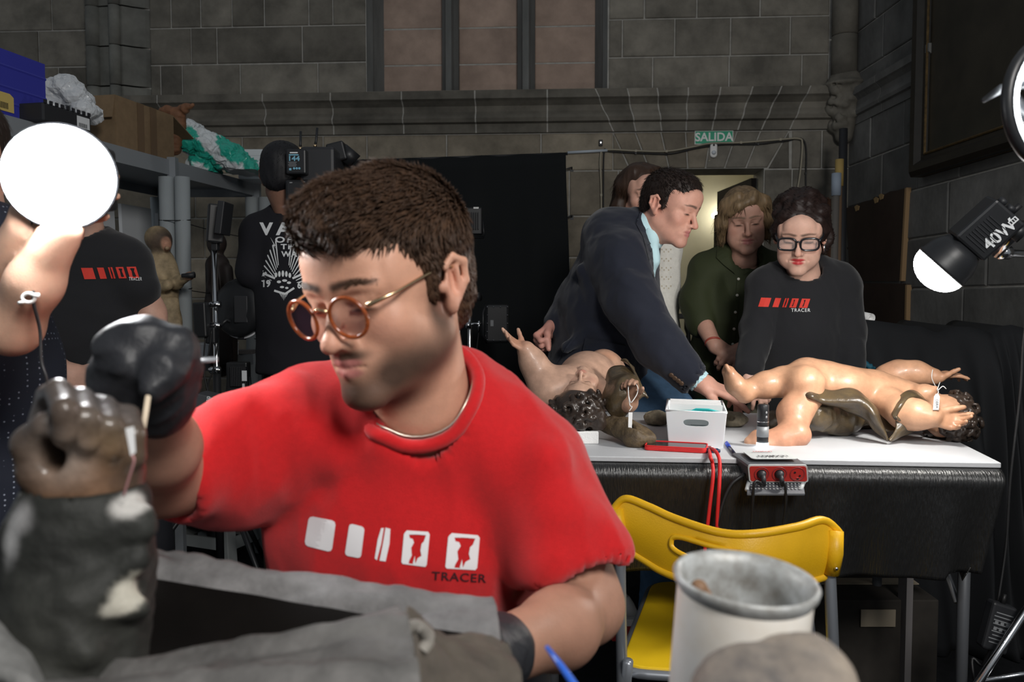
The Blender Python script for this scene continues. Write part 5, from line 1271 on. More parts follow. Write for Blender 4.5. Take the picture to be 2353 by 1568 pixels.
MB().box(fp(667, 389), (.008, .001, .008)).build('symbol', CYAN, bat)
for i in range(4): MB().box(fp(672, 373 + i * 3), (.03 - .004 * (i % 2), .0008, .0018)).build('lettering', GREYP, bat)
for i in range(14):
    x, y = RS.uniform(662, 738), RS.uniform(418, 464); MB().box(at(x, y, 2.878), (RS.choice([.006, .014, .01]), .002, RS.choice([.002, .004]))).build('switch', GREYP, vc)
# ================================================================== THE WORK TABLE
ZT = .85
def tz(px, py, dz=0.0): return on_z(px, py, ZT + dz)
WTOP = mat('white_panel', (.52, .53, .55), .5, var=.08, vscale=9, bump=.1, bscale=200)
TARP = mat('black_woven_tarp', (.012, .012, .012), .32, spec=.9, bump=.8, bscale=300, stretch=(1, .2, .12))
TLEG = mat('grey_table_leg', (.10, .105, .115), .5, .3)
NL, NR, FR, FL = tz(1180, 1046), tz(2301, 1064), tz(2078, 953), tz(1180, 944)
tb_ = thing('work_table', 'long work table with a white panel top under the painted figures', 'table', V(.6, 2.1, 0))
MB().hexa([p - V(0, 0, .012) for p in (NL, NR, FR, FL)], [NL, NR, FR, FL]).build('table_top', WTOP, tb_, bevel=.002)
under = [NL.lerp(NR, .02) + V(0, .03, -.05), NR + V(-.06, .06, -.05), FR + V(-.06, -.05, -.05), FL + V(.02, -.05, -.05)]
MB().hexa(under, [p + V(0, 0, .036) for p in under]).build('frame_panel', TLEG, tb_)
lp = [at(2213, 1400, 1.86), FR + V(-.12, -.1, 0), NL + V(.1, .1, 0), FL + V(.1, -.1, 0)]
for p in lp: MB().cyl(V(p.x, p.y, 0), V(p.x, p.y, .8), .0135, n=14).build('leg', TLEG, tb_, True)
MB().tube([at(2160, 1275, 1.95), at(2200, 1385, 1.87)], .008, 8).build('brace', mat('brace_steel', (.35, .36, .38), .4, .6), tb_, True)
# black tarp hanging over the front
tp = thing('black_tarp', 'black woven plastic sheet hanging over the front edge of the table', 'tarp', V(.6, 1.8, .66))
e0, e1 = NL + V(-.02, 0, -.014), NR + V(-.005, 0, -.014); ed = (e1 - e0); en = V(ed.y, -ed.x, 0).normalized()
if en.y > 0: en = -en
def tarp(s, t):
    L = t * .36; r = .028
    if L < .12: o, z = -.1 + L * .85, 0.0
    elif L < .12 + r * 1.57: a = (L - .12) / r; o, z = .002 + r * math.sin(a), -r * (1 - math.cos(a))
    else: o, z = .03 - (L - .164) * .1, -r - (L - .164) * (1.12 if s < .9 else 1.05)
    fold = (.008 * math.sin(s * 31) + .006 * math.sin(s * 57 + 1)) * max(0, (t - .5)) * 2
    x = s - max(0, t - .45) * .06 * (s > .9) * (s - .9) / .1
    p = e0 + ed * x + en * (o + fold) + V(0, 0, z); return p
MB().grid(tarp, 140, 46).build('sheet', TARP, tp, True, solid=.0015)
def tarp_side(s, t):
    a = e1 + (FR - NR) * (s * .9); L = t * .25
    return a + V(.006 + .02 * math.sin(s * 9) * t - .08 * t * t, 0, -.002 - L)
MB().grid(tarp_side, 30, 16).build('side_flap', TARP, tp, True, solid=.0015)
# things under the table
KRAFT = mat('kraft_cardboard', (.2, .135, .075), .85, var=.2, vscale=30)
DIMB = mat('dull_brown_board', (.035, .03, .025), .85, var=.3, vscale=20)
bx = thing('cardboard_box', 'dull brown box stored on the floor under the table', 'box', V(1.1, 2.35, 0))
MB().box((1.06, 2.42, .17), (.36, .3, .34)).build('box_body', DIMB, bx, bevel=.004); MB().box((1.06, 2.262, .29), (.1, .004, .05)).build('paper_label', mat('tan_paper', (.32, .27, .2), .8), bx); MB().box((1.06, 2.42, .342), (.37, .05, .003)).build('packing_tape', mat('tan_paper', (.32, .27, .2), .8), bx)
bx2 = thing('plank', 'grey plank leaning on the box under the table', 'plank', V(1.0, 2.1, 0))
MB().hexa([at(2060, 1270, 2.2), at(2170, 1315, 2.2), at(2170, 1335, 2.2), at(2060, 1292, 2.2)], [p + V(0, .08, .02) for p in (at(2060, 1270, 2.2), at(2170, 1315, 2.2), at(2170, 1335, 2.2), at(2060, 1292, 2.2))]).build('board', mat('grey_board', (.16, .15, .15), .7), bx2)
MB().hexa([at(2085, 1300, 2.24), at(2100, 1300, 2.24), V(at(2100, 1300, 2.24).x, 2.24, 0), V(at(2085, 1300, 2.24).x, 2.24, 0)], [p + V(0, .05, 0) for p in (at(2085, 1300, 2.24), at(2100, 1300, 2.24), V(at(2100, 1300, 2.24).x, 2.24, 0), V(at(2085, 1300, 2.24).x, 2.24, 0))]).build('support', mat('grey_board', (.16, .15, .15), .7), bx2)
# coiled cable on the floor
cc_ = thing('coiled_cable', 'loose loops of beige cable on the floor beside the yellow chair', 'cable', at(1940, 1400, 1.75))
BEI = mat('beige_cable', (.32, .29, .22), .6)
lp_ = []
for i in range(90):
    a = i / 90 * 2 * math.pi * 3.2; r = .075 + .012 * math.sin(i * .23); y = at(1915, 1385, 1.9)
    lp_.append(V(y.x + .0 + math.cos(a) * r * .75, 1.95 + math.sin(a) * r * 1.6, .02 + .0022 * i + .03 * math.sin(a * .5)))
MB().tube(lp_ + [V(lp_[-1].x - .2, 1.75, .2), V(.4, 1.7, .05)], .0035, 6).build('cord', BEI, cc_, True)

# ---- white storage bin
bin_ = thing('storage_bin', 'white plastic bin with an oval handle hole full of papers on the table', 'bin', tz(1597, 1020))
BINW = mat('white_bin', (.82, .84, .86), .4, sss=.05)
b0, b1 = tz(1538, 1024), tz(1660, 1030); bd = (tz(1640, 975) - tz(1654, 1030)); bd = bd.normalized() * .2; bd.z = 0
hb = .088; tpr = .008; ex = (b1 - b0).normalized()
c00, c10, c11, c01 = b0, b1, b1 + bd, b0 + bd
t00, t10, t11, t01 = c00 - ex * tpr - bd.normalized() * tpr + V(0, 0, hb), c10 + ex * tpr - bd.normalized() * tpr + V(0, 0, hb), c11 + ex * tpr + bd.normalized() * tpr + V(0, 0, hb), c01 - ex * tpr + bd.normalized() * tpr + V(0, 0, hb)
def face_hole(m, A, B, C, D, hx0, hx1, hy0, hy1):
    f = lambda s, t: A.lerp(B, s).lerp(D.lerp(C, s), t)
    n = 20; inn = []
    for i in range(n):
        a = 2 * math.pi * i / n; ca, sa = math.cos(a), math.sin(a); inn.append(((hx0 + hx1) / 2 + (hx1 - hx0) / 2 * math.copysign(abs(ca) ** .5, ca), (hy0 + hy1) / 2 + (hy1 - hy0) / 2 * math.copysign(abs(sa) ** .8, sa)))
    out = []
    for (x, y) in inn:
        dx, dy = x - (hx0 + hx1) / 2, y - (hy0 + hy1) / 2; k = min((1 - .5) / abs(dx) if abs(dx) > 1e-6 else 9e9, (.5) / abs(dy) if abs(dy) > 1e-6 else 9e9) if False else None
        sx = (1 - (hx0 + hx1) / 2 if dx > 0 else (hx0 + hx1) / 2) / max(abs(dx), 1e-6); sy = (1 - (hy0 + hy1) / 2 if dy > 0 else (hy0 + hy1) / 2) / max(abs(dy), 1e-6); k = min(sx, sy)
        out.append(((hx0 + hx1) / 2 + dx * k, (hy0 + hy1) / 2 + dy * k))
    vs = [f(*p) for p in inn] + [f(*p) for p in out] + [A, B, C, D]; fs = [(i, n + i, n + (i + 1) % n, (i + 1) % n) for i in range(n)]
    for ci, cpt in enumerate(((0, 0), (1, 0), (1, 1), (0, 1))):
        for i in range(n):
            o1, o2 = out[i], out[(i + 1) % n]
            if (abs(o1[0] - cpt[0]) < 1e-6 and abs(o2[1] - cpt[1]) < 1e-6 and abs(o2[0] - cpt[0]) > 1e-6) or (abs(o1[1] - cpt[1]) < 1e-6 and abs(o2[0] - cpt[0]) < 1e-6 and abs(o2[1] - cpt[1]) > 1e-6): fs.append((n + i, 2 * n + ci, n + (i + 1) % n))
    m.add(vs, fs)
m = MB(); face_hole(m, c00, c10, t10, t00, .28, .72, .58, .78); m.build('front_wall', BINW, bin_, solid=.003)
MB().add([c10, c11, t11, t10], [(0, 1, 2, 3)]).build('side_wall', BINW, bin_, solid=.003); MB().add([c01, c00, t00, t01], [(0, 1, 2, 3)]).build('side_wall', BINW, bin_, solid=.003)
MB().add([c11, c01, t01, t11], [(0, 1, 2, 3)]).build('back_wall', BINW, bin_, solid=.003); MB().add([c00, c10, c11, c01], [(3, 2, 1, 0)]).build('base', BINW, bin_, solid=.003)
MB().tube([t00, t10, t11, t01], .0035, 8, closed=True).build('rim', BINW, bin_, True)
PAPER = mat('white_paper', (.8, .8, .8), .7); TEAL = mat('teal_plastic', (.03, .42, .42), .35)
cb = (t00 + t10 + t11 + t01) / 4
bd1 = bd.normalized()
for i in range(7):
    pk_ = MB().box(cb + bd1 * (-.075 + i * .017) + V(0, 0, -.012 - .0015 * (i % 3)), (.128 - .006 * (i % 2), .003, .05), (ex, bd1, V(0, 0, 1))).build('paper_packet', PAPER)
    tag(pk_, 'white paper packet, ' + ('first', 'second', 'third', 'fourth', 'fifth', 'sixth', 'seventh')[i] + ' from the front in the white bin', 'packet', 'paper packets in the white bin')
jl = thing('plastic_tub', 'clear tub with a teal lid rim inside the white bin', 'tub', cb + bd1 * .06)
MB().lathe([(.0, -.06), (.033, -.06), (.034, .0)], cb + bd1 * .062 + ex * .022, (0, 0, 1), None, 28).build('tub_wall', mat('frosted_plastic', (.8, .85, .85), .3, alpha=.6), jl, True)
MB().tube([cb + bd1 * .062 + ex * .022 + V(math.cos(a) * .035, math.sin(a) * .035, .002) for a in [i * math.pi / 14 for i in range(28)]], .004, 8, closed=True).build('lid_rim', TEAL, jl, True)
MB().lathe([(0, .003), (.034, .003)], cb + bd1 * .062 + ex * .022, (0, 0, 1), None, 28).build('lid', mat('teal_clear', (.15, .5, .5), .2, alpha=.7), jl)
tl2 = thing('teal_container', 'flat teal container tucked behind the front of the white bin', 'container', cb - bd1 * .085)
MB().prism([cb - bd1 * .088 + ex * x + V(0, 0, z) for x, z in ((-.056, -.004), (-.01, -.002), (.0, .003), (.03, .003), (.06, -.003), (.06, -.012), (-.056, -.012))], bd1 * .004).build('lid_plate', TEAL, tl2); MB().tube([cb - bd1 * .086 + ex * x + V(0, 0, z) for x, z in ((-.056, -.004), (-.01, -.002), (.0, .003), (.03, .003), (.06, -.003))], .0028, 6).build('lid_edge', TEAL, tl2, True)

# ---- phone with strap
ph = thing('smartphone', 'smartphone in a bright red case lying on the white table', 'phone', tz(1553, 1034))
PHR = mat('red_silicone', (.62, .02, .02), .5)
pc = tz(1554, 1033); px_ = (tz(1620, 1036) - tz(1488, 1029)).normalized(); py_ = V(-px_.y, px_.x, 0)
def plate(name, w, h, r, z0, z1, mt, par, c=pc, X=px_, Y=py_, bev=0): return MB().prism([c + X * x + Y * y + V(0, 0, z0) for x, y in rrect(w, h, r)], V(0, 0, z1 - z0)).build(name, mt, par, bevel=bev)
plate('case', .146, .074, .011, .0005, .0105, PHR, ph, bev=.002); plate('screen', .138, .067, .008, .0106, .0112, mat('black_glass', (.01, .011, .014), .08, spec=.8), ph)
plate('case_lip', .146, .074, .011, .0098, .0118, PHR, ph) if False else None
MB().tube([pc + px_ * x + py_ * y + V(0, 0, .0115) for x, y in rrect(.143, .071, .01)], .0016, 6, closed=True).build('case_lip', PHR, ph, True)
for i, x in enumerate((-.03, -.008)): MB().box(pc + px_ * x - py_ * .0372 + V(0, 0, .006), (.016, .0014, .003), (px_, py_, V(0, 0, 1))).build('side_button', PHR, ph, bevel=.0005)
stp = thing('phone_strap', 'red cord strap hanging from the phone over the table edge', 'strap', at(1645, 1060, 1.8))
end = pc + px_ * .078 + V(0, 0, .006)
MB().tube(spline([end + py_ * .008, tz(1640, 1034, .014), tz(1649, 1045, .012), at(1654, 1068, 1.755), at(1652, 1130, 1.735), at(1648, 1200, 1.735), at(1648, 1290, 1.735), at(1640, 1345, 1.735), at(1626, 1335, 1.735), at(1619, 1280, 1.735), at(1628, 1190, 1.735), at(1638, 1100, 1.74), at(1637, 1066, 1.755), tz(1632, 1050, .012), end - py_ * .01], 7), .0042, 8).build('cord', PHR, stp, True)
for s in (-1, 1): MB().tube([end + py_ * (.01 * s) + px_ * (.006 * math.cos(a)) + V(0, 0, .004 * math.sin(a)) for a in [i * math.pi / 5 for i in range(10)]], .0012, 6, closed=True).build('ring', CHROME, stp, True)
# ---- pens
def pen(label, a, b, capm, bodym, tip=True):
    a, b = tz(*a, .005), tz(*b, .005); d = (b - a).normalized(); p = thing('pen', label, 'pen', a, 'pens on the white table')
    MB().tube([a, a + d * .003, a + d * .05], [.0035, .0048, .0045], 10).build('cap', capm, p, True); MB().tube([a + d * .048, b], .0036, 8).build('barrel', bodym, p, True); MB().tube([b, b + d * .009], [.0034, .001], 8).build('tip', BLKP, p, True)
    MB().box(a + d * .025 + V(0, 0, .0055), (.04, .003, .0014), (d, V(-d.y, d.x, 0), V(0, 0, 1))).build('clip', capm, p)
pen('ballpoint pen with a blue cap lying beside the digital microscope', (1669, 1019), (1688, 1043), mat('blue_cap', (.03, .07, .5), .35), mat('dark_barrel', (.02, .02, .04), .2))
pen('dark blue pen partly under the red phone strap', (1655, 1037), (1612, 1036), mat('navy_cap', (.012, .03, .08), .35), mat('dark_barrel', (.02, .02, .04), .2))
# ---- digital microscope
mc = tz(1752, 1028); ms_ = thing('digital_microscope', 'black and grey tube microscope standing on its glowing base', 'microscope', mc)
MB().lathe([(0, .028), (.0125, .028), (.0135, .026), (.0138, .022), (.0138, .012), (0, .012)], mc, (0, 0, 1), None, 28).build('lower_barrel', BLK, ms_, True)
MB().lathe([(.0, .052), (.0145, .052), (.0145, .026), (0, .026)], mc, (0, 0, 1), None, 28).build('focus_ring', mat('grey_ring', (.25, .26, .27), .5, .3), ms_, True)
MB().lathe([(0, .106), (.012, .106), (.0138, .103), (.0138, .052), (0, .052)], mc, (0, 0, 1), None, 28).build('upper_barrel', BLK, ms_, True)
MB().lathe([(.0139, .0628), (.0141, .0634), (.0139, .064)], mc, (0, 0, 1), None, 28).build('silver_band', CHROME, ms_, True)
MB().lathe([(.0125, .012), (.0145, .011), (.015, .001), (.0125, .001)], mc, (0, 0, 1), None, 28).build('light_skirt', mat('microscope_glow', (1, 1, 1), .4, emit=6, emitc=(.85, .95, 1)), ms_, True)
for dz in (.087, .076): MB().ball(mc + V(.004, -.0128, dz), (.0026, .0014, .0032)).build('button', mat('grey_button', (.3, .3, .31), .4), ms_, True)
# ---- power strip clamped to the table edge
pw = thing('power_strip', 'grey and red three-socket power strip clamped to the table edge', 'power strip', at(1780, 1085, 1.74))
PGREY = mat('strip_grey', (.08, .085, .095), .5); PLIGHT = mat('strip_light_grey', (.5, .52, .52), .5); PRED = mat('strip_red', (.45, .03, .025), .45)
A0 = at(1718, 1068, 1.72); A1 = at(1857, 1068, 1.715); A2 = at(1855, 1108, 1.725); A3 = at(1722, 1110, 1.73)
bk = V(0, .11, .006)
MB().hexa([A3, A2, A2 + V(0, .1, .012), A3 + V(-.004, .1, .012)], [A0, A1, A1 + bk, A0 + V(-.008, .11, .006)]).build('case', PGREY, pw, bevel=.007)
fx = (A1 - A0).normalized(); fz = (A0 - A3).normalized(); fn_ = fx.cross(fz); fn_ = fn_ if fn_.y < 0 else -fn_
fc = (A0 + A1 + A2 + A3) / 4
MB().prism([fc + fx * x + fz * y + fn_ * .0005 for x, y in rrect(.122, .036, .005)], fn_ * .002).build('face_plate', PRED, pw)
MB().prism([fc + fx * x + fz * y - fn_ * .002 for x, y in rrect(.128, .042, .006)], fn_ * .003).build('bezel', PLIGHT, pw)
for i in (-1, 0, 1):
    c_ = fc + fx * (.0385 * i + .002) + fn_ * .003
    so = MB().lathe([(.0, -.0005), (.0135, -.0005), (.0145, .001), (.016, .0015), (.0165, .0005)], c_, fn_, None, 28).build('socket', mat('socket_red', (.24, .025, .025), .5), pw, True)
    if i == 1:
        for s in (-1, 1): MB().lathe([(0, .001), (.0024, .001)], c_ + fx * (.005 * s) - fz * (.004 * s), fn_, None, 12).build('pin_hole', BLK, so)
        MB().box(c_ + fz * -.0105 + fn_ * .001, (.004, .003, .003), (fx, fn_, fz)).build('earth_contact', CHROME, so)
    else:
        MB().lathe([(0, .012), (.006, .0115), (.0085, .006), (.011, .0), (.0, .0)], c_, fn_, None, 16).build('plug', BLKP, so, True)
        MB().tube([c_ + fn_ * .008, c_ + fn_ * .016 - fz * .006, c_ + fn_ * .017 - fz * .02], [.006, .0055, .004], 10).build('plug_neck', BLKP, so, True)
Tm = (A0 + A1) / 2 + bk * .5 + V(0, 0, .0035)
MB().prism([Tm + fx * x + V(0, 1, .04) * y + V(0, 0, .003) for x, y in rrect(.1, .075, .01)], V(0, 0, .0012)).build('top_label', PLIGHT, pw)
text_obj('lettering', 'LEXMAN', .017, Tm + V(0, -.02, .005), -fx, V(0, -1, -.04), mat('dark_print', (.06, .06, .065), .6), pw, bold=.003, lift=.001); text_obj('lettering', 'LEXMAN', .011, Tm + V(-.01, .022, .0068), -fx, V(0, -1, -.04), PRED, pw, bold=.003, lift=.001)
q0, q1 = at(1716, 1108, 1.735), at(1846, 1110, 1.73); q2, q3 = at(1850, 1134, 1.70), at(1716, 1134, 1.70)
MB().hexa([q3 - V(0, 0, .006), q2 - V(0, 0, .006), q1 - V(0, 0, .006), q0 - V(0, 0, .006)], [q3, q2, q1, q0]).build('clamp_plate', PGREY, pw, bevel=.002)
for r in range(3):
    for i in range(14):
        pp = q0.lerp(q1, .08 + i * .064).lerp(q3.lerp(q2, .08 + i * .064), .15 + r * .24); MB().box(pp + V(0, 0, .0012), (.003, .005, .002)).build('grip_rib', PLIGHT, pw)
MB().tube([A3 + V(.002, .01, .0), q3 + V(.004, .012, .004)], .005, 8).build('hinge_arm', PLIGHT, pw, True); MB().tube([A2 + V(-.004, .01, .0), q2 + V(-.006, .012, .004)], .005, 8).build('hinge_arm', PLIGHT, pw, True)
pcord = thing('electric_cable', 'black cord hanging from the middle socket of the power strip', 'cable', at(1803, 1200, 1.7))
s1 = fc + fx * .002 + fn_ * .02 - fz * .02
MB().tube(spline([s1, at(1803, 1110, 1.695), at(1806, 1150, 1.70), at(1801, 1200, 1.715), at(1790, 1290, 1.73)], 8), .0032, 6).build('cord', CABLE, pcord, True)
pcord = thing('electric_cable', 'black cord hanging from the left socket of the power strip', 'cable', at(1735, 1150, 1.7)); s0 = fc - fx * .0365 + fn_ * .02 - fz * .02
MB().tube(spline([s0, at(1735, 1108, 1.695), at(1730, 1150, 1.70), at(1727, 1220, 1.72), at(1724, 1300, 1.73)], 8), .0032, 6).build('cord', CABLE, pcord, True)
pcord = thing('electric_cable', 'black supply cord leaving the left side of the power strip', 'cable', at(1690, 1120, 1.74)); s2 = A3 + V(-.004, .03, .012)
MB().tube(spline([s2, at(1705, 1094, 1.74), at(1680, 1115, 1.735), at(1660, 1160, 1.735), at(1645, 1230, 1.735), at(1640, 1320, 1.735)], 8), .0042, 6).build('cord', CABLE, pcord, True)
# ---- stone fragments
FRAG = mat('crusted_fragment', (.27, .23, .16), .85, var=.6, vscale=40, bump=.7, bscale=120)
def lump(name, label, cat, c, r, seed, mt, n=14, h=.005, amp=.003, sc=90, flatb=True):
    c = Vector(c); rr2 = np.random.RandomState(seed); Fd = Field(); Fd.ell(c + V(0, 0, r[2] * .9), r, k=.01)
    for i in range(n):
        d = rr2.normal(size=3); d /= np.linalg.norm(d); Fd.ell(c + V(d[0] * r[0] * .7, d[1] * r[1] * .7, r[2] * .9 + d[2] * r[2] * .5), r[2] * (.35 + .3 * rr2.rand()), k=.012, mode='+' if i % 3 else '-')
    if flatb: Fd.half((0, 0, c.z + .001), (0, 0, -1))
    v, q = Fd.mesh(h); nn = vnormals(v, q); v = v + nn * (amp * wav(v, sc, seed))[:, None]; v[:, 2] = np.maximum(v[:, 2], c.z + .0005) if flatb else v[:, 2]
    o = mesh_obj(name, v, q, mt, None, True); return tag(o, label, cat)
lump('stone_fragment', 'rough crusted fragment lying left of the white bin', 'fragment', tz(1509, 976), (.036, .045, .022), 3, FRAG)
lump('stone_fragment', 'rough twisted fragment lying right of the white bin', 'fragment', tz(1683, 980), (.042, .045, .022), 8, FRAG)
# ---- white foam support
fb = thing('foam_block', 'white foam block propping up the curly carved head', 'block', tz(1345, 1023)); 
p0 = tz(1300, 1020); MB().box(tz(1325, 1021) + V(.005, .04, .016), (.1, .085, .032)).build('block', mat('white_foam', (.8, .8, .79), .8, bump=.3, bscale=300), fb, bevel=.003)
# ================================================================== THE PAINTED WOODEN FIGURES
POLY = mat('painted_wood_flesh', (.6, .35, .22), .42, attr=True, var=.2, vscale=35, bump=.15, bscale=120, coat=.1, spec=.45)
BRZ = mat('gilded_brown_drapery', (.04, .03, .021), .36, base2=(.10, .068, .03), var=.4, vscale=28, bump=.4, bscale=90, spec=.6, coat=.2)
CARVH = mat('carved_brown_hair', (.04, .027, .02), .35, var=.4, vscale=60, bump=.3, bscale=120, coat=.25)
GILT = mat('worn_gilding', (.32, .19, .06), .4, .5, var=.6, vscale=60, bump=.4, bscale=140)
FL_ = (.5, .275, .165); FD_ = (.36, .18, .1); PK_ = (.6, .27, .17)
def sheet(name, edges, mt, par, th=.006, nu=40, wv=.0, seed=0):
    """carved sheet lofted through rows of control points"""
    rows = [spline(e, 10) for e in edges]; n = min(len(r) for r in rows)
    def smp(r, s):
        f = s * (len(r) - 1); i = min(int(f), len(r) - 2); return r[i].lerp(r[i + 1], f - i)
    R = [[smp(r, i / nu) for i in range(nu + 1)] for r in rows]
    cols = [spline([R[j][i] for j in range(len(R))], 6) for i in range(nu + 1)]; m_ = len(cols[0])
    vs = [cols[i][j] for j in range(m_) for i in range(nu + 1)]
    if wv: vs = [p + V(noise.noise(p * 22), noise.noise(p * 22 + V(5, 0, 0)), noise.noise(p * 22 + V(0, 7, 0))) * wv for p in vs]
    fs = [(j * (nu + 1) + i, j * (nu + 1) + i + 1, (j + 1) * (nu + 1) + i + 1, (j + 1) * (nu + 1) + i) for j in range(m_ - 1) for i in range(nu)]
    return mesh_obj(name, vs, fs, mt, par, True, solid=th)
def curls(F, c, r, n, seed, rot=None, s=1.0, front=None):
    rr2 = np.random.RandomState(seed)
    for i in range(n):
        d = rr2.normal(size=3); d /= np.linalg.norm(d)
        if front is not None and np.dot(d, npa(front)) > .45: continue
        p = Vector(c) + Vector(d) * r; x, y, z = frame_from(Vector(d)); R0 = (.016 + .006 * rr2.rand()) * s; ph = rr2.rand() * 6.28; pts = []; rs_ = []
        for k_ in range(9):
            a = ph + k_ * .85; rad = R0 * (1 - k_ * .09); pts.append(p + x * math.cos(a) * rad + y * math.sin(a) * rad + z * (.004 * k_ * .55 * s)); rs_.append((.0075 - .0004 * k_) * s)
        F.chain(pts, rs_, k=.003)
def fleshpaint(v, ops): return paint(v, FL_, ops)

# ---- right figure: lying child with outstretched arms
p2 = thing('painted_figure', 'painted wooden child figure lying on the right half of the table', 'statue', tz(1900, 1010))
Y0 = 2.12
F = Field()
F.chain([at(1716, 895, 2.10), at(1760, 885, 2.1), at(1800, 878, 2.11), at(1850, 872, 2.13)], [.0255, .033, .038, .048], k=.02)
F.chain([at(1711, 905, 2.09), at(1690, 885, 2.08), at(1674, 855, 2.08)], [.026, .024, .017], k=.015, flat=((0, 1, 0), .75))
for i in range(5): F.cone(at(1674 - i * 1.2, 852 - i * .5, 2.06 + i * .011), at(1669 - i * .6, 841 + i * 1.5, 2.06 + i * .011), .0075, .006, k=.004)
F.chain([at(1858, 872, 2.14), at(1900, 880, 2.14), at(1955, 893, 2.14), at(2010, 902, 2.14), at(2055, 912, 2.14)], [.056, .052, .052, .054, .048], k=.03, flat=((0, 1, .1), .85))
F.ell(at(1945, 886, 2.1), (.05, .045, .042), k=.03); F.ell(at(1850, 880, 2.06), (.05, .045, .045), k=.03)
# bent leg
F.chain([at(1850, 915, 2.06), at(1825, 950, 2.03), at(1822, 990, 2.0)], [.045, .041, .036], k=.015); F.chain([at(1825, 1000, 1.985), at(1795, 1012, 1.98), at(1765, 1014, 1.985)], [.034, .03, .024], k=.02)
F.ell(at(1838, 1001, 1.97), (.024, .02, .02), k=.02); F.chain([at(1765, 1014, 1.985), at(1742, 1008, 1.99), at(1722, 1016, 1.99)], [.024, .02, .014], k=.012)
# rear arm
F.chain([at(2045, 890, 2.22), at(2040, 868, 2.25), at(2065, 856, 2.24), at(2105, 857, 2.22), at(2145, 866, 2.2)], [.036, .034, .032, .031, .024], k=.02)
hand(F, at(2145, 866, 2.2), V(1, -.1, .18), V(.1, .2, -1), -1, [.2, .35, .5, .6], size=.52, spread=.3, thumb=(.5, -.6, .1), fat=1.25, k=.004)
# front arm
F.chain([at(2050, 930, 2.06), at(2078, 950, 2.0), at(2110, 954, 1.97), at(2140, 958, 1.95)], [.042, .038, .035, .026], k=.02)
hand(F, at(2140, 958, 1.95), V(1, -.15, -.22), V(.05, -.9, .4), -1, [(.1, .1, .1), (.7, .5, .3), (.8, .6, .3), (.85, .6, .3)], size=.58, spread=.25, thumb=(.4, .2, .1), fat=1.25, k=.004)
# neck and head
F.chain([at(2070, 915, 2.12), at(2120, 915, 2.1)], [.045, .035], k=.03); hc2 = at(2176, 958, 2.05)
F.ell(hc2, (.06, .055, .058), k=.02); F.ell(at(2125, 905, 2.06), (.03, .03, .026), k=.02)
F.cone(at(2150, 893, 2.04), at(2140, 900, 2.04), .007, .009, k=.01)
v, q = F.mesh(.0035); c_ = fleshpaint(v, [(at(1674, 848, 2.08), (.02, .05, .02), FD_, .8, .7), (at(2175, 845, 2.19), (.045, .05, .03), FD_, .8, .6), (at(2190, 985, 1.93), (.04, .05, .03), FD_, .7, .7), (at(1822, 1005, 1.97), (.09, .05, .03), PK_, .8, .8), (at(1830, 950, 2.0), (.05, .05, .05), PK_, .8, .5), (at(2050, 850, 2.25), (.03, .03, .02), (.55, .22, .15), .8, .6), (at(1840, 905, 2.02), (.012, .03, .02), FD_, .8, .6), (at(1900, 960, 2.08), (.08, .05, .02), FD_, .8, .5)])
mesh_obj('body', v, q, POLY, p2, True, c_)
Hc_ = Field(); Hc_.ell(hc2 + V(.012, .005, -.006), (.062, .058, .06), k=.01); curls(Hc_, hc2 + V(.012, 0, -.006), .058, 60, 5, front=(-.8, 0, .6)); Hc_.ell(hc2 + V(-.055, -.01, .045), (.045, .06, .035), k=.01, mode='-')
v, q = Hc_.mesh(.0032, 0); v[:, 2] = np.maximum(v[:, 2], ZT + .0006); mesh_obj('carved_hair', v, q, CARVH, p2, True)
Y1 = 2.02
def zp(x, y, Y): return at(1620 + x / 3.361, 780 + y / 3.361, Y)
sheet('drapery', [[zp(690, 425, 2.06), zp(800, 388, 2.04), zp(900, 395, 2.05), zp(1010, 402, 2.03), zp(1130, 384, 2.03), zp(1230, 440, 2.02), zp(1310, 520, 2.0), zp(1370, 640, 1.99), zp(1410, 770, 1.98)],
                  [zp(715, 450, 2.05), zp(810, 450, 2.0), zp(900, 470, 2.01), zp(1010, 482, 2.0), zp(1130, 480, 1.99), zp(1215, 500, 1.98), zp(1290, 570, 1.96), zp(1350, 660, 1.96), zp(1415, 778, 1.96)],
                  [zp(760, 490, 2.08), zp(840, 470, 2.05), zp(900, 490, 2.05), zp(1000, 510, 2.04), zp(1100, 545, 2.03), zp(1190, 600, 2.02), zp(1270, 650, 2.0), zp(1340, 720, 1.99), zp(1420, 782, 1.97)]], BRZ, p2, .006, wv=.006)
sheet('drapery', [[zp(1450, 560, 2.0), zp(1478, 480, 2.0), zp(1540, 415, 2.02), zp(1630, 410, 2.05), zp(1725, 500, 2.07)], [zp(1450, 600, 1.97), zp(1500, 520, 1.965), zp(1560, 455, 1.98), zp(1640, 440, 2.0), zp(1725, 510, 2.03)], [zp(1480, 640, 1.98), zp(1515, 560, 1.985), zp(1560, 500, 2.0), zp(1630, 490, 2.02), zp(1700, 530, 2.05)]], BRZ, p2, .006, wv=.003)
sheet('drapery', [[zp(1440, 540, 1.99), zp(1465, 620, 1.98), zp(1470, 690, 1.97), zp(1420, 780, 1.97)], [zp(1480, 620, 1.965), zp(1560, 650, 1.97), zp(1510, 720, 1.97), zp(1430, 784, 1.965)], [zp(1560, 620, 2.0), zp(1620, 680, 2.02), zp(1560, 730, 2.0), zp(1440, 784, 1.97)]], BRZ, p2, .005, wv=.003)
sheet('drapery', [[zp(1350, 560, 2.06), zp(1450, 600, 2.05), zp(1600, 640, 2.05), zp(1690, 670, 2.05)], [zp(1370, 690, 2.03), zp(1420, 720, 2.02), zp(1550, 710, 2.03), zp(1690, 690, 2.04)]], BRZ, p2, .005, wv=.004)
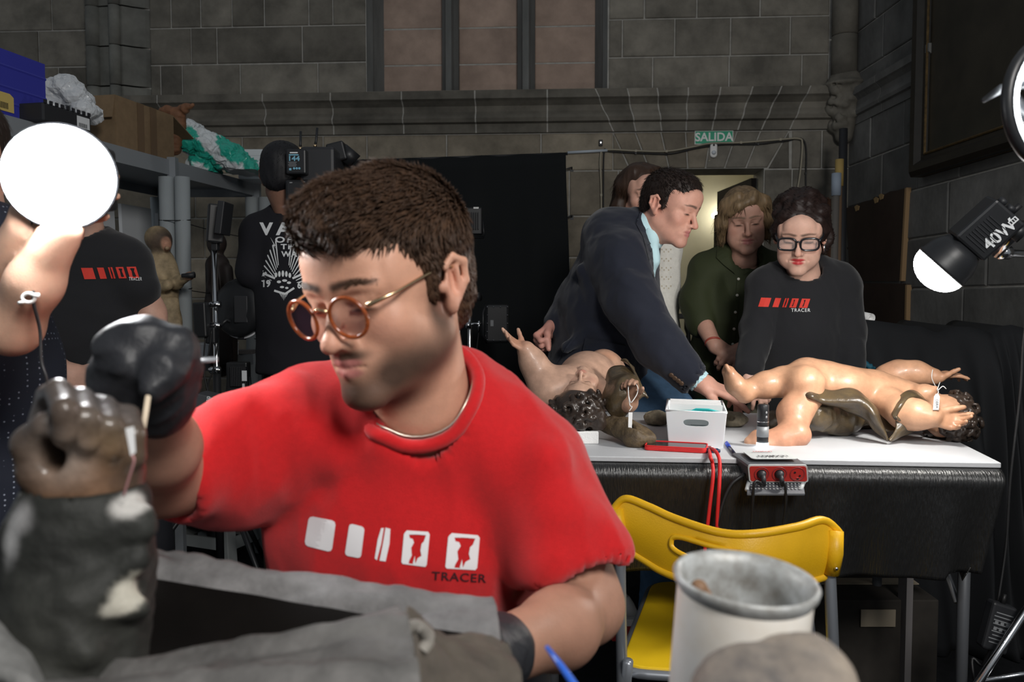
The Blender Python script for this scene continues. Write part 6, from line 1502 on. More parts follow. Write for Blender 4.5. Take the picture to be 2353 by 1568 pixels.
Dr = Field(); Dr.chain([zp(720, 450, 2.04), zp(760, 520, 2.04), zp(850, 600, 2.06), zp(1000, 640, 2.1), zp(1060, 690, 2.1)], [.018, .022, .03, .028, .012], k=.02); Dr.chain([zp(900, 540, 2.08), zp(1100, 590, 2.1), zp(1250, 600, 2.12)], [.04, .035, .02], k=.03)
v, q = Dr.mesh(.004); nn = vnormals(v, q); v = v + nn * (.004 * ridged(v, 60, 3))[:, None]; mesh_obj('carved_folds', v, q, BRZ, p2, True)
Dr = Field(); Dr.chain([zp(500, 620, 2.18), zp(560, 640, 2.16), zp(620, 620, 2.16)], [.02, .026, .02], k=.02); Dr.chain([zp(800, 690, 2.2), zp(900, 680, 2.2), zp(1100, 660, 2.22), zp(1250, 660, 2.24), zp(1380, 690, 2.22)], [.012, .016, .022, .024, .01], k=.02)
v, q = Dr.mesh(.005); v[:, 2] = np.maximum(v[:, 2], ZT + .0006); nn = vnormals(v, q); v2 = v + nn * (.003 * ridged(v, 60, 4))[:, None]; v2[:, 2] = np.maximum(v2[:, 2], ZT + .0006); mesh_obj('carved_base', v2, q, BRZ, p2, True)
gp = at(1935, 862, 2.2); MB().prism([zp(1000, 262, 2.16), zp(1070, 260, 2.16), zp(1085, 300, 2.16), zp(1108, 318, 2.15), zp(1060, 300, 2.14)], V(0, .02, 0)).build('gilt_chip', BRZ, p2)
STR = mat('white_string', (.75, .75, .73), .8)
tg = thing('paper_tag', 'white paper tag with handwriting tied to the right figure', 'tag', at(2152, 920, 1.93))
MB().tube(spline([at(2143, 850, 2.17), at(2141, 868, 2.15), at(2148, 885, 2.1), at(2156, 900, 1.99), at(2153, 908, 1.93)], 6), .0012, 5).build('string', STR, tg, True); MB().tube(spline([at(2160, 878, 2.05), at(2154, 898, 1.99), at(2166, 888, 1.98), at(2174, 894, 1.98)], 6), .001, 5).build('string', STR, tg, True)
TX = (at(2161, 925, 1.92) - at(2145, 925, 1.92)).normalized(); ty0 = at(2152, 924, 1.925)
MB().prism([ty0 + TX * x + V(0, -.1, 1).normalized() * y for x, y in ((-.007, -.02), (.007, -.02), (.007, .013), (.003, .02), (-.003, .02), (-.007, .013))], V(0, .0008, 0)).build('card', PAPER, tg)
text_obj('handwriting', 'OBRA', .0085, ty0 + V(0, -.0012, -.004), V(0, -.1, -1), TX, mat('ink', (.03, .03, .04), .7), tg)

# ---- left figure: head towards the camera, arm raised
p1 = thing('painted_figure', 'painted wooden child figure with raised arm lying on the left of the table', 'statue', tz(1330, 1000))
F = Field()
F.chain([at(1262, 902, 2.12), at(1238, 858, 2.14), at(1224, 832, 2.14), at(1209, 805, 2.13)], [.045, .037, .034, .025], k=.02); F.chain([at(1300, 905, 2.13), at(1262, 902, 2.12)], [.05, .047], k=.03)
hand(F, at(1209, 805, 2.13), V(-.8, -.1, .5), V(.35, -.3, .8), 1, [(.1, .1, .1), (.2, .2, .1), (.3, .3, .2), (.4, .3, .2)], size=.5, spread=.3, thumb=(.8, .4, .0), fat=1.25, k=.004)
F.chain([at(1310, 895, 2.14), at(1350, 875, 2.26), at(1385, 870, 2.4)], [.065, .075, .07], k=.04); F.chain([at(1395, 880, 2.42), at(1390, 845, 2.36), at(1388, 838, 2.34)], [.06, .045, .036], k=.03); F.chain([at(1388, 838, 2.34), at(1440, 890, 2.45)], [.036, .03], k=.02)
F.chain([at(1360, 900, 2.14), at(1410, 912, 2.08), at(1442, 925, 2.02)], [.045, .036, .028], k=.02)
hand(F, at(1446, 922, 2.01), V(.05, -.25, 1), V(-.45, -.85, -.1), 1, [.7, .8, .9, 1.0], size=.5, spread=.1, thumb=(.6, .4, .1), fat=1.3, k=.004)
hc1 = at(1330, 936, 2.05)
F.ell(hc1, (.05, .05, .05), k=.02)
v, q = F.mesh(.0035); HOP = at(1336, 918, 2.085); HRP = rotm(168, -118, 0)
hv_, hq_ = head_field(nose=1.0, full=1.25, jaw=1.05, ear=False).mesh(.0045); hc_c = paint(hv_, (.5, .31, .225), SKIN_OPS((.5, .2, .15)) + brows((.2, .11, .07), th=.003))
v1, q1, c1 = join([(v, q, paint(v, (.5, .31, .225), [(at(1448, 900, 2.0), (.05, .06, .05), (.3, .16, .1), .6, .85), (at(1186, 785, 2.13), (.04, .05, .03), (.55, .25, .15), .7, .6), (at(1388, 820, 2.34), (.03, .04, .015), (.6, .2, .1), .8, .7), (at(1385, 850, 2.34), (.05, .05, .05), (.55, .3, .15), .8, .6), ]) ), (xf(hv_, HRP, HOP, .6), hq_, hc_c)]); mesh_obj('body', v1, q1, POLY, p1, True, c1)
Hc_ = Field(); Hc_.ell(hc1 + V(-.004, -.01, -.006), (.064, .06, .056), k=.01); curls(Hc_, hc1 + V(-.004, -.012, -.008), .056, 56, 11, front=(.1, .7, .75), s=1.1); Hc_.chain([at(1365, 950, 2.0), at(1375, 975, 2.0), at(1368, 1000, 2.0)], [.022, .018, .01], k=.012)
Hc_.ell(at(1342, 876, 2.10), (.046, .06, .036), k=.008, mode='-')
v, q = Hc_.mesh(.0032, 0); v[:, 2] = np.maximum(v[:, 2], ZT + .0335); mesh_obj('carved_hair', v, q, CARVH, p1, True)
def zq(x, y, Y): return at(1100 + x / 3.565, 740 + y / 3.565, Y)
sheet('drapery', [[zq(985, 590, 2.1), zq(1040, 480, 2.1), zq(1080, 380, 2.12), zq(1160, 360, 2.12), zq(1230, 380, 2.12), zq(1265, 370, 2.12), zq(1165, 312, 2.12)],
                  [zq(1010, 650, 2.05), zq(1060, 560, 2.04), zq(1110, 470, 2.06), zq(1180, 430, 2.07), zq(1240, 430, 2.08), zq(1275, 420, 2.08), zq(1230, 330, 2.1)],
                  [zq(1060, 740, 2.02), zq(1110, 640, 2.0), zq(1150, 540, 2.0), zq(1220, 470, 2.02), zq(1290, 490, 2.04), zq(1330, 560, 2.05), zq(1378, 608, 2.05)],
                  [zq(1110, 805, 2.03), zq(1200, 760, 2.02), zq(1260, 700, 2.01), zq(1320, 640, 2.03), zq(1345, 620, 2.04), zq(1355, 620, 2.05), zq(1378, 608, 2.06)]], BRZ, p1, .006, wv=.004)
sheet('gilt_wing', [[zq(668, 500, 2.24), zq(740, 430, 2.24), zq(850, 380, 2.24), zq(950, 372, 2.24)], [zq(690, 510, 2.22), zq(770, 450, 2.21), zq(860, 415, 2.21), zq(950, 400, 2.22)], [zq(720, 500, 2.22), zq(790, 455, 2.22), zq(860, 430, 2.22), zq(940, 425, 2.23)]], GILT, p1, .006, wv=.003)
sheet('gilt_edge', [[zq(920, 450, 2.2), zq(980, 460, 2.18), zq(1020, 500, 2.16)], [zq(930, 520, 2.17), zq(980, 540, 2.15), zq(1000, 560, 2.14)], [zq(960, 600, 2.12), zq(990, 600, 2.12), zq(1000, 600, 2.12)]], BRZ, p1, .006, wv=.002)
tg = thing('paper_tag', 'bundle of white paper tags hanging from the left figure hand', 'tag', at(1450, 960, 1.97))
MB().tube(spline([at(1445, 912, 1.96), at(1449, 925, 1.95), at(1455, 920, 1.95), at(1464, 905, 1.96), at(1465, 890, 1.975), at(1455, 878, 1.98), at(1444, 890, 1.97), at(1447, 930, 1.95), at(1452, 935, 1.945), at(1446, 945, 1.945)], 6), .0012, 5).build('string', STR, tg, True)
for i, (x, w) in enumerate(((1448, 7), (1451, 5))):
    a, b = at(x, 948, 1.945 + .003 * i), at(x - 2, 1010 - i * 15, 1.945 + .003 * i); MB().hexa([b - V(w / 1900, 0, 0), b + V(w / 1900, 0, 0), b + V(w / 1900, .0008, 0), b + V(-w / 1900, .0008, 0)], [a - V(w / 1900, 0, 0), a + V(w / 1900, 0, 0), a + V(w / 1900, .0008, 0), a + V(-w / 1900, .0008, 0)]).build('card', PAPER, tg)
# carved fragment on the table
cf = thing('carved_fragment', 'hollow gilded brown wooden fragment lying on the white table', 'fragment', tz(1450, 1015))
F = Field(); F.chain([zq(1010, 840, 2.03), zq(1100, 850, 2.02), zq(1200, 880, 1.99), zq(1290, 950, 1.95), zq(1390, 960, 1.95)], [.014, .02, .024, .027, .016], k=.02); F.ell(zq(1330, 880, 1.96), (.03, .03, .018), k=.012, mode='-')
for i in range(7): F.cone(zq(1270 + i * 24, 830 + i * 12, 1.98), zq(1300 + i * 22, 900 + i * 10, 1.94), .004, .004, k=.006)
v, q = F.mesh(.0035); nn = vnormals(v, q); v = v + nn * (.003 * ridged(v, 70, 6))[:, None]; v[:, 2] = np.maximum(v[:, 2], ZT + .0006); mesh_obj('carving', v, q, mat('rough_gilt_wood', (.06, .042, .027), .6, base2=(.13, .09, .045), var=.5, vscale=60, bump=.6, bscale=150), cf, True)
# ================================================================== YELLOW CHAIR
YEL = mat('yellow_plastic', (.72, .40, .008), .42, bump=.12, bscale=300, var=.06, vscale=30); YSEAT = mat('yellow_seat', (.74, .48, .01), .45, bump=.1, bscale=300)
GTUBE = mat('grey_painted_tube', (.28, .30, .33), .35, .6)
ch = thing('folding_chair', 'yellow folding chair with grey tube legs pushed up to the table', 'chair', V(.5, 1.75, 0))
topE = [at(1407, 1175, 1.66), at(1436, 1147, 1.65), at(1490, 1165, 1.62), at(1550, 1192, 1.58), at(1650, 1224, 1.51), at(1730, 1228, 1.485), at(1830, 1212, 1.50), at(1890, 1196, 1.53), at(1926, 1222, 1.54)]
botE = [at(1420, 1245, 1.66), at(1440, 1262, 1.65), at(1484, 1290, 1.62), at(1530, 1317, 1.58), at(1620, 1349, 1.51), at(1710, 1358, 1.485), at(1800, 1350, 1.5), at(1880, 1330, 1.53), at(1914, 1316, 1.54)]
NU, NV = 56, 14
tS, bS = spline(topE, 10), spline(botE, 10)
def sm_(S, s): f = s * (len(S) - 1); i = min(int(f), len(S) - 2); return S[i].lerp(S[i + 1], f - i)
def backp(s, t): return sm_(bS, s).lerp(sm_(tS, s), t) + V(0, -.012 * math.sin(math.pi * t), 0)
vs = [backp(i / NU, j / NV) for j in range(NV + 1) for i in range(NU + 1)]; fs = []
hx, hy, hw, hh = .475, .60, .105, .155
def inh(s, t): return (abs((s - hx) / hw)) ** 3 + (abs((t - hy - (s - hx) * -.0) / hh)) ** 3 < 1
for j in range(NV):
    for i in range(NU):
        if not inh((i + .5) / NU, (j + .5) / NV): fs.append((j * (NU + 1) + i, j * (NU + 1) + i + 1, (j + 1) * (NU + 1) + i + 1, (j + 1) * (NU + 1) + i))
mesh_obj('backrest', vs, fs, YEL, ch, True, solid=.004)
MB().tube([backp(hx + hw * math.copysign(abs(math.cos(a)) ** .67, math.cos(a)), hy + hh * math.copysign(abs(math.sin(a)) ** .67, math.sin(a))) + V(0, -.002, 0) for a in [i * math.pi / 20 for i in range(40)]], .0055, 8, closed=True).build('handle_rim', YEL, ch, True)
edge = [backp(i / 60, 1) for i in range(61)] + [backp(1, 1 - j / 10) for j in range(1, 11)] + [backp(1 - i / 60, 0) for i in range(1, 61)] + [backp(0, j / 10) for j in range(1, 10)]
MB().tube(edge, .0085, 8, closed=True).build('backrest_rim', YEL, ch, True)
for s in (.045, .955):
    MB().tube([backp(s, .05) + V(0, -.004, 0), backp(s, .5) + V(0, -.002, 0), backp(s, .95) + V(0, -.004, 0)], .016, 12).build('tube_sleeve', YEL, ch, True)
    MB().lathe([(0, .003), (.003, .003), (.0035, 0)], backp(s, .22) + V(0, -.02, 0), (0, -1, 0), None, 10).build('screw', CHROME, ch, True)
ZS = .45
def sz(px, py): return on_z(px, py, ZS)
sc_ = [sz(1500, 1334), sz(1852, 1352), sz(1872, 1560), sz(1424, 1530)]
cen = sum(sc_, V(0, 0, 0)) / 4; rp = []
for i in range(4):
    a, b_, c = sc_[i - 1], sc_[i], sc_[(i + 1) % 4]; u = (a - b_).normalized(); w = (c - b_).normalized()
    for k_ in range(7):
        t = k_ / 6; rp.append((b_ + u * .06).lerp(b_, t).lerp(b_.lerp(b_ + w * .06, t), t))
MB().prism([p - V(0, 0, .012) for p in rp], V(0, 0, .012)).build('seat', YSEAT, ch, bevel=.004)
MB().tube([cen + (p - cen) * 1.015 - V(0, 0, .014) for p in rp], .0105, 10, closed=True).build('seat_frame', GTUBE, ch, True)
for s, f in ((.045, (.0, .0)), (.955, (.0, .0))):
    a = backp(s, .85); d = (backp(s, .02) - backp(s, .95)).normalized()
    top = backp(s, .5); low = V(top.x + (.0 if s < .5 else -.02), top.y - .14, .012)
    MB().tube([backp(s, .9), backp(s, .02), low], .0115, 12).build('leg', GTUBE, ch, True); MB().cyl(low, low - V(0, 0, .011), .014, n=12).build('foot_cap', BLKP, ch, True)
    q = V(top.x + (.012 if s < .5 else -.03), top.y - .02, .36); far2 = V(q.x, q.y + .5, .012)
    MB().tube([q + V(0, -.05, .12), q, far2], .0105, 12).build('leg', GTUBE, ch, True); MB().cyl(far2, far2 - V(0, 0, .011), .013, n=12).build('foot_cap', BLKP, ch, True)
MB().tube([V(sc_[3].x + .02, 1.5, .2), V(sc_[2].x - .02, 1.42, .2)], .008, 8).build('cross_bar', GTUBE, ch, True)
MB().tube([V(sc_[3].x + .04, 2.0, .12), V(sc_[2].x - .04, 2.0, .12)], .008, 8).build('cross_bar', GTUBE, ch, True)
# socket strip on the floor behind the chair
fs_ = thing('extension_lead', 'white socket and plug lying on a red box by the chair leg', 'socket', on_z(1450, 1440, .12))
MB().box(at(1440, 1440, 2.3), (.1, .1, .05)).build('red_case', PRED, fs_, bevel=.004); MB().tube([at(1440, 1372, 2.2), at(1446, 1390, 2.2), at(1452, 1412, 2.2)], [.008, .014, .018], 10).build('plug', WHITEP, fs_, True); MB().tube(spline([at(1440, 1372, 2.2), at(1432, 1360, 2.2), at(1415, 1372, 2.22), at(1380, 1440, 2.2)], 6), .004, 6).build('cord', WHITEP, fs_, True)
MB().box(at(1450, 1425, 2.24), (.07, .05, .02)).build('socket_body', WHITEP, fs_, bevel=.003)

# ================================================================== FOREGROUND BENCH, SCULPTURE, CANISTER
bench = thing('workbench', 'dark workbench carrying the sculpture and the canister', 'table', V(0, .5, 0))
MB().box((0, .5, .77), (1.25, .52, .04)).build('bench_top', mat('dark_bench', (.02, .02, .022), .7), bench, bevel=.004)
for x in (-.58, .58):
    for y in (.28, .72): MB().cyl((x, y, 0), (x, y, .75), .02, n=12).build('leg', TLEG, bench, True)
SCULP = mat('aged_grey_wood', (.2, .19, .18), .68, attr=True, var=.45, vscale=22, bump=1.0, bscale=38, spec=.45, detail=10)
sc1 = thing('carved_sculpture', 'dark carved wooden sculpture with a clenched hand and hollow cloak in the foreground', 'statue', V(-.25, .55, .79))
F = Field(); YH = .56
for i in range(4):
    x, y = 128 + i * 53, 898 + i * 19; YY = YH + .012 * i - .01
    F.chain([at(x - 28, y + 95, YY + .035), at(x - 14, y + 12, YY + .022), at(x + 6, y + 2, YY - .002), at(x + 20, y + 45, YY - .024), at(x + 22, y + 95, YY - .022), at(x + 10, y + 118, YY - .008)], [.0092, .0088, .0088, .0085, .008, .0072], k=.0022)
F.ell(at(195, 1075, YH + .012), (.030, .024, .036), k=.02); F.chain([at(190, 1010, YH + .03), at(200, 1120, YH + .015), at(195, 1230, YH + .015)], [.03, .03, .027], k=.02)
F.chain([at(150, 1130, YH), at(88, 1085, YH - .008), at(72, 1020, YH - .012), at(105, 978, YH - .02)], [.018, .0125, .0115, .0095], k=.008); F.ell(at(118, 1045, YH - .02), (.007, .03, .012), k=.006, mode='-')
v, q = F.mesh(.0026)
c_ = paint(v, (.085, .06, .045), [(at(180, 1120, YH - .02), (.03, .03, .03), (.19, .105, .06), .7, .9), (at(260, 1010, YH - .02), (.02, .02, .02), (.22, .14, .06), .9, .5), (at(130, 1060, YH - .03), (.02, .02, .018), (.4, .33, .28), .7, .7), (at(200, 930, YH), (.05, .03, .02), (.14, .13, .13), .8, .6)])
mesh_obj('carved_hand', v, q, mat('worn_brown_wood', (.1, .07, .05), .36, attr=True, var=.4, vscale=40, bump=.35, bscale=90, coat=.2), sc1, True, c_)
F = Field(); ys = .57
F.chain([at(195, 1178, ys), at(190, 1300, ys), at(170, 1420, ys - .01), at(150, 1600, ys - .03)], [.0435, .043, .045, .05], k=.02)
for a, b, r in (((50, 1260, .54), (330, 1215, .545), .007), ((60, 1215, .545), (320, 1190, .55), .006), ((100, 1420, .52), (320, 1290, .54), .007), ((60, 1340, .53), (200, 1500, .51), .007), ((180, 1380, .52), (330, 1400, .54), .006)):
    F.cone(at(*a), at(*b), r, r * .7, k=.02)
F.cone(at(195, 1120, ys), at(195, 1200, ys), .036, .036, k=.004, mode='-')
v, q = F.mesh(.003); nn = vnormals(v, q); v = v + nn * (.0025 * ridged(v, 45, 7, (1, 1, 2)))[:, None]
CR_ = (.55, .52, .44)
c_ = paint(v, (.019, .02, .017), [(at(305, 1160, .55), (.012, .02, .008), (.6, .58, .55), .3, .95), (at(88, 1185, .545), (.013, .02, .012), (.45, .44, .44), .4, .9), (at(300, 1365, .53), (.011, .02, .010), CR_, .25, .95), (at(280, 1390, .53), (.010, .02, .006), CR_, .3, .95), (at(310, 1345, .53), (.006, .02, .008), CR_, .3, .95), (at(58, 1240, .54), (.008, .02, .02), (.4, .4, .4), .4, .9), (at(120, 1450, .52), (.04, .03, .03), (.05, .05, .042), .8, .6)])
mesh_obj('carved_sleeve', v, q, SCULP, sc1, True, c_)
def csheet(name, rows, th, wv, mt, col):
    o = sheet(name, rows, mt, sc1, th, 60, wv); me = o.data
    for w in me.vertices:
        c_ = w.co.copy()
        if name == 'cloak_hollow_shade': w.co = c_ + V(0, -.014, -.006); continue
        w.co = c_ + V(0, -.4, 1) * (.006 * (1 - abs(noise.noise(V(c_.x * 7, c_.y * 34, c_.z * 40))) * 2.2) - .003) + V(0, 0, 1) * (.003 * noise.noise(c_ * 60))
    ca = me.color_attributes.new('Col', 'FLOAT_COLOR', 'POINT')
    a_ = np.ones((len(me.vertices), 4), np.float32); a_[:, :3] = col; ca.data.foreach_set('color', a_.ravel()); return o
G_ = (.16, .155, .155)
csheet('cloak_far_wall', [[at(300, 1500, .80), at(600, 1530, .80), at(880, 1560, .79), at(1140, 1590, .76)], [at(310, 1330, .77), at(600, 1365, .77), at(880, 1400, .77), at(1136, 1420, .74)], [at(325, 1281, .735), at(600, 1322, .735), at(880, 1364, .735), at(1130, 1392, .72)], [at(330, 1282, .715), at(600, 1326, .715), at(880, 1372, .71), at(1140, 1400, .70)], [at(335, 1320, .70), at(600, 1370, .70), at(880, 1420, .69), at(1145, 1440, .68)], [at(340, 1480, .67), at(600, 1520, .66), at(880, 1560, .65), at(1160, 1560, .64)], [at(350, 1700, .6), at(600, 1700, .6), at(880, 1700, .6), at(1180, 1680, .6)]], .012, .0012, SCULP, G_)
csheet('cloak_hollow_shade', [[at(325, 1300, .706), at(600, 1345, .706), at(880, 1392, .70), at(1120, 1420, .69)], [at(330, 1340, .69), at(600, 1385, .69), at(880, 1430, .68), at(1120, 1455, .67)], [at(340, 1480, .66), at(600, 1520, .65), at(880, 1560, .64), at(1140, 1560, .63)], [at(350, 1700, .58), at(600, 1700, .58), at(880, 1700, .58), at(1160, 1680, .58)]], .004, .001, mat('painted_hollow_shade', (.005, .004, .0035), .9, spec=.1, var=.4, vscale=12), (.02, .016, .013))  # near-black sheet: the shade inside the cloak is put into its colour
csheet('cloak_near_fold', [[at(-60, 1640, .60), at(250, 1600, .60), at(560, 1560, .60), at(800, 1540, .60), at(930, 1520, .60)], [at(-60, 1600, .545), at(250, 1552, .545), at(560, 1496, .55), at(800, 1445, .555), at(920, 1418, .56)], [at(-60, 1592, .52), at(250, 1552, .52), at(560, 1500, .525), at(800, 1448, .53), at(935, 1425, .535)], [at(-60, 1640, .50), at(250, 1590, .50), at(560, 1545, .505), at(800, 1500, .51), at(950, 1480, .515)], [at(-60, 1630, .47), at(250, 1585, .47), at(560, 1560, .475), at(800, 1535, .48), at(950, 1530, .49)], [at(-60, 1640, .45), at(250, 1600, .45), at(560, 1572, .455), at(800, 1560, .46), at(960, 1570, .47)], [at(-60, 1850, .40), at(250, 1850, .40), at(560, 1850, .40), at(800, 1850, .42), at(980, 1850, .43)]], .010, .0015, SCULP, (.135, .13, .125))
csheet('cloak_end_fold', [[at(930, 1425, .56), at(1000, 1470, .585), at(1080, 1480, .60), at(1150, 1475, .62)], [at(935, 1440, .535), at(1000, 1490, .545), at(1080, 1530, .55), at(1190, 1570, .56)], [at(945, 1500, .515), at(1000, 1560, .52), at(1080, 1620, .52), at(1190, 1680, .53)], [at(960, 1800, .46), at(1000, 1800, .47), at(1080, 1800, .47), at(1200, 1800, .48)]], .012, .002, SCULP, (.085, .07, .055))
csheet('cloak_roll', [[at(938, 1448, .53), at(965, 1440, .535), at(988, 1462, .53), at(975, 1485, .525)], [at(945, 1465, .52), at(968, 1455, .52), at(985, 1472, .52), at(970, 1490, .515)]], .008, .002, SCULP, (.28, .26, .23))
csheet('cloak_left_fold', [[at(-80, 1480, .60), at(-10, 1450, .60), at(60, 1530, .60), at(120, 1640, .60)], [at(-80, 1440, .53), at(-10, 1425, .53), at(70, 1500, .53), at(130, 1620, .53)], [at(-80, 1560, .48), at(-10, 1560, .48), at(70, 1600, .48), at(140, 1700, .48)]], .012, .004, SCULP, (.16, .16, .155))
csheet('cloak_left_fold', [[at(-80, 1330, .66), at(0, 1310, .66), at(45, 1300, .65)], [at(-80, 1285, .62), at(0, 1275, .62), at(45, 1265, .62)], [at(-80, 1310, .60), at(0, 1305, .60), at(45, 1290, .60)], [at(-80, 1600, .60), at(0, 1600, .60), at(45, 1600, .60)]], .012, .003, SCULP, (.2, .195, .19))
tgp = thing('paper_tag', 'small white paper tag on pink thread hanging from the carved hand', 'tag', at(300, 1000, .53))
MB().hexa([at(288, 985, .525), at(308, 980, .525), at(308, 980, .527), at(288, 985, .527)], [at(300, 1048, .525), at(312, 1040, .525), at(312, 1040, .527), at(300, 1048, .527)]).build('card', PAPER, tgp); MB().tube(spline([at(303, 1046, .526), at(308, 1060, .526), at(296, 1100, .53), at(284, 1140, .535)], 6), .0008, 5).build('thread', mat('pink_thread', (.5, .25, .25), .8), tgp, True)
# canister
cn0 = at(1711, 1352, .565); cax = V(.06, -.06, 1).normalized()
cn = thing('canister', 'white enamel canister with a dull metal rim in the foreground', 'canister', cn0 - cax * .2)
MB().lathe([(.0475, .0), (.047, -.215), (.0, -.215)], cn0, cax, None, 56).build('enamel_wall', mat('worn_white_enamel', (.9, .89, .86), .4, base2=(.78, .72, .63), var=.3, vscale=14, detail=10), cn, True)
GALV = mat('dull_galvanised', (.52, .54, .54), .5, .25, base2=(.24, .23, .21), var=.5, vscale=55, detail=9)
MB().lathe([(.0475, -.002), (.0505, .003), (.0515, .0075), (.050, .0095), (.0465, .0075), (.0435, .0015), (.0425, -.006), (.0425, -.2), (.0, -.2)], cn0, cax, None, 56).build('metal_liner', GALV, cn, True)
stk = thing('wooden_stick', 'brown wooden stick standing inside the canister', 'stick', cn0 - cax * .1)
MB().tube([at(1606, 1352, .56), at(1650, 1420, .58)], .006, 10).build('shaft', mat('brown_stick', (.2, .11, .06), .6), stk, True)
MB().ball(at(1606, 1352, .56), .0062).build('rounded_end', mat('brown_stick', (.2, .11, .06), .6), stk, True)
# blue handle
bl_ = thing('brush', 'bright blue brush handle leaning in front of the forearm', 'brush', at(1300, 1560, .52))
MB().tube([at(1256, 1487, .545), at(1290, 1532, .53), at(1345, 1610, .50)], [.0016, .0024, .0028], 10).build('handle', mat('blue_lacquer', (.03, .12, .55), .3), bl_, True); MB().tube([at(1345, 1610, .50), at(1400, 1690, .475)], [.003, .0035], 10).build('ferrule', CHROME, bl_, True)
# carved knuckles at the bottom edge
F = Field()
for x, y, Y_, r in ((1700, 1560, .43, .017), (1745, 1548, .435, .016), (1800, 1545, .44, .017), (1845, 1535, .44, .019), (1885, 1565, .44, .019), (1660, 1590, .43, .017)): F.chain([at(x, y, Y_), at(x + 8, y + 60, Y_ - .02), at(x, y + 260, Y_ - .01)], [r, r, r * 1.4], k=.01)
v, q = F.mesh(.003); nn = vnormals(v, q); v = v + nn * (.0015 * wav(v, 120, 4))[:, None]
tag(mesh_obj('carved_fragment', v, q, mat('pale_worn_wood', (.3, .25, .2), .7, base2=(.1, .09, .085), var=.5, vscale=30, bump=.5, bscale=80), None, True), 'worn grey-brown carved lumps in front of the canister', 'fragment')
# ================================================================== SHELVING AND STORED THINGS ON THE LEFT
GREYS = mat('grey_shelf_steel', (.24, .26, .28), .5, .2); FOAM = mat('grey_foam_tube', (.30, .33, .345), .75, bump=.2, bscale=200); WOODW = mat('white_board', (.62, .65, .68), .7)
def sx(Y): return -1.55 + .212 * (Y - 2.95)
def shelfpt(Y, z, d=0.0): return V(sx(Y) - d, Y, z)
sh = thing('metal_shelving', 'grey metal shelving with foam-wrapped posts along the left', 'shelf', V(-1.5, 3.3, 0))
ZA, ZB, ZC = 1.80, .945, .35
for z, nm, mt in ((ZA, 'shelf_board', GREYS), (ZB, 'shelf_board', WOODW), (ZC, 'shelf_board', GREYS)):
    MB().hexa([shelfpt(2.2, z - .02, .5), shelfpt(2.2, z - .02), shelfpt(4.14, z - .02), shelfpt(4.14, z - .02, .5)], [shelfpt(2.2, z, .5), shelfpt(2.2, z), shelfpt(4.14, z), shelfpt(4.14, z, .5)]).build(nm, mt, sh)
    for d in (-.004, .5): MB().hexa([shelfpt(2.2, z - .06, d + .004), shelfpt(2.2, z - .06, d), shelfpt(4.14, z - .06, d), shelfpt(4.14, z - .06, d + .004)], [shelfpt(2.2, z + .004, d + .004), shelfpt(2.2, z + .004, d), shelfpt(4.14, z + .004, d), shelfpt(4.14, z + .004, d + .004)]).build('rail', GREYS, sh)
    MB().hexa([shelfpt(4.136, z - .06, .5), shelfpt(4.136, z - .06), shelfpt(4.14, z - .06), shelfpt(4.14, z - .06, .5)], [shelfpt(4.136, z, .5), shelfpt(4.136, z), shelfpt(4.14, z), shelfpt(4.14, z, .5)]).build('rail', GREYS, sh)
for Y in (2.3, 3.42, 4.09):
    for d in (.0, .48):
        MB().box(shelfpt(Y, .9, d - .008), (.035, .035, 1.83)).build('post', GREYS, sh)
        for k_, dx in enumerate((-.03, .032)):
            p = shelfpt(Y, 0, d - .02 - dx); MB().tube([p + V(0, -.02, .36), p + V(dx * .5, -.02, .8), p + V(dx * .2, -.03, 1.0), p + V(0, -.02, 1.3), p + V(dx * .1, -.02, ZA - .07)], .031, 14).build('foam_sleeve', FOAM, sh, True)
        for z in (.55, 1.02, 1.26, 1.55): MB().tube([shelfpt(Y, z, d - .02) + V(math.cos(a) * .066, math.sin(a) * .036 - .02, .006 * math.sin(a)) for a in [i * math.pi / 8 for i in range(16)]], .0022, 5, closed=True).build('cable_tie', CABLE, sh, True)
    for i in range(4): MB().cyl(shelfpt(Y, ZA - .05 + .0 * i + .02 * i - .02, -.005), shelfpt(Y, ZA - .05 + .02 * i - .02, -.011), .004, n=8).build('bolt', CHROME, sh)
for z in (1.26, 1.55): MB().tube(sag(shelfpt(3.42, z, -.02), shelfpt(4.09, z - .03, -.02), .01), .002, 5).build('tie_wire', CABLE, sh, True)
# white boards standing at the back of the shelf
for i, (y0, y1, z1) in enumerate(((3.4, 3.72, 1.71), (3.74, 3.95, 1.66), (3.97, 4.12, 1.64))):
    d = .44 - .02 * i
    o = MB().hexa([shelfpt(y0, ZB, d), shelfpt(y1, ZB, d), shelfpt(y1, ZB, d + .015), shelfpt(y0, ZB, d + .015)], [shelfpt(y0, z1, d + .02), shelfpt(y1, z1, d + .02), shelfpt(y1, z1, d + .035), shelfpt(y0, z1, d + .035)]).build('white_board', WOODW)
    tag(o, ('white board standing at the back of the shelf, nearest the held lamp', 'white board standing behind the small robed figure on the shelf', 'white board standing at the back of the shelf, farthest end')[i], 'board', 'white boards at the back of the shelf')
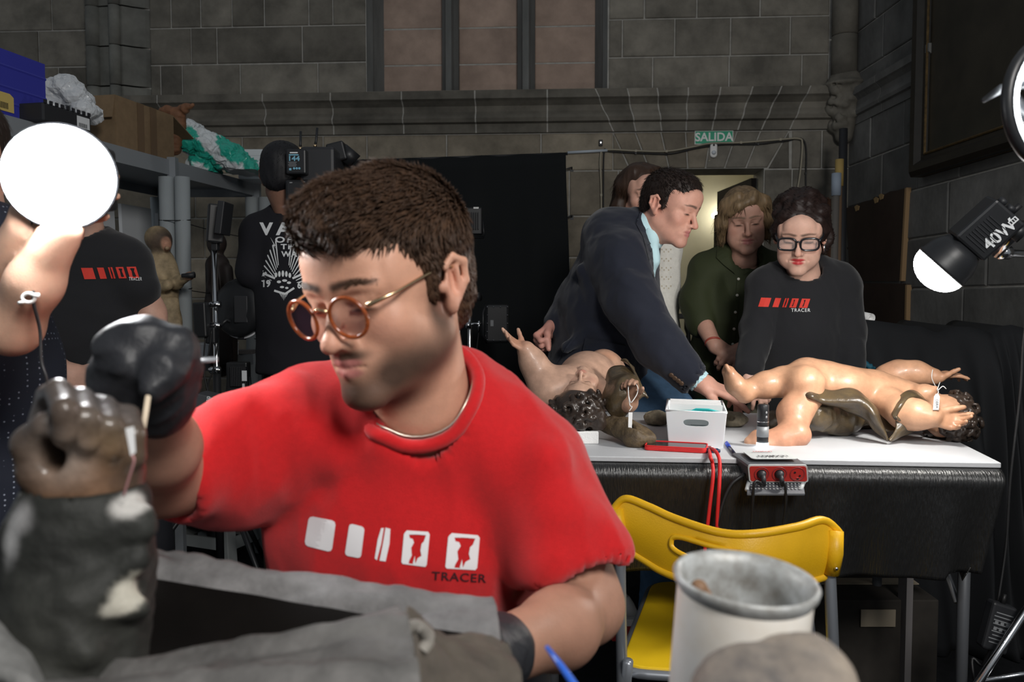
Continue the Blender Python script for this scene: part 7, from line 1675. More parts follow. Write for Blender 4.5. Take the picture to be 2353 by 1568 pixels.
# robed child figure on the shelf
rb_ = thing('painted_figure', 'small painted figure in a pale robe standing on the shelf', 'statue', at(375, 830, 3.3))
F = Field(); ROBE = (.42, .32, .19); HB = (.09, .06, .045)
F.chain([at(382, 835, 3.3), at(378, 740, 3.3), at(372, 650, 3.3), at(372, 600, 3.3)], [.075, .062, .06, .05], k=.03); F.ell(at(370, 556, 3.3), (.042, .045, .052), k=.015); F.ell(at(381, 562, 3.27), (.022, .022, .03), k=.015); F.ell(at(384, 570, 3.24), .01, k=.01)
F.chain([at(352, 610, 3.28), at(352, 660, 3.24), at(385, 655, 3.2)], [.032, .028, .022], k=.02); F.chain([at(390, 615, 3.3), at(405, 650, 3.25), at(432, 636, 3.2)], [.03, .025, .016], k=.02); F.ell(at(437, 634, 3.19), .017, k=.012)
F.ell(at(362, 548, 3.31), (.05, .052, .052), k=.02)
for i in range(9): F.cone(at(350 + i * 7, 690, 3.245 + abs(i - 4) * .006), at(346 + i * 9, 835, 3.225 + abs(i - 4) * .008), .009, .013, k=.015)
v, q = F.mesh(.005); mesh_obj('figure', v, q, SCULP, rb_, True, paint(v, ROBE, [(at(372, 556, 3.3), (.06, .06, .055), HB, .3, 1), (at(386, 560, 3.26), (.025, .035, .032), (.5, .26, .17), .3, 1), (at(437, 634, 3.19), (.03, .03, .02), (.45, .24, .15), .4, 1), (at(352, 650, 3.22), (.035, .04, .035), (.2, .14, .08), .5, .7)]))
MB().tube([at(418, 634, 3.17), at(447, 632, 3.17)], [.008, .013], 10).build('held_horn', BLKP, rb_, True)
# dark figure behind the lamp stand
F = Field(); F.chain([at(508, 830, 3.75), at(510, 700, 3.75), at(500, 610, 3.75)], [.075, .07, .055], k=.03); F.ell(at(498, 560, 3.75), (.045, .045, .055), k=.02); F.chain([at(490, 610, 3.72), at(488, 660, 3.66), at(505, 690, 3.62)], [.028, .024, .018], k=.02); F.chain([at(520, 620, 3.72), at(528, 680, 3.68)], [.03, .024], k=.02)
for i in range(6): F.cone(at(494 + i * 6, 700, 3.68), at(490 + i * 8, 830, 3.67), .011, .014, k=.015)
v, q = F.mesh(.007); tag(mesh_obj('carved_figure', v, q, mat('dark_brown_wood', (.035, .025, .022), .5, var=.3, vscale=20), None, True), 'dark brown carved figure standing on the shelf behind the lamp stand', 'statue')
# dark slatted thing and white block on the lower shelf
wb2 = thing('white_box', 'flat white box on the lower shelf below the round lamp', 'box', at(500, 800, 3.6)); pq = at(498, 789, 3.75)
MB().box(V(pq.x, pq.y, ZB + .03), (.16, .13, .055)).build('box_body', WOODW, wb2, bevel=.003); MB().box(V(pq.x, pq.y, ZB + .06), (.164, .134, .012)).build('box_lid', WOODW, wb2, bevel=.003)
pl2 = MB().box(V(at(552, 795, 3.9).x, 3.9, ZB + .012), (.13, .06, .02)).build('wood_offcut', mat('grey_board', (.16, .15, .15), .7), None, bevel=.002); tag(pl2, 'flat dark offcut on the lower shelf beside the white box', 'offcut')
# lamp stand with studio lamps
ls = thing('lamp_stand', 'chrome tripod stand with several black studio lamps before the shelving', 'light stand', V(at(495, 700, 3.0).x, 3.0, 0))
lx = at(495, 700, 3.0).x
MB().cyl((lx, 3.0, .2), (lx, 3.0, at(495, 540, 3.0).z), .0105, n=14).build('pole', CHROME, ls, True); MB().cyl((lx, 3.0, .2), (lx, 3.0, .95), .015, n=14).build('lower_pole', BLK, ls, True)
for a in (200, 320, 80):
    d = V(math.cos(math.radians(a)), math.sin(math.radians(a)), 0); MB().tube([V(lx, 3.0, .55) + d * .02, V(lx, 3.0, .01) + d * .42], .01, 8).build('leg', BLK, ls, True)
for y in (700, 748, 850): MB().cyl(at(484, y, 2.985), at(507, y, 2.985), .012, n=12).build('clamp', CHROME, ls, True); MB().cyl(at(480, y, 2.985), at(484, y, 2.985), .008, n=10).build('knob', CHROME, ls, True)
def pr(nm, x0, y0, x1, y1, Y, dep, mt, par, tilt=0, bev=.006, yaw=0):
    a = at(x0, y1, Y); b = at(x1, y0, Y); c = (a + b) / 2; R = Matrix.Rotation(math.radians(tilt), 3, 'Y') @ Matrix.Rotation(math.radians(yaw), 3, 'Z')
    return MB().box(c, (b.x - a.x, dep, b.z - a.z), tuple(R @ e for e in (V(1, 0, 0), V(0, 1, 0), V(0, 0, 1)))).build(nm, mt, par, bevel=bev)
pr('panel_lamp', 478, 470, 512, 558, 2.99, .06, BLK, ls, 5, yaw=25); pr('lamp_shade', 508, 465, 522, 540, 2.95, .1, BLKP, ls, 8, .003); pr('lamp_bracket', 488, 556, 502, 576, 3.0, .03, BLKP, ls, 0, .003)
pr('small_lamp', 450, 695, 478, 775, 2.96, .05, BLK, ls, -2); pr('clamp_block', 476, 752, 498, 790, 2.98, .04, BLK, ls)
rl = thing('round_lamp', 'round black studio lamp seen from its back beside the shelf post', 'lamp', at(555, 708, 3.05)); rc_ = at(554, 708, 3.05)
rax = V(-.35, -.93, .08).normalized(); MB().lathe([(0, .045), (.07, .044), (.1, .035), (.112, .015), (.112, -.01), (0, -.01)], rc_, rax, None, 44).build('housing', BLK, rl, True)
MB().lathe([(.105, -.012), (.118, -.012), (.118, -.004), (.105, -.004)], rc_, rax, None, 44).build('white_rim', mat('white_diffuser', (.8, .82, .85), .4), rl, True)
pr('grey_label', 577, 694, 584, 742, 2.995, .002, GREYP, rl, 4, 0); pr('battery_plate', 540, 680, 570, 742, 2.995, .02, BLKP, rl, 0, .003)
for y, r in ((640, .01), (775, .01)): MB().cyl(at(556, y + 6, 3.05), at(556, y - 6, 3.05), .016, n=14).build('knob', BLKP, rl, True)
MB().tube([at(507, 748, 2.985), at(520, 735, 3.0), at(540, 745, 3.03), rc_ + V(0, .02, -.1)], .007, 8).build('arm', BLK, rl, True)
def floodlight(label, x0, y0, x1, y1, Y, par=None, yaw=0, fins=9, lab=True):
    t = thing('flood_lamp', label, 'lamp', at((x0 + x1) / 2, y1, Y)); pr('housing', x0, y0, x1, y1, Y, .05, BLK, t, 0, .006, yaw)
    for i in range(fins): xx = x0 + (x1 - x0) * (.16 + .68 * i / (fins - 1)); pr('cooling_fin', xx - .9, y0 + (y1 - y0) * .16, xx + .9, y1 - (y1 - y0) * .2, Y - .03, .02, BLKP, t, 0, .001)
    MB().tube([at(x1 + 1, (y0 + y1) / 2, Y), at(x1 + 4, y1 - 4, Y - .02), at(x1 + 3, y1 + 6, Y), at(x0 - 2, y1 + 6, Y), at(x0 - 3, y1 - 4, Y - .02), at(x0 - 1, (y0 + y1) / 2, Y)], .006, 6).build('yoke', BLK, t, True)
    return t
t = floodlight('black ribbed flood lamp under the lower shelf with a white label', 525, 832, 572, 902, 3.05); pr('paper_label', 556, 852, 567, 876, 3.005, .002, mat('white_label', (.6, .62, .64), .6), t, 0, 0); pr('paper_label', 557, 882, 562, 894, 3.005, .002, mat('white_label', (.6, .62, .64), .6), t, 0, 0)
cbx = thing('cardboard_box', 'grey lettered packaging box leaning below the flood lamp', 'box', at(478, 960, 2.9)); bb_ = pr('box_body', 456, 905, 500, 968, 2.9, .1, mat('grey_carton', (.08, .085, .095), .6), cbx, 12, .003)
pr('box_panel', 476, 915, 500, 960, 2.848, .002, mat('white_label', (.6, .62, .64), .6), cbx, 12, 0); text_obj('lettering', 'Lexman', .022, at(475, 932, 2.846), V(.2, 0, 1), V(-1, 0, .2), PRINTW, cbx, bold=.002, lift=.002); text_obj('lettering', 'TRAVER', .017, at(489, 935, 2.842), V(.2, 0, 1), V(-1, 0, .2), BLK, cbx, bold=.002, lift=.003)
lc = thing('lamp_cables', 'tangle of thin black cables hanging from the lamp stand', 'cable', at(480, 900, 2.95))
for pts in (((486, 760), (475, 830), (440, 870), (445, 930), (470, 960)), ((500, 790), (490, 850), (478, 890), (485, 960), (470, 1000)), ((472, 775), (468, 850), (480, 930), (460, 1010))): MB().tube(spline([at(x, y, 2.96) for x, y in pts], 7), .003, 5).build('cord', CABLE, lc, True)

# ---- stored on the top shelf
def tsh(px, Y): return V((px - CX) / FPX * Y, Y, ZA)
BLUEC = mat('blue_crate_plastic', (.03, .035, .30), .5)
cr1 = thing('plastic_crate', 'blue plastic crate with a yellow label on the top shelf', 'crate', shelfpt(2.55, ZA, .1))
e_ = (shelfpt(2.72, 0) - shelfpt(2.2, 0)); ey = e_.normalized(); exn = V(ey.y, -ey.x, 0)
c0_ = shelfpt(2.56, ZA + .006, .04); Hc_r = .22; Lc = .5; Dc = .34
b4 = [c0_ - ey * Lc / 2, c0_ + ey * Lc / 2, c0_ + ey * Lc / 2 - exn * Dc, c0_ - ey * Lc / 2 - exn * Dc]
m_ = MB(); A_, B_ = b4[0], b4[1]; face_hole(m_, A_, B_, B_ + V(0, 0, Hc_r), A_ + V(0, 0, Hc_r), .38, .62, .7, .86); m_.build('long_side', BLUEC, cr1, solid=.005)
MB().add([b4[2], b4[3], b4[3] + V(0, 0, Hc_r), b4[2] + V(0, 0, Hc_r)], [(0, 1, 2, 3)]).build('long_side', BLUEC, cr1, solid=.005)
m_ = MB(); face_hole(m_, b4[1], b4[2], b4[2] + V(0, 0, Hc_r), b4[1] + V(0, 0, Hc_r), .3, .7, .66, .86); m_.build('short_side', BLUEC, cr1, solid=.005)
m_ = MB(); face_hole(m_, b4[3], b4[0], b4[0] + V(0, 0, Hc_r), b4[3] + V(0, 0, Hc_r), .3, .7, .66, .86); m_.build('short_side', BLUEC, cr1, solid=.005)
MB().add(b4, [(0, 1, 2, 3)]).build('base', BLUEC, cr1, solid=.005)
for z in (.0, .05, .1, .168): MB().tube([p + V(0, 0, z) for p in b4], .006, 6, closed=True).build('rib', BLUEC, cr1)
lb0 = c0_ + ey * .06 + exn * .004 + V(0, 0, .05); MB().prism([lb0 + ey * x + V(0, 0, z) for x, z in ((-.05, -.03), (.05, -.03), (.05, .02), (.035, .03), (-.05, .03))], exn * .001).build('yellow_label', mat('yellow_label', (.5, .38, .12), .6), cr1)
for i in range(10): MB().box(lb0 + ey * (-.03 + i * .006) + exn * .0018 + V(0, 0, -.012), (.001, .0025, .02), (exn, ey, V(0, 0, 1))).build('bar_print', BLK, cr1)
def bag(name, label, pts, Y, seed, mt, dep=.12, cat='bag', amp=.02, sc=34, h=.008, cols=None):
    F = Field()
    for (x, y, r) in pts: F.ell(at(x, y, Y), (r, dep * .5, r * .85), k=.03)
    v, q = F.mesh(h, 0); n = vnormals(v, q); v = v + n * (amp * (ridged(v, sc, seed) - .3) + amp * .5 * ridged(v, sc * 2.3, seed + 1))[:, None]; v[:, 2] = np.maximum(v[:, 2], ZA + .002)
    o = mesh_obj(name, v, q, mt, None, False, cols(v) if cols else None); tag(o, label, cat); return o
CLRB = mat('thin_white_plastic', (.6, .63, .66), .3, alpha=.85, spec=.5)
bag('plastic_bag', 'crumpled whitish plastic bag beside the blue crate', [(115, 220, .045), (150, 205, .045), (178, 230, .04), (200, 258, .028), (120, 250, .045)], 2.95, 4, CLRB)
trb = thing('plastic_tray', 'black plastic tray with a white barcode label on the top shelf', 'tray', tsh(170, 2.75)); tc = shelfpt(2.80, ZA + .035, .045)
MB().box(tc, (.2, .22, .062), (exn, ey, V(0, 0, 1))).build('tray_body', BLKP, trb, bevel=.006); lbp = tc + exn * .1012 + ey * .07; MB().box(lbp, (.001, .06, .04), (exn, ey, V(0, 0, 1))).build('barcode_label', mat('white_label', (.6, .62, .64), .6), trb)
for i in range(8): MB().box(lbp + exn * .0008 + ey * (-.02 + i * .005) + V(0, 0, -.01), (.001, .002, .014), (exn, ey, V(0, 0, 1))).build('bar_print', BLK, trb)
for i in range(9): MB().box(tc + exn * .1 + ey * (-.1 + i * .025) + V(0, 0, .035), (.004, .012, .012), (exn, ey, V(0, 0, 1))).build('rim_tooth', BLKP, trb)
# cardboard box
KB = mat('kraft_cardboard', (.2, .135, .075), .85, var=.2, vscale=30)
cbx = thing('cardboard_box', 'open brown cardboard box on the top shelf beside the green bag', 'box', shelfpt(3.3, ZA, .2)); k0 = shelfpt(3.12, ZA + .003, .02); Lk, Dk, Hk = .36, .4, .2
kb = [k0, k0 + ey * Lk, k0 + ey * Lk - exn * Dk, k0 - exn * Dk]
for i in range(4):
    a, b_ = kb[i], kb[(i + 1) % 4]; MB().add([a, b_, b_ + V(0, 0, Hk), a + V(0, 0, Hk)], [(0, 1, 2, 3)]).build('side_panel', KB, cbx, solid=.004)
MB().add(kb, [(0, 1, 2, 3)]).build('base', KB, cbx, solid=.004)
MB().add([kb[0] + V(0, 0, Hk), kb[1] + V(0, 0, Hk), kb[1] + exn * .14 + V(0, 0, Hk - .05) + ey * .02, kb[0] + exn * .14 + V(0, 0, Hk - .05)], [(0, 1, 2, 3)]).build('flap', KB, cbx, solid=.004) if False else None
MB().add([kb[1] + V(0, 0, Hk), kb[2] + V(0, 0, Hk), kb[2] + ey * .14 + V(0, 0, Hk - .06), kb[1] + ey * .15 + V(0, 0, Hk - .07)], [(0, 1, 2, 3)]).build('flap', KB, cbx, solid=.004)
MB().add([kb[3] + V(0, 0, Hk), kb[0] + V(0, 0, Hk), kb[0] - ey * .01 + V(0, -.012, Hk - .09), kb[3] - ey * .01 + V(0, -.012, Hk - .09)], [(0, 1, 2, 3)]).build('flap', KB, cbx, solid=.004)
for s in (.4, .62): MB().prism([k0 + ey * (Lk * s) + exn * .004 + V(0, 0, z) + ey * x for x, z in ((-.02, .005), (.02, .005), (.02, Hk), (-.02, Hk))], exn * .001).build('tape_strip', mat('brown_tape', (.13, .085, .05), .5), cbx)
def gcols(v):
    w = (np.sin(v[:, 0] * 34 + v[:, 2] * 30 + 2 * wav(v, 18, 3)) > .0).astype(float)[:, None]; return npa((.62, .66, .68)) * (1 - w) + npa((.02, .36, .27)) * w
bag('plastic_bag', 'crumpled green and white plastic bag on the far end of the top shelf', [(455, 330, .06), (490, 345, .065), (530, 365, .06), (470, 385, .05), (560, 385, .05), (585, 395, .04), (440, 300, .03)], 3.75, 9, mat('green_white_film', (.5, .5, .5), .28, attr=True, spec=.6), .22, amp=.022, sc=32, cols=gcols)
for i, (x0, y0, x1, y1, l) in enumerate(((572, 326, 640, 352, 'upper flat white carton behind the green bag'), (560, 356, 640, 400, 'lower white carton under the other behind the green bag'))):
    Y_ = 4.0; a, b_ = at(x0, y1, Y_), at(x1, y0, Y_); zz0 = ZA if i else ZA + .088; c_ = V((a.x + b_.x) / 2, Y_, zz0 + (.042 if i else .028)); t = thing('white_carton', l, 'box', c_)
    MB().box(c_, (b_.x - a.x, .16, .084 if i else .056)).build('carton_body', WOODW, t, bevel=.002); MB().box(c_ + V(0, 0, .024 if i else .012), (b_.x - a.x + .003, .163, .03)).build('carton_lid', WOODW, t, bevel=.002)
F = Field(); F.chain([at(372, 256, 3.6), at(400, 262, 3.6), at(425, 250, 3.58), at(443, 240, 3.56)], [.012, .02, .016, .006], k=.015); F.chain([at(385, 250, 3.6), at(410, 270, 3.6), at(415, 290, 3.6)], [.012, .022, .02], k=.02); F.chain([at(405, 285, 3.62), at(400, 340, 3.64)], [.03, .03], k=.02)
v, q = F.mesh(.006); n = vnormals(v, q); v = v + n * (.006 * ridged(v, 60, 2))[:, None]; tag(mesh_obj('carved_fragment', v, q, mat('terracotta_wood', (.22, .1, .05), .7, var=.4, vscale=30), None, True), 'reddish brown carved fragment sticking out of the open box', 'fragment')
# step stool on the floor
STG = mat('grey_stool_plastic', (.26, .28, .28), .55, bump=.15, bscale=120); so_ = on_z(470, 1225, 0); 
stl = thing('step_stool', 'low grey plastic step stool on the floor behind the red sleeve', 'stool', V(-1.45, 3.72, 0)); sc0 = V((455 - CX) / FPX * 3.55, 3.72, 0)
hS = .2
Rz = Matrix.Rotation(math.radians(-22), 3, 'Z')
def st(x, y, z): return sc0 + Rz @ V(x, y, z)
MB().prism([st(x, y, hS - .02) for x, y in rrect(.34, .24, .03)], V(0, 0, .02)).build('step_top', STG, stl, bevel=.006)
for s1 in (-1, 1):
    for s2 in (-1, 1):
        x, y = s1 * .15, s2 * .1; bq = [st(x * 1.18 + dx, y * 1.22 + dy, 0) for dx, dy in ((-.03, -.03), (.03, -.03), (.03, .03), (-.03, .03))]; tq = [st(x + dx, y + dy, hS - .018) for dx, dy in ((-.028, -.028), (.028, -.028), (.028, .028), (-.028, .028))]
        MB().hexa(bq, tq).build('leg', STG, stl, bevel=.004)
for s2 in (-1, 1): MB().hexa([st(-.15, s2 * .118 - .006, .075), st(.15, s2 * .118 - .006, .075), st(.15, s2 * .118 + .006, .075), st(-.15, s2 * .118 + .006, .075)], [st(-.15, s2 * .11 - .006, .125), st(.15, s2 * .11 - .006, .125), st(.15, s2 * .11 + .006, .125), st(-.15, s2 * .11 + .006, .125)]).build('apron', STG, stl)
for s1 in (-1, 1): MB().hexa([st(s1 * .175 - .006, -.1, .075), st(s1 * .175 + .006, -.1, .075), st(s1 * .175 + .006, .1, .075), st(s1 * .175 - .006, .1, .075)], [st(s1 * .162 - .006, -.1, .125), st(s1 * .162 + .006, -.1, .125), st(s1 * .162 + .006, .1, .125), st(s1 * .162 - .006, .1, .125)]).build('apron', STG, stl)
# ================================================================== AGAINST THE BACK AND RIGHT WALLS
CURT = mat('black_backdrop', (.011, .0125, .0135), .9, spec=.2, bump=.2, bscale=400)
cu = thing('backdrop_curtain', 'large black cloth backdrop hanging in front of the stone wall', 'curtain', V(-.3, 4.45, 0))
ca, cb2 = at(735, 372, 4.5), at(1305, 352, 4.42)
def cur(s, t):
    p = ca.lerp(cb2, s); z = p.z * (1 - t) + .02 * t; fold = .02 * math.sin(s * 23) + .012 * math.sin(s * 51 + 1) ; edge = -.0
    return V(p.x + .012 * math.sin(t * 7 + s * 5), p.y - fold * (.25 + .75 * t) - .05 * t, z + (.004 * math.sin(s * 40)) * (1 - t))
MB().grid(cur, 120, 30).build('cloth', CURT, cu, True, solid=.002)
MB().cyl(ca + V(0, .02, .0), cb2 + V(0, .02, .0), .008, n=10).build('curtain_rod', BLKP, cu, True)
for s in (.15, .4, .65, .9): p = ca.lerp(cb2, s); MB().tube([p + V(0, .02, .0), p + V(0, .2, .04), V(p.x, wpt(0, 0).y + .0 - p.x * .056 - .02, p.z + .05)], .003, 6).build('tie', CABLE, cu, True)
rlz = thing('curtain_rail', 'short pale rail end above the edge of the black backdrop', 'rail', wpt(*wuv(1350, 350), .03)); 
MB().tube([wpt(*wuv(1304, 353), .03), wpt(*wuv(1395, 348), .03)], .008, 10).build('rail', mat('pale_rail', (.45, .5, .56), .5), rlz, True); MB().cyl(wpt(*wuv(1392, 348), .0), wpt(*wuv(1392, 348), .035), .006, n=8).build('bracket', mat('pale_rail', (.45, .5, .56)), rlz, True)
# sign
SG = mat('sign_green', (.01, .36, .2), .5, emit=.0); swc = wpt(*wuv(1639.5, 317), .012)
sg = thing('exit_sign', 'green exit sign reading SALIDA above the doorway', 'sign', swc)
w_ = wuv(1682, 317)[0] - wuv(1597, 317)[0]; h_ = wuv(1640, 303)[1] - wuv(1640, 331)[1]
MB().box(swc, (w_, .006, h_), (WU_, -WN, V(0, 0, 1))).build('plate', SG, sg); MB().box(swc - WN * .001, (w_ + .008, .005, h_ + .008), (WU_, -WN, V(0, 0, 1))).build('white_border', WHITEP, sg)
text_obj('lettering', 'SALIDA', .068, swc + WN * .0035, WU_, V(0, 0, 1), mat('sign_white', (.8, .82, .8), .5), sg, bold=.0035, lift=.001, scale_x=.98)
sn = thing('motion_sensor', 'small white motion sensor under the exit sign', 'sensor', wpt(*wuv(1638, 348), .02)); sc3 = wpt(*wuv(1638, 347), .0)
MB().prism([sc3 + WU_ * x + V(0, 0, y) for x, y in rrect(.042, .088, .02)], WN * .03).build('housing', WHITEP, sn, bevel=.006); MB().ball(sc3 + WN * .03 - V(0, 0, .015), .013).build('sensor_eye', mat('milky', (.6, .65, .7), .3), sn, True); MB().ball(sc3 + WN * .03 + V(0, 0, .028), .006).build('indicator', BLK, sn, True)
MB().cyl(sc3 - V(0, 0, .044), wpt(*wuv(1627, 372), .012), .004, n=8).build('cord', BEI, sn, True)
wc = thing('wall_cable', 'pale cable clipped along the wall above the doorway', 'cable', wpt(*wuv(1600, 345), .02))
MB().tube(spline([wpt(*wuv(x, y), .03) for x, y in ((1381, 560), (1381, 440), (1379, 365), (1392, 347), (1460, 349), (1530, 350), (1590, 340), (1630, 332), (1700, 330), (1790, 323), (1832, 321), (1840, 335), (1835, 400), (1826, 452))], 8), .0055, 6).build('cord', BEI, wc, True)
for x, y in ((1381, 450), (1460, 349), (1530, 350), (1700, 330), (1790, 323)): MB().box(wpt(*wuv(x, y), .02), (.012, .03, .014), (WU_, -WN, V(0, 0, 1))).build('clip', BEI, wc)
wc = thing('wall_cable', 'thin black cable running just below the pale one on the wall', 'cable', wpt(*wuv(1600, 355), .02))
MB().tube(spline([wpt(*wuv(x, y), .022) for x, y in ((1386, 590), (1386, 440), (1388, 350), (1400, 350), (1480, 354), (1540, 355), (1600, 342), (1660, 334), (1740, 333), (1800, 326), (1846, 327), (1849, 420), (1851, 470))], 8), .0045, 6).build('cord', CABLE, wc, True)
for x, y in ((1460, 354), (1740, 333), (1849, 400)): MB().box(wpt(*wuv(x, y), .016), (.01, .02, .012), (WU_, -WN, V(0, 0, 1))).build('clip', CABLE, wc)
jb = thing('junction_box', 'tiny dark junction box on the wall left of the doorway', 'box', wpt(*wuv(1380, 330), .02)); MB().box(wpt(*wuv(1380, 330), .015), (.022, .03, .036), (WU_, -WN, V(0, 0, 1))).build('case', BLKP, jb, bevel=.003); MB().lathe([(0, .001), (.005, .001)], wpt(*wuv(1380, 330), .03), WN, None, 10).build('screw', CHROME, jb)
for i, (x, y, l) in enumerate(((1308, 390, 'upper bent iron hook at the edge of the black backdrop'), (1308, 500, 'lower bent iron hook at the edge of the black backdrop'), (1402, 498, 'bent iron hook on the wall beside the long-haired person'))):
    hk = thing('wall_hook', l, 'hook', wpt(*wuv(x, y), .02)); MB().tube([wpt(*wuv(x - 8, y + 2), .05), wpt(*wuv(x, y), .05), wpt(*wuv(x + 6, y - 3), .04), wpt(*wuv(x + 6, y), .0)], [.002, .006, .004, .004], 6).build('hook', BLKP, hk, True); MB().box(wpt(*wuv(x + 6, y), .006), (.02, .006, .03), (WU_, -WN, V(0, 0, 1))).build('back_plate', BLKP, hk)
# stand with two flood lamps in front of the backdrop
fsd = thing('light_stand', 'chrome light stand with two flood lamps before the black backdrop', 'light stand', V(at(1079, 700, 3.9).x, 3.9, 0)); fx0 = at(1079, 700, 3.9).x
MB().cyl((fx0, 3.9, .25), (fx0, 3.9, at(1079, 552, 3.9).z), .011, n=14).build('pole', CHROME, fsd, True)
for a in (200, 320, 80):
    d = V(math.cos(math.radians(a)), math.sin(math.radians(a)), 0); MB().tube([V(fx0, 3.9, .6) + d * .02, V(fx0, 3.9, .01) + d * .42], .01, 8).build('leg', BLK, fsd, True)
MB().cyl(at(1070, 748, 3.88), at(1082, 748, 3.88), .018, n=12).build('clamp', CHROME, fsd, True); MB().tube([at(1082, 745, 3.88), at(1112, 744, 3.88)], .006, 8).build('arm', CHROME, fsd, True); MB().cyl(at(1101, 738, 3.88), at(1101, 762, 3.88), .006, n=10).build('handle', CHROME, fsd, True)
MB().tube([at(1085, 684, 3.9), at(1103, 682, 3.88)], [.012, .022], 10).build('spare_clamp', BLKP, fsd, True); MB().cyl(at(1079, 556, 3.9), at(1079, 546, 3.9), .013, n=10).build('spigot', GOLD, fsd, True)
t = floodlight('ribbed black flood lamp on top of the stand behind the red shirt', 1050, 478, 1108, 540, 3.88); pr('white_tag', 1057, 476, 1070, 480, 3.85, .003, WHITEP, t, 0, 0); pr('white_tag', 1088, 476, 1100, 480, 3.85, .003, WHITEP, t, 0, 0)
t2 = thing('flood_lamp', 'glossy black flood lamp with bolts clamped low on the stand', 'lamp', at(1142, 790, 3.86)); pr('housing', 1116, 700, 1170, 788, 3.86, .07, BLK, t2, 0, .012)
for i in range(5):
    for x in (1120, 1166): MB().ball(at(x, 706 + i * 19, 3.823), .0035, 8, 6).build('bolt', CHROME, t2)
for x in (1134, 1150): MB().ball(at(x, 706, 3.823), .0035, 8, 6).build('bolt', CHROME, t2); MB().ball(at(x, 783, 3.823), .0035, 8, 6).build('bolt', CHROME, t2)
pr('grey_label', 1127, 736, 1134, 750, 3.822, .002, GREYP, t2, 0, 0); MB().tube([at(1116, 702, 3.84), at(1110, 720, 3.8), at(1110, 770, 3.8), at(1118, 788, 3.84)], .006, 8).build('yoke', BLK, t2, True)
lc = thing('lamp_cables', 'thin pale cables hanging beside the flood lamp stand', 'cable', at(1060, 800, 3.9)); MB().tube(spline([at(1056, 760, 3.88), at(1050, 790, 3.88), at(1046, 815, 3.88), at(1040, 860, 3.88)], 6), .003, 5).build('cord', mat('pale_cord', (.4, .42, .44), .5), lc, True); MB().tube(spline([at(1100, 765, 3.88), at(1096, 800, 3.88), at(1093, 850, 3.88)], 6), .003, 5).build('cord', CABLE, lc, True)

# ---- painting on the right wall
PF = mat('black_frame_wood', (.02, .017, .013), .4, var=.4, vscale=20); PC = mat('darkened_canvas', (.018, .017, .014), .35, base2=(.045, .04, .03), var=.5, vscale=3); PG = mat('dull_gold_line', (.14, .09, .035), .45, .5, var=.6, vscale=50)
u0, zb_ = ruv(2078, 408, .1); u1 = u0 + 1.9; z1_ = zb_ + 1.6
pt = thing('painting', 'huge darkened painting in a black moulded frame on the side wall', 'painting', rpt(u0 + .9, zb_, .08))
MB().prism([rpt(u, z, .03) for u, z in ((u0 + .1, zb_ + .1), (u1, zb_ + .1), (u1, z1_), (u0 + .1, z1_))], RN * .015).build('canvas', PC, pt)
fprof = [(0, 0), (0, .07), (.02, .09), (.05, .085), (.07, .06), (.09, .055), (.11, .03), (.11, 0)]
def fbar(a, b, inward):
    vs = []; n = len(fprof)
    for k_, P in enumerate((a, b)):
        for (w, t) in fprof:
            u, z = P; du, dz = inward[k_]; vs.append(rpt(u + du * w, z + dz * w, t))
    return mesh_obj('frame_bar', vs, [tuple(range(n)), tuple(range(n, 2 * n))[::-1]] + [(k_, n + k_, n + (k_ + 1) % n, (k_ + 1) % n) for k_ in range(n)], PF, pt)
fbar((u0, zb_), (u1 + .1, zb_), ((1, 1), (-1, 1))); fbar((u0, zb_), (u0, z1_ + .1), ((1, 1), (1, -1))); fbar((u0, z1_ + .1), (u1 + .1, z1_ + .1), ((1, -1), (-1, -1))); fbar((u1 + .1, zb_), (u1 + .1, z1_ + .1), ((-1, 1), (-1, -1)))
for a, b in (((u0 + .095, zb_ + .095), (u1, zb_ + .095)), ((u0 + .095, zb_ + .095), (u0 + .095, z1_))): MB().tube([rpt(*a, .056), rpt(*b, .056)], .006, 6).build('gilt_line', PG, pt)
MB().tube([rpt(u0 + .004, zb_ + .004, .03), rpt(u1, zb_ + .004, .03)], .006, 6).build('gilt_line', PG, pt)
# ---- boards leaning on the right wall
BRB = mat('dark_brown_board', (.035, .022, .017), .6, var=.3, vscale=10); EDG = mat('raw_board_edge', (.25, .16, .08), .8)
bo = thing('wooden_board', 'dark brown board with a torn top edge fixed to the side wall', 'board', rpt(*ruv(2010, 640, .03), .03))
def rq(px, py, o=.03): return rpt(*ruv(px, py, o), o)
topj = [(1945, 478), (1962, 474), (1975, 468), (1990, 462), (2003, 461), (2010, 452), (2016, 455), (2022, 447), (2034, 446), (2046, 440), (2060, 438), (2082, 432)]
MB().prism([rq(x, y) for x, y in [(1952, 646)] + topj + [(2069, 646)]][::-1], RN * -.02).build('panel', BRB, bo); MB().prism([rq(x, y, .032) for x, y in ((2079, 433), (2083, 431), (2071, 646), (2067, 646))], RN * -.024).build('raw_edge', EDG, bo)
for x, y in ((2012, 460), (2024, 452), (1968, 478)): MB().prism([rq(x + dx, y + dy, .033) for dx, dy in ((-5, -3), (0, -7), (6, -4), (4, 5), (-2, 8))], RN * -.003).build('torn_chip', mat('torn_fibre', (.3, .2, .09), .9), bo)
bo2 = thing('wooden_board', 'lower dark brown board standing behind the black drape on the right', 'board', rpt(*ruv(2020, 760, .03), .03)); MB().prism([rq(x, y) for x, y in ((1960, 650), (2082, 652), (2080, 790), (1965, 800))][::-1], RN * -.02).build('panel', BRB, bo2); MB().prism([rq(x, y, .032) for x, y in ((2080, 655), (2084, 655), (2081, 790), (2077, 790))], RN * -.024).build('raw_edge', EDG, bo2)
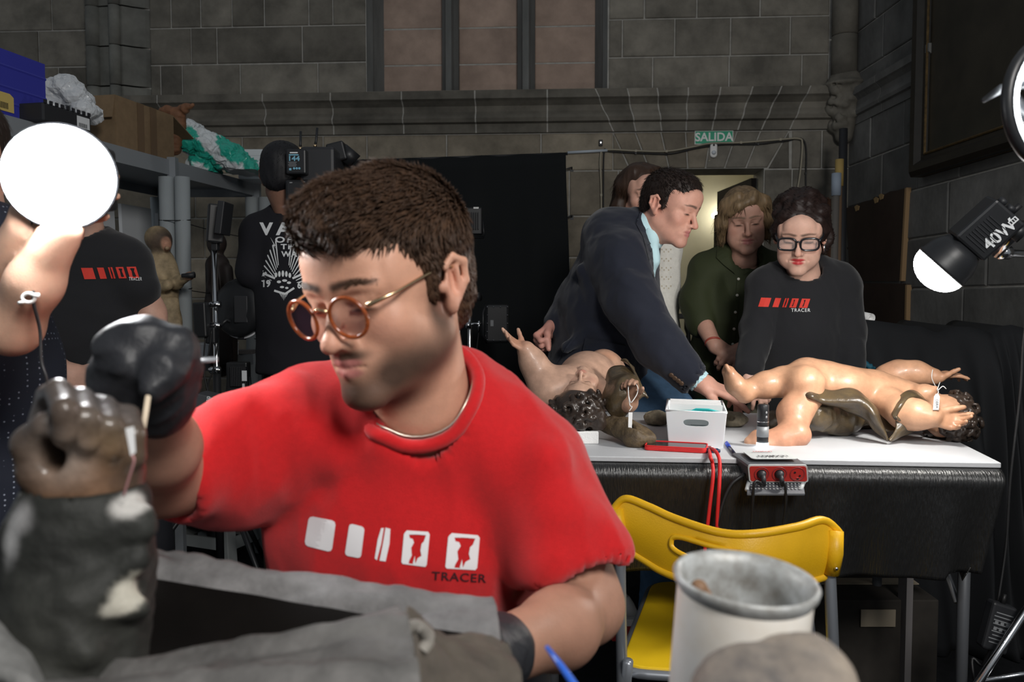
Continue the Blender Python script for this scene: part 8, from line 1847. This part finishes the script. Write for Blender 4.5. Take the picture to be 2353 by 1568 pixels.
# ---- poles standing in the corner
def corner_pole(label, x0, y0, x1, Y, r, mt, top=None, cat='pole'):
    a = at(x0, y0, Y); b = V(at(x1, 1000, Y).x, Y - .05, 0); t = thing('pole', label, cat, b, 'poles in the corner'); MB().cyl(a, b, r, n=12).build('shaft', mt, t, True)
    if top: MB().cyl(a + (b - a) * .0 + V(0, 0, .003), a + (b - a) * top[0], r * 1.35, n=12).build('wrapping', top[1], t, True)
    return t
corner_pole('tall black pole standing in the corner behind the sweatshirt wearer', 1938, 296, 1922, 4.3, .022, BLKP); t = corner_pole('wooden pole with yellow padded top standing in the right corner', 1929, 368, 1910, 4.2, .016, mat('pole_wood', (.16, .1, .06), .7), (.07, mat('yellow_padding', (.34, .24, .08), .8))); corner_pole('grey pole with pale blue wrap standing in the right corner', 1922, 400, 1898, 4.15, .018, mat('grey_pole', (.12, .11, .1), .6), (.06, mat('pale_blue_wrap', (.26, .31, .38), .7)))
pf = thing('picture_frame', 'brown wooden picture frame leaning on the wall behind the sweatshirt wearer', 'frame', V(at(1875, 700, 4.45).x, 4.45, 0)); q4 = [at(1835, 462, 4.5), at(1905, 458, 4.46), at(1905, 760, 4.4), at(1835, 760, 4.44)]
MB().prism([p + V(0, .02, 0) for p in q4], V(0, .01, 0)).build('backing', mat('tan_backing', (.2, .13, .08), .8, var=.3, vscale=9), pf)
for i in range(4): MB().tube([q4[i], q4[(i + 1) % 4]], .012, 6).build('frame_bar', mat('red_brown_wood', (.14, .06, .03), .5), pf)
MB().hexa([V(p.x, p.y + dy, 0) for p, dy in ((q4[3], .0), (q4[2], .0), (q4[2], .04), (q4[3], .04))], [V(p.x, p.y + dy, q4[3].z) for p, dy in ((q4[3], .0), (q4[2], .0), (q4[2], .04), (q4[3], .04))]).build('lower_panel', mat('red_brown_wood', (.14, .06, .03), .5), pf)
# ---- black drape over stored goods at the right
dp = thing('black_drape', 'black cloth draped over stored goods along the right wall', 'drape', V(1.6, 3.0, 0))
tops_ = [(1940, 738), (1975, 738), (2030, 745), (2080, 752), (2120, 754), (2165, 768), (2195, 758), (2225, 755), (2255, 764), (2272, 773), (2292, 760), (2318, 751), (2345, 753), (2400, 765), (2470, 770)]
tl3 = spline([at(x, y, 2.95 - .12 * i / 14) for i, (x, y) in enumerate(tops_)], 8)
def drp(s, t):
    p = sm_(tl3, s)
    if t < .15: k_ = t / .15; return V(p.x, p.y + .45 * (1 - k_) , p.z + .02 * (1 - k_) * math.sin(s * 30))
    k_ = (t - .15) / .85; f = .035 * math.sin(s * 44 + 1.5 * math.sin(s * 9)) + .025 * math.sin(s * 23 + 2)
    return V(p.x + .02 * math.sin(k_ * 5 + s * 12), p.y - .05 * math.sin(min(1, k_ * 6) * 1.57) - .22 * k_ + f * min(1, k_ * 2.5), p.z * (1 - k_) + .005)
MB().grid(drp, 110, 40).build('cloth', mat('black_drape_cloth', (.013, .014, .016), .85, spec=.3, bump=.2, bscale=300), dp, True, solid=.002)
MB().box((1.75, 3.2, .5), (.6, .3, .9)).build('covered_stack', BLKP, dp, bevel=.02)
rol = thing('paper_roll', 'white paper roll lying on the black drape against the board', 'roll', at(1985, 730, 3.05)); ra_, rb2 = at(1968, 724, 3.1), at(2002, 732, 3.02)
MB().tube([ra_, rb2], .018, 16, cap=False).build('outer_sheet', PAPER, rol, True, solid=.001); MB().tube([ra_, rb2], .011, 14, cap=False).build('inner_turn', PAPER, rol, True, solid=.001)
blu = MB().tube(spline([at(1975, 830, 2.78), at(1990, 838, 2.76), at(2002, 845, 2.755), at(2010, 846, 2.76)], 5), [.004, .006, .008, .01, .012, .012, .01, .009, .012, .013, .01, .008, .006, .005, .006, .004], 6).build('cloth_scrap', mat('teal_scrap', (.01, .09, .14), .7), None, True); tag(blu, 'small blue scrap of cloth lying on the black drape', 'scrap')
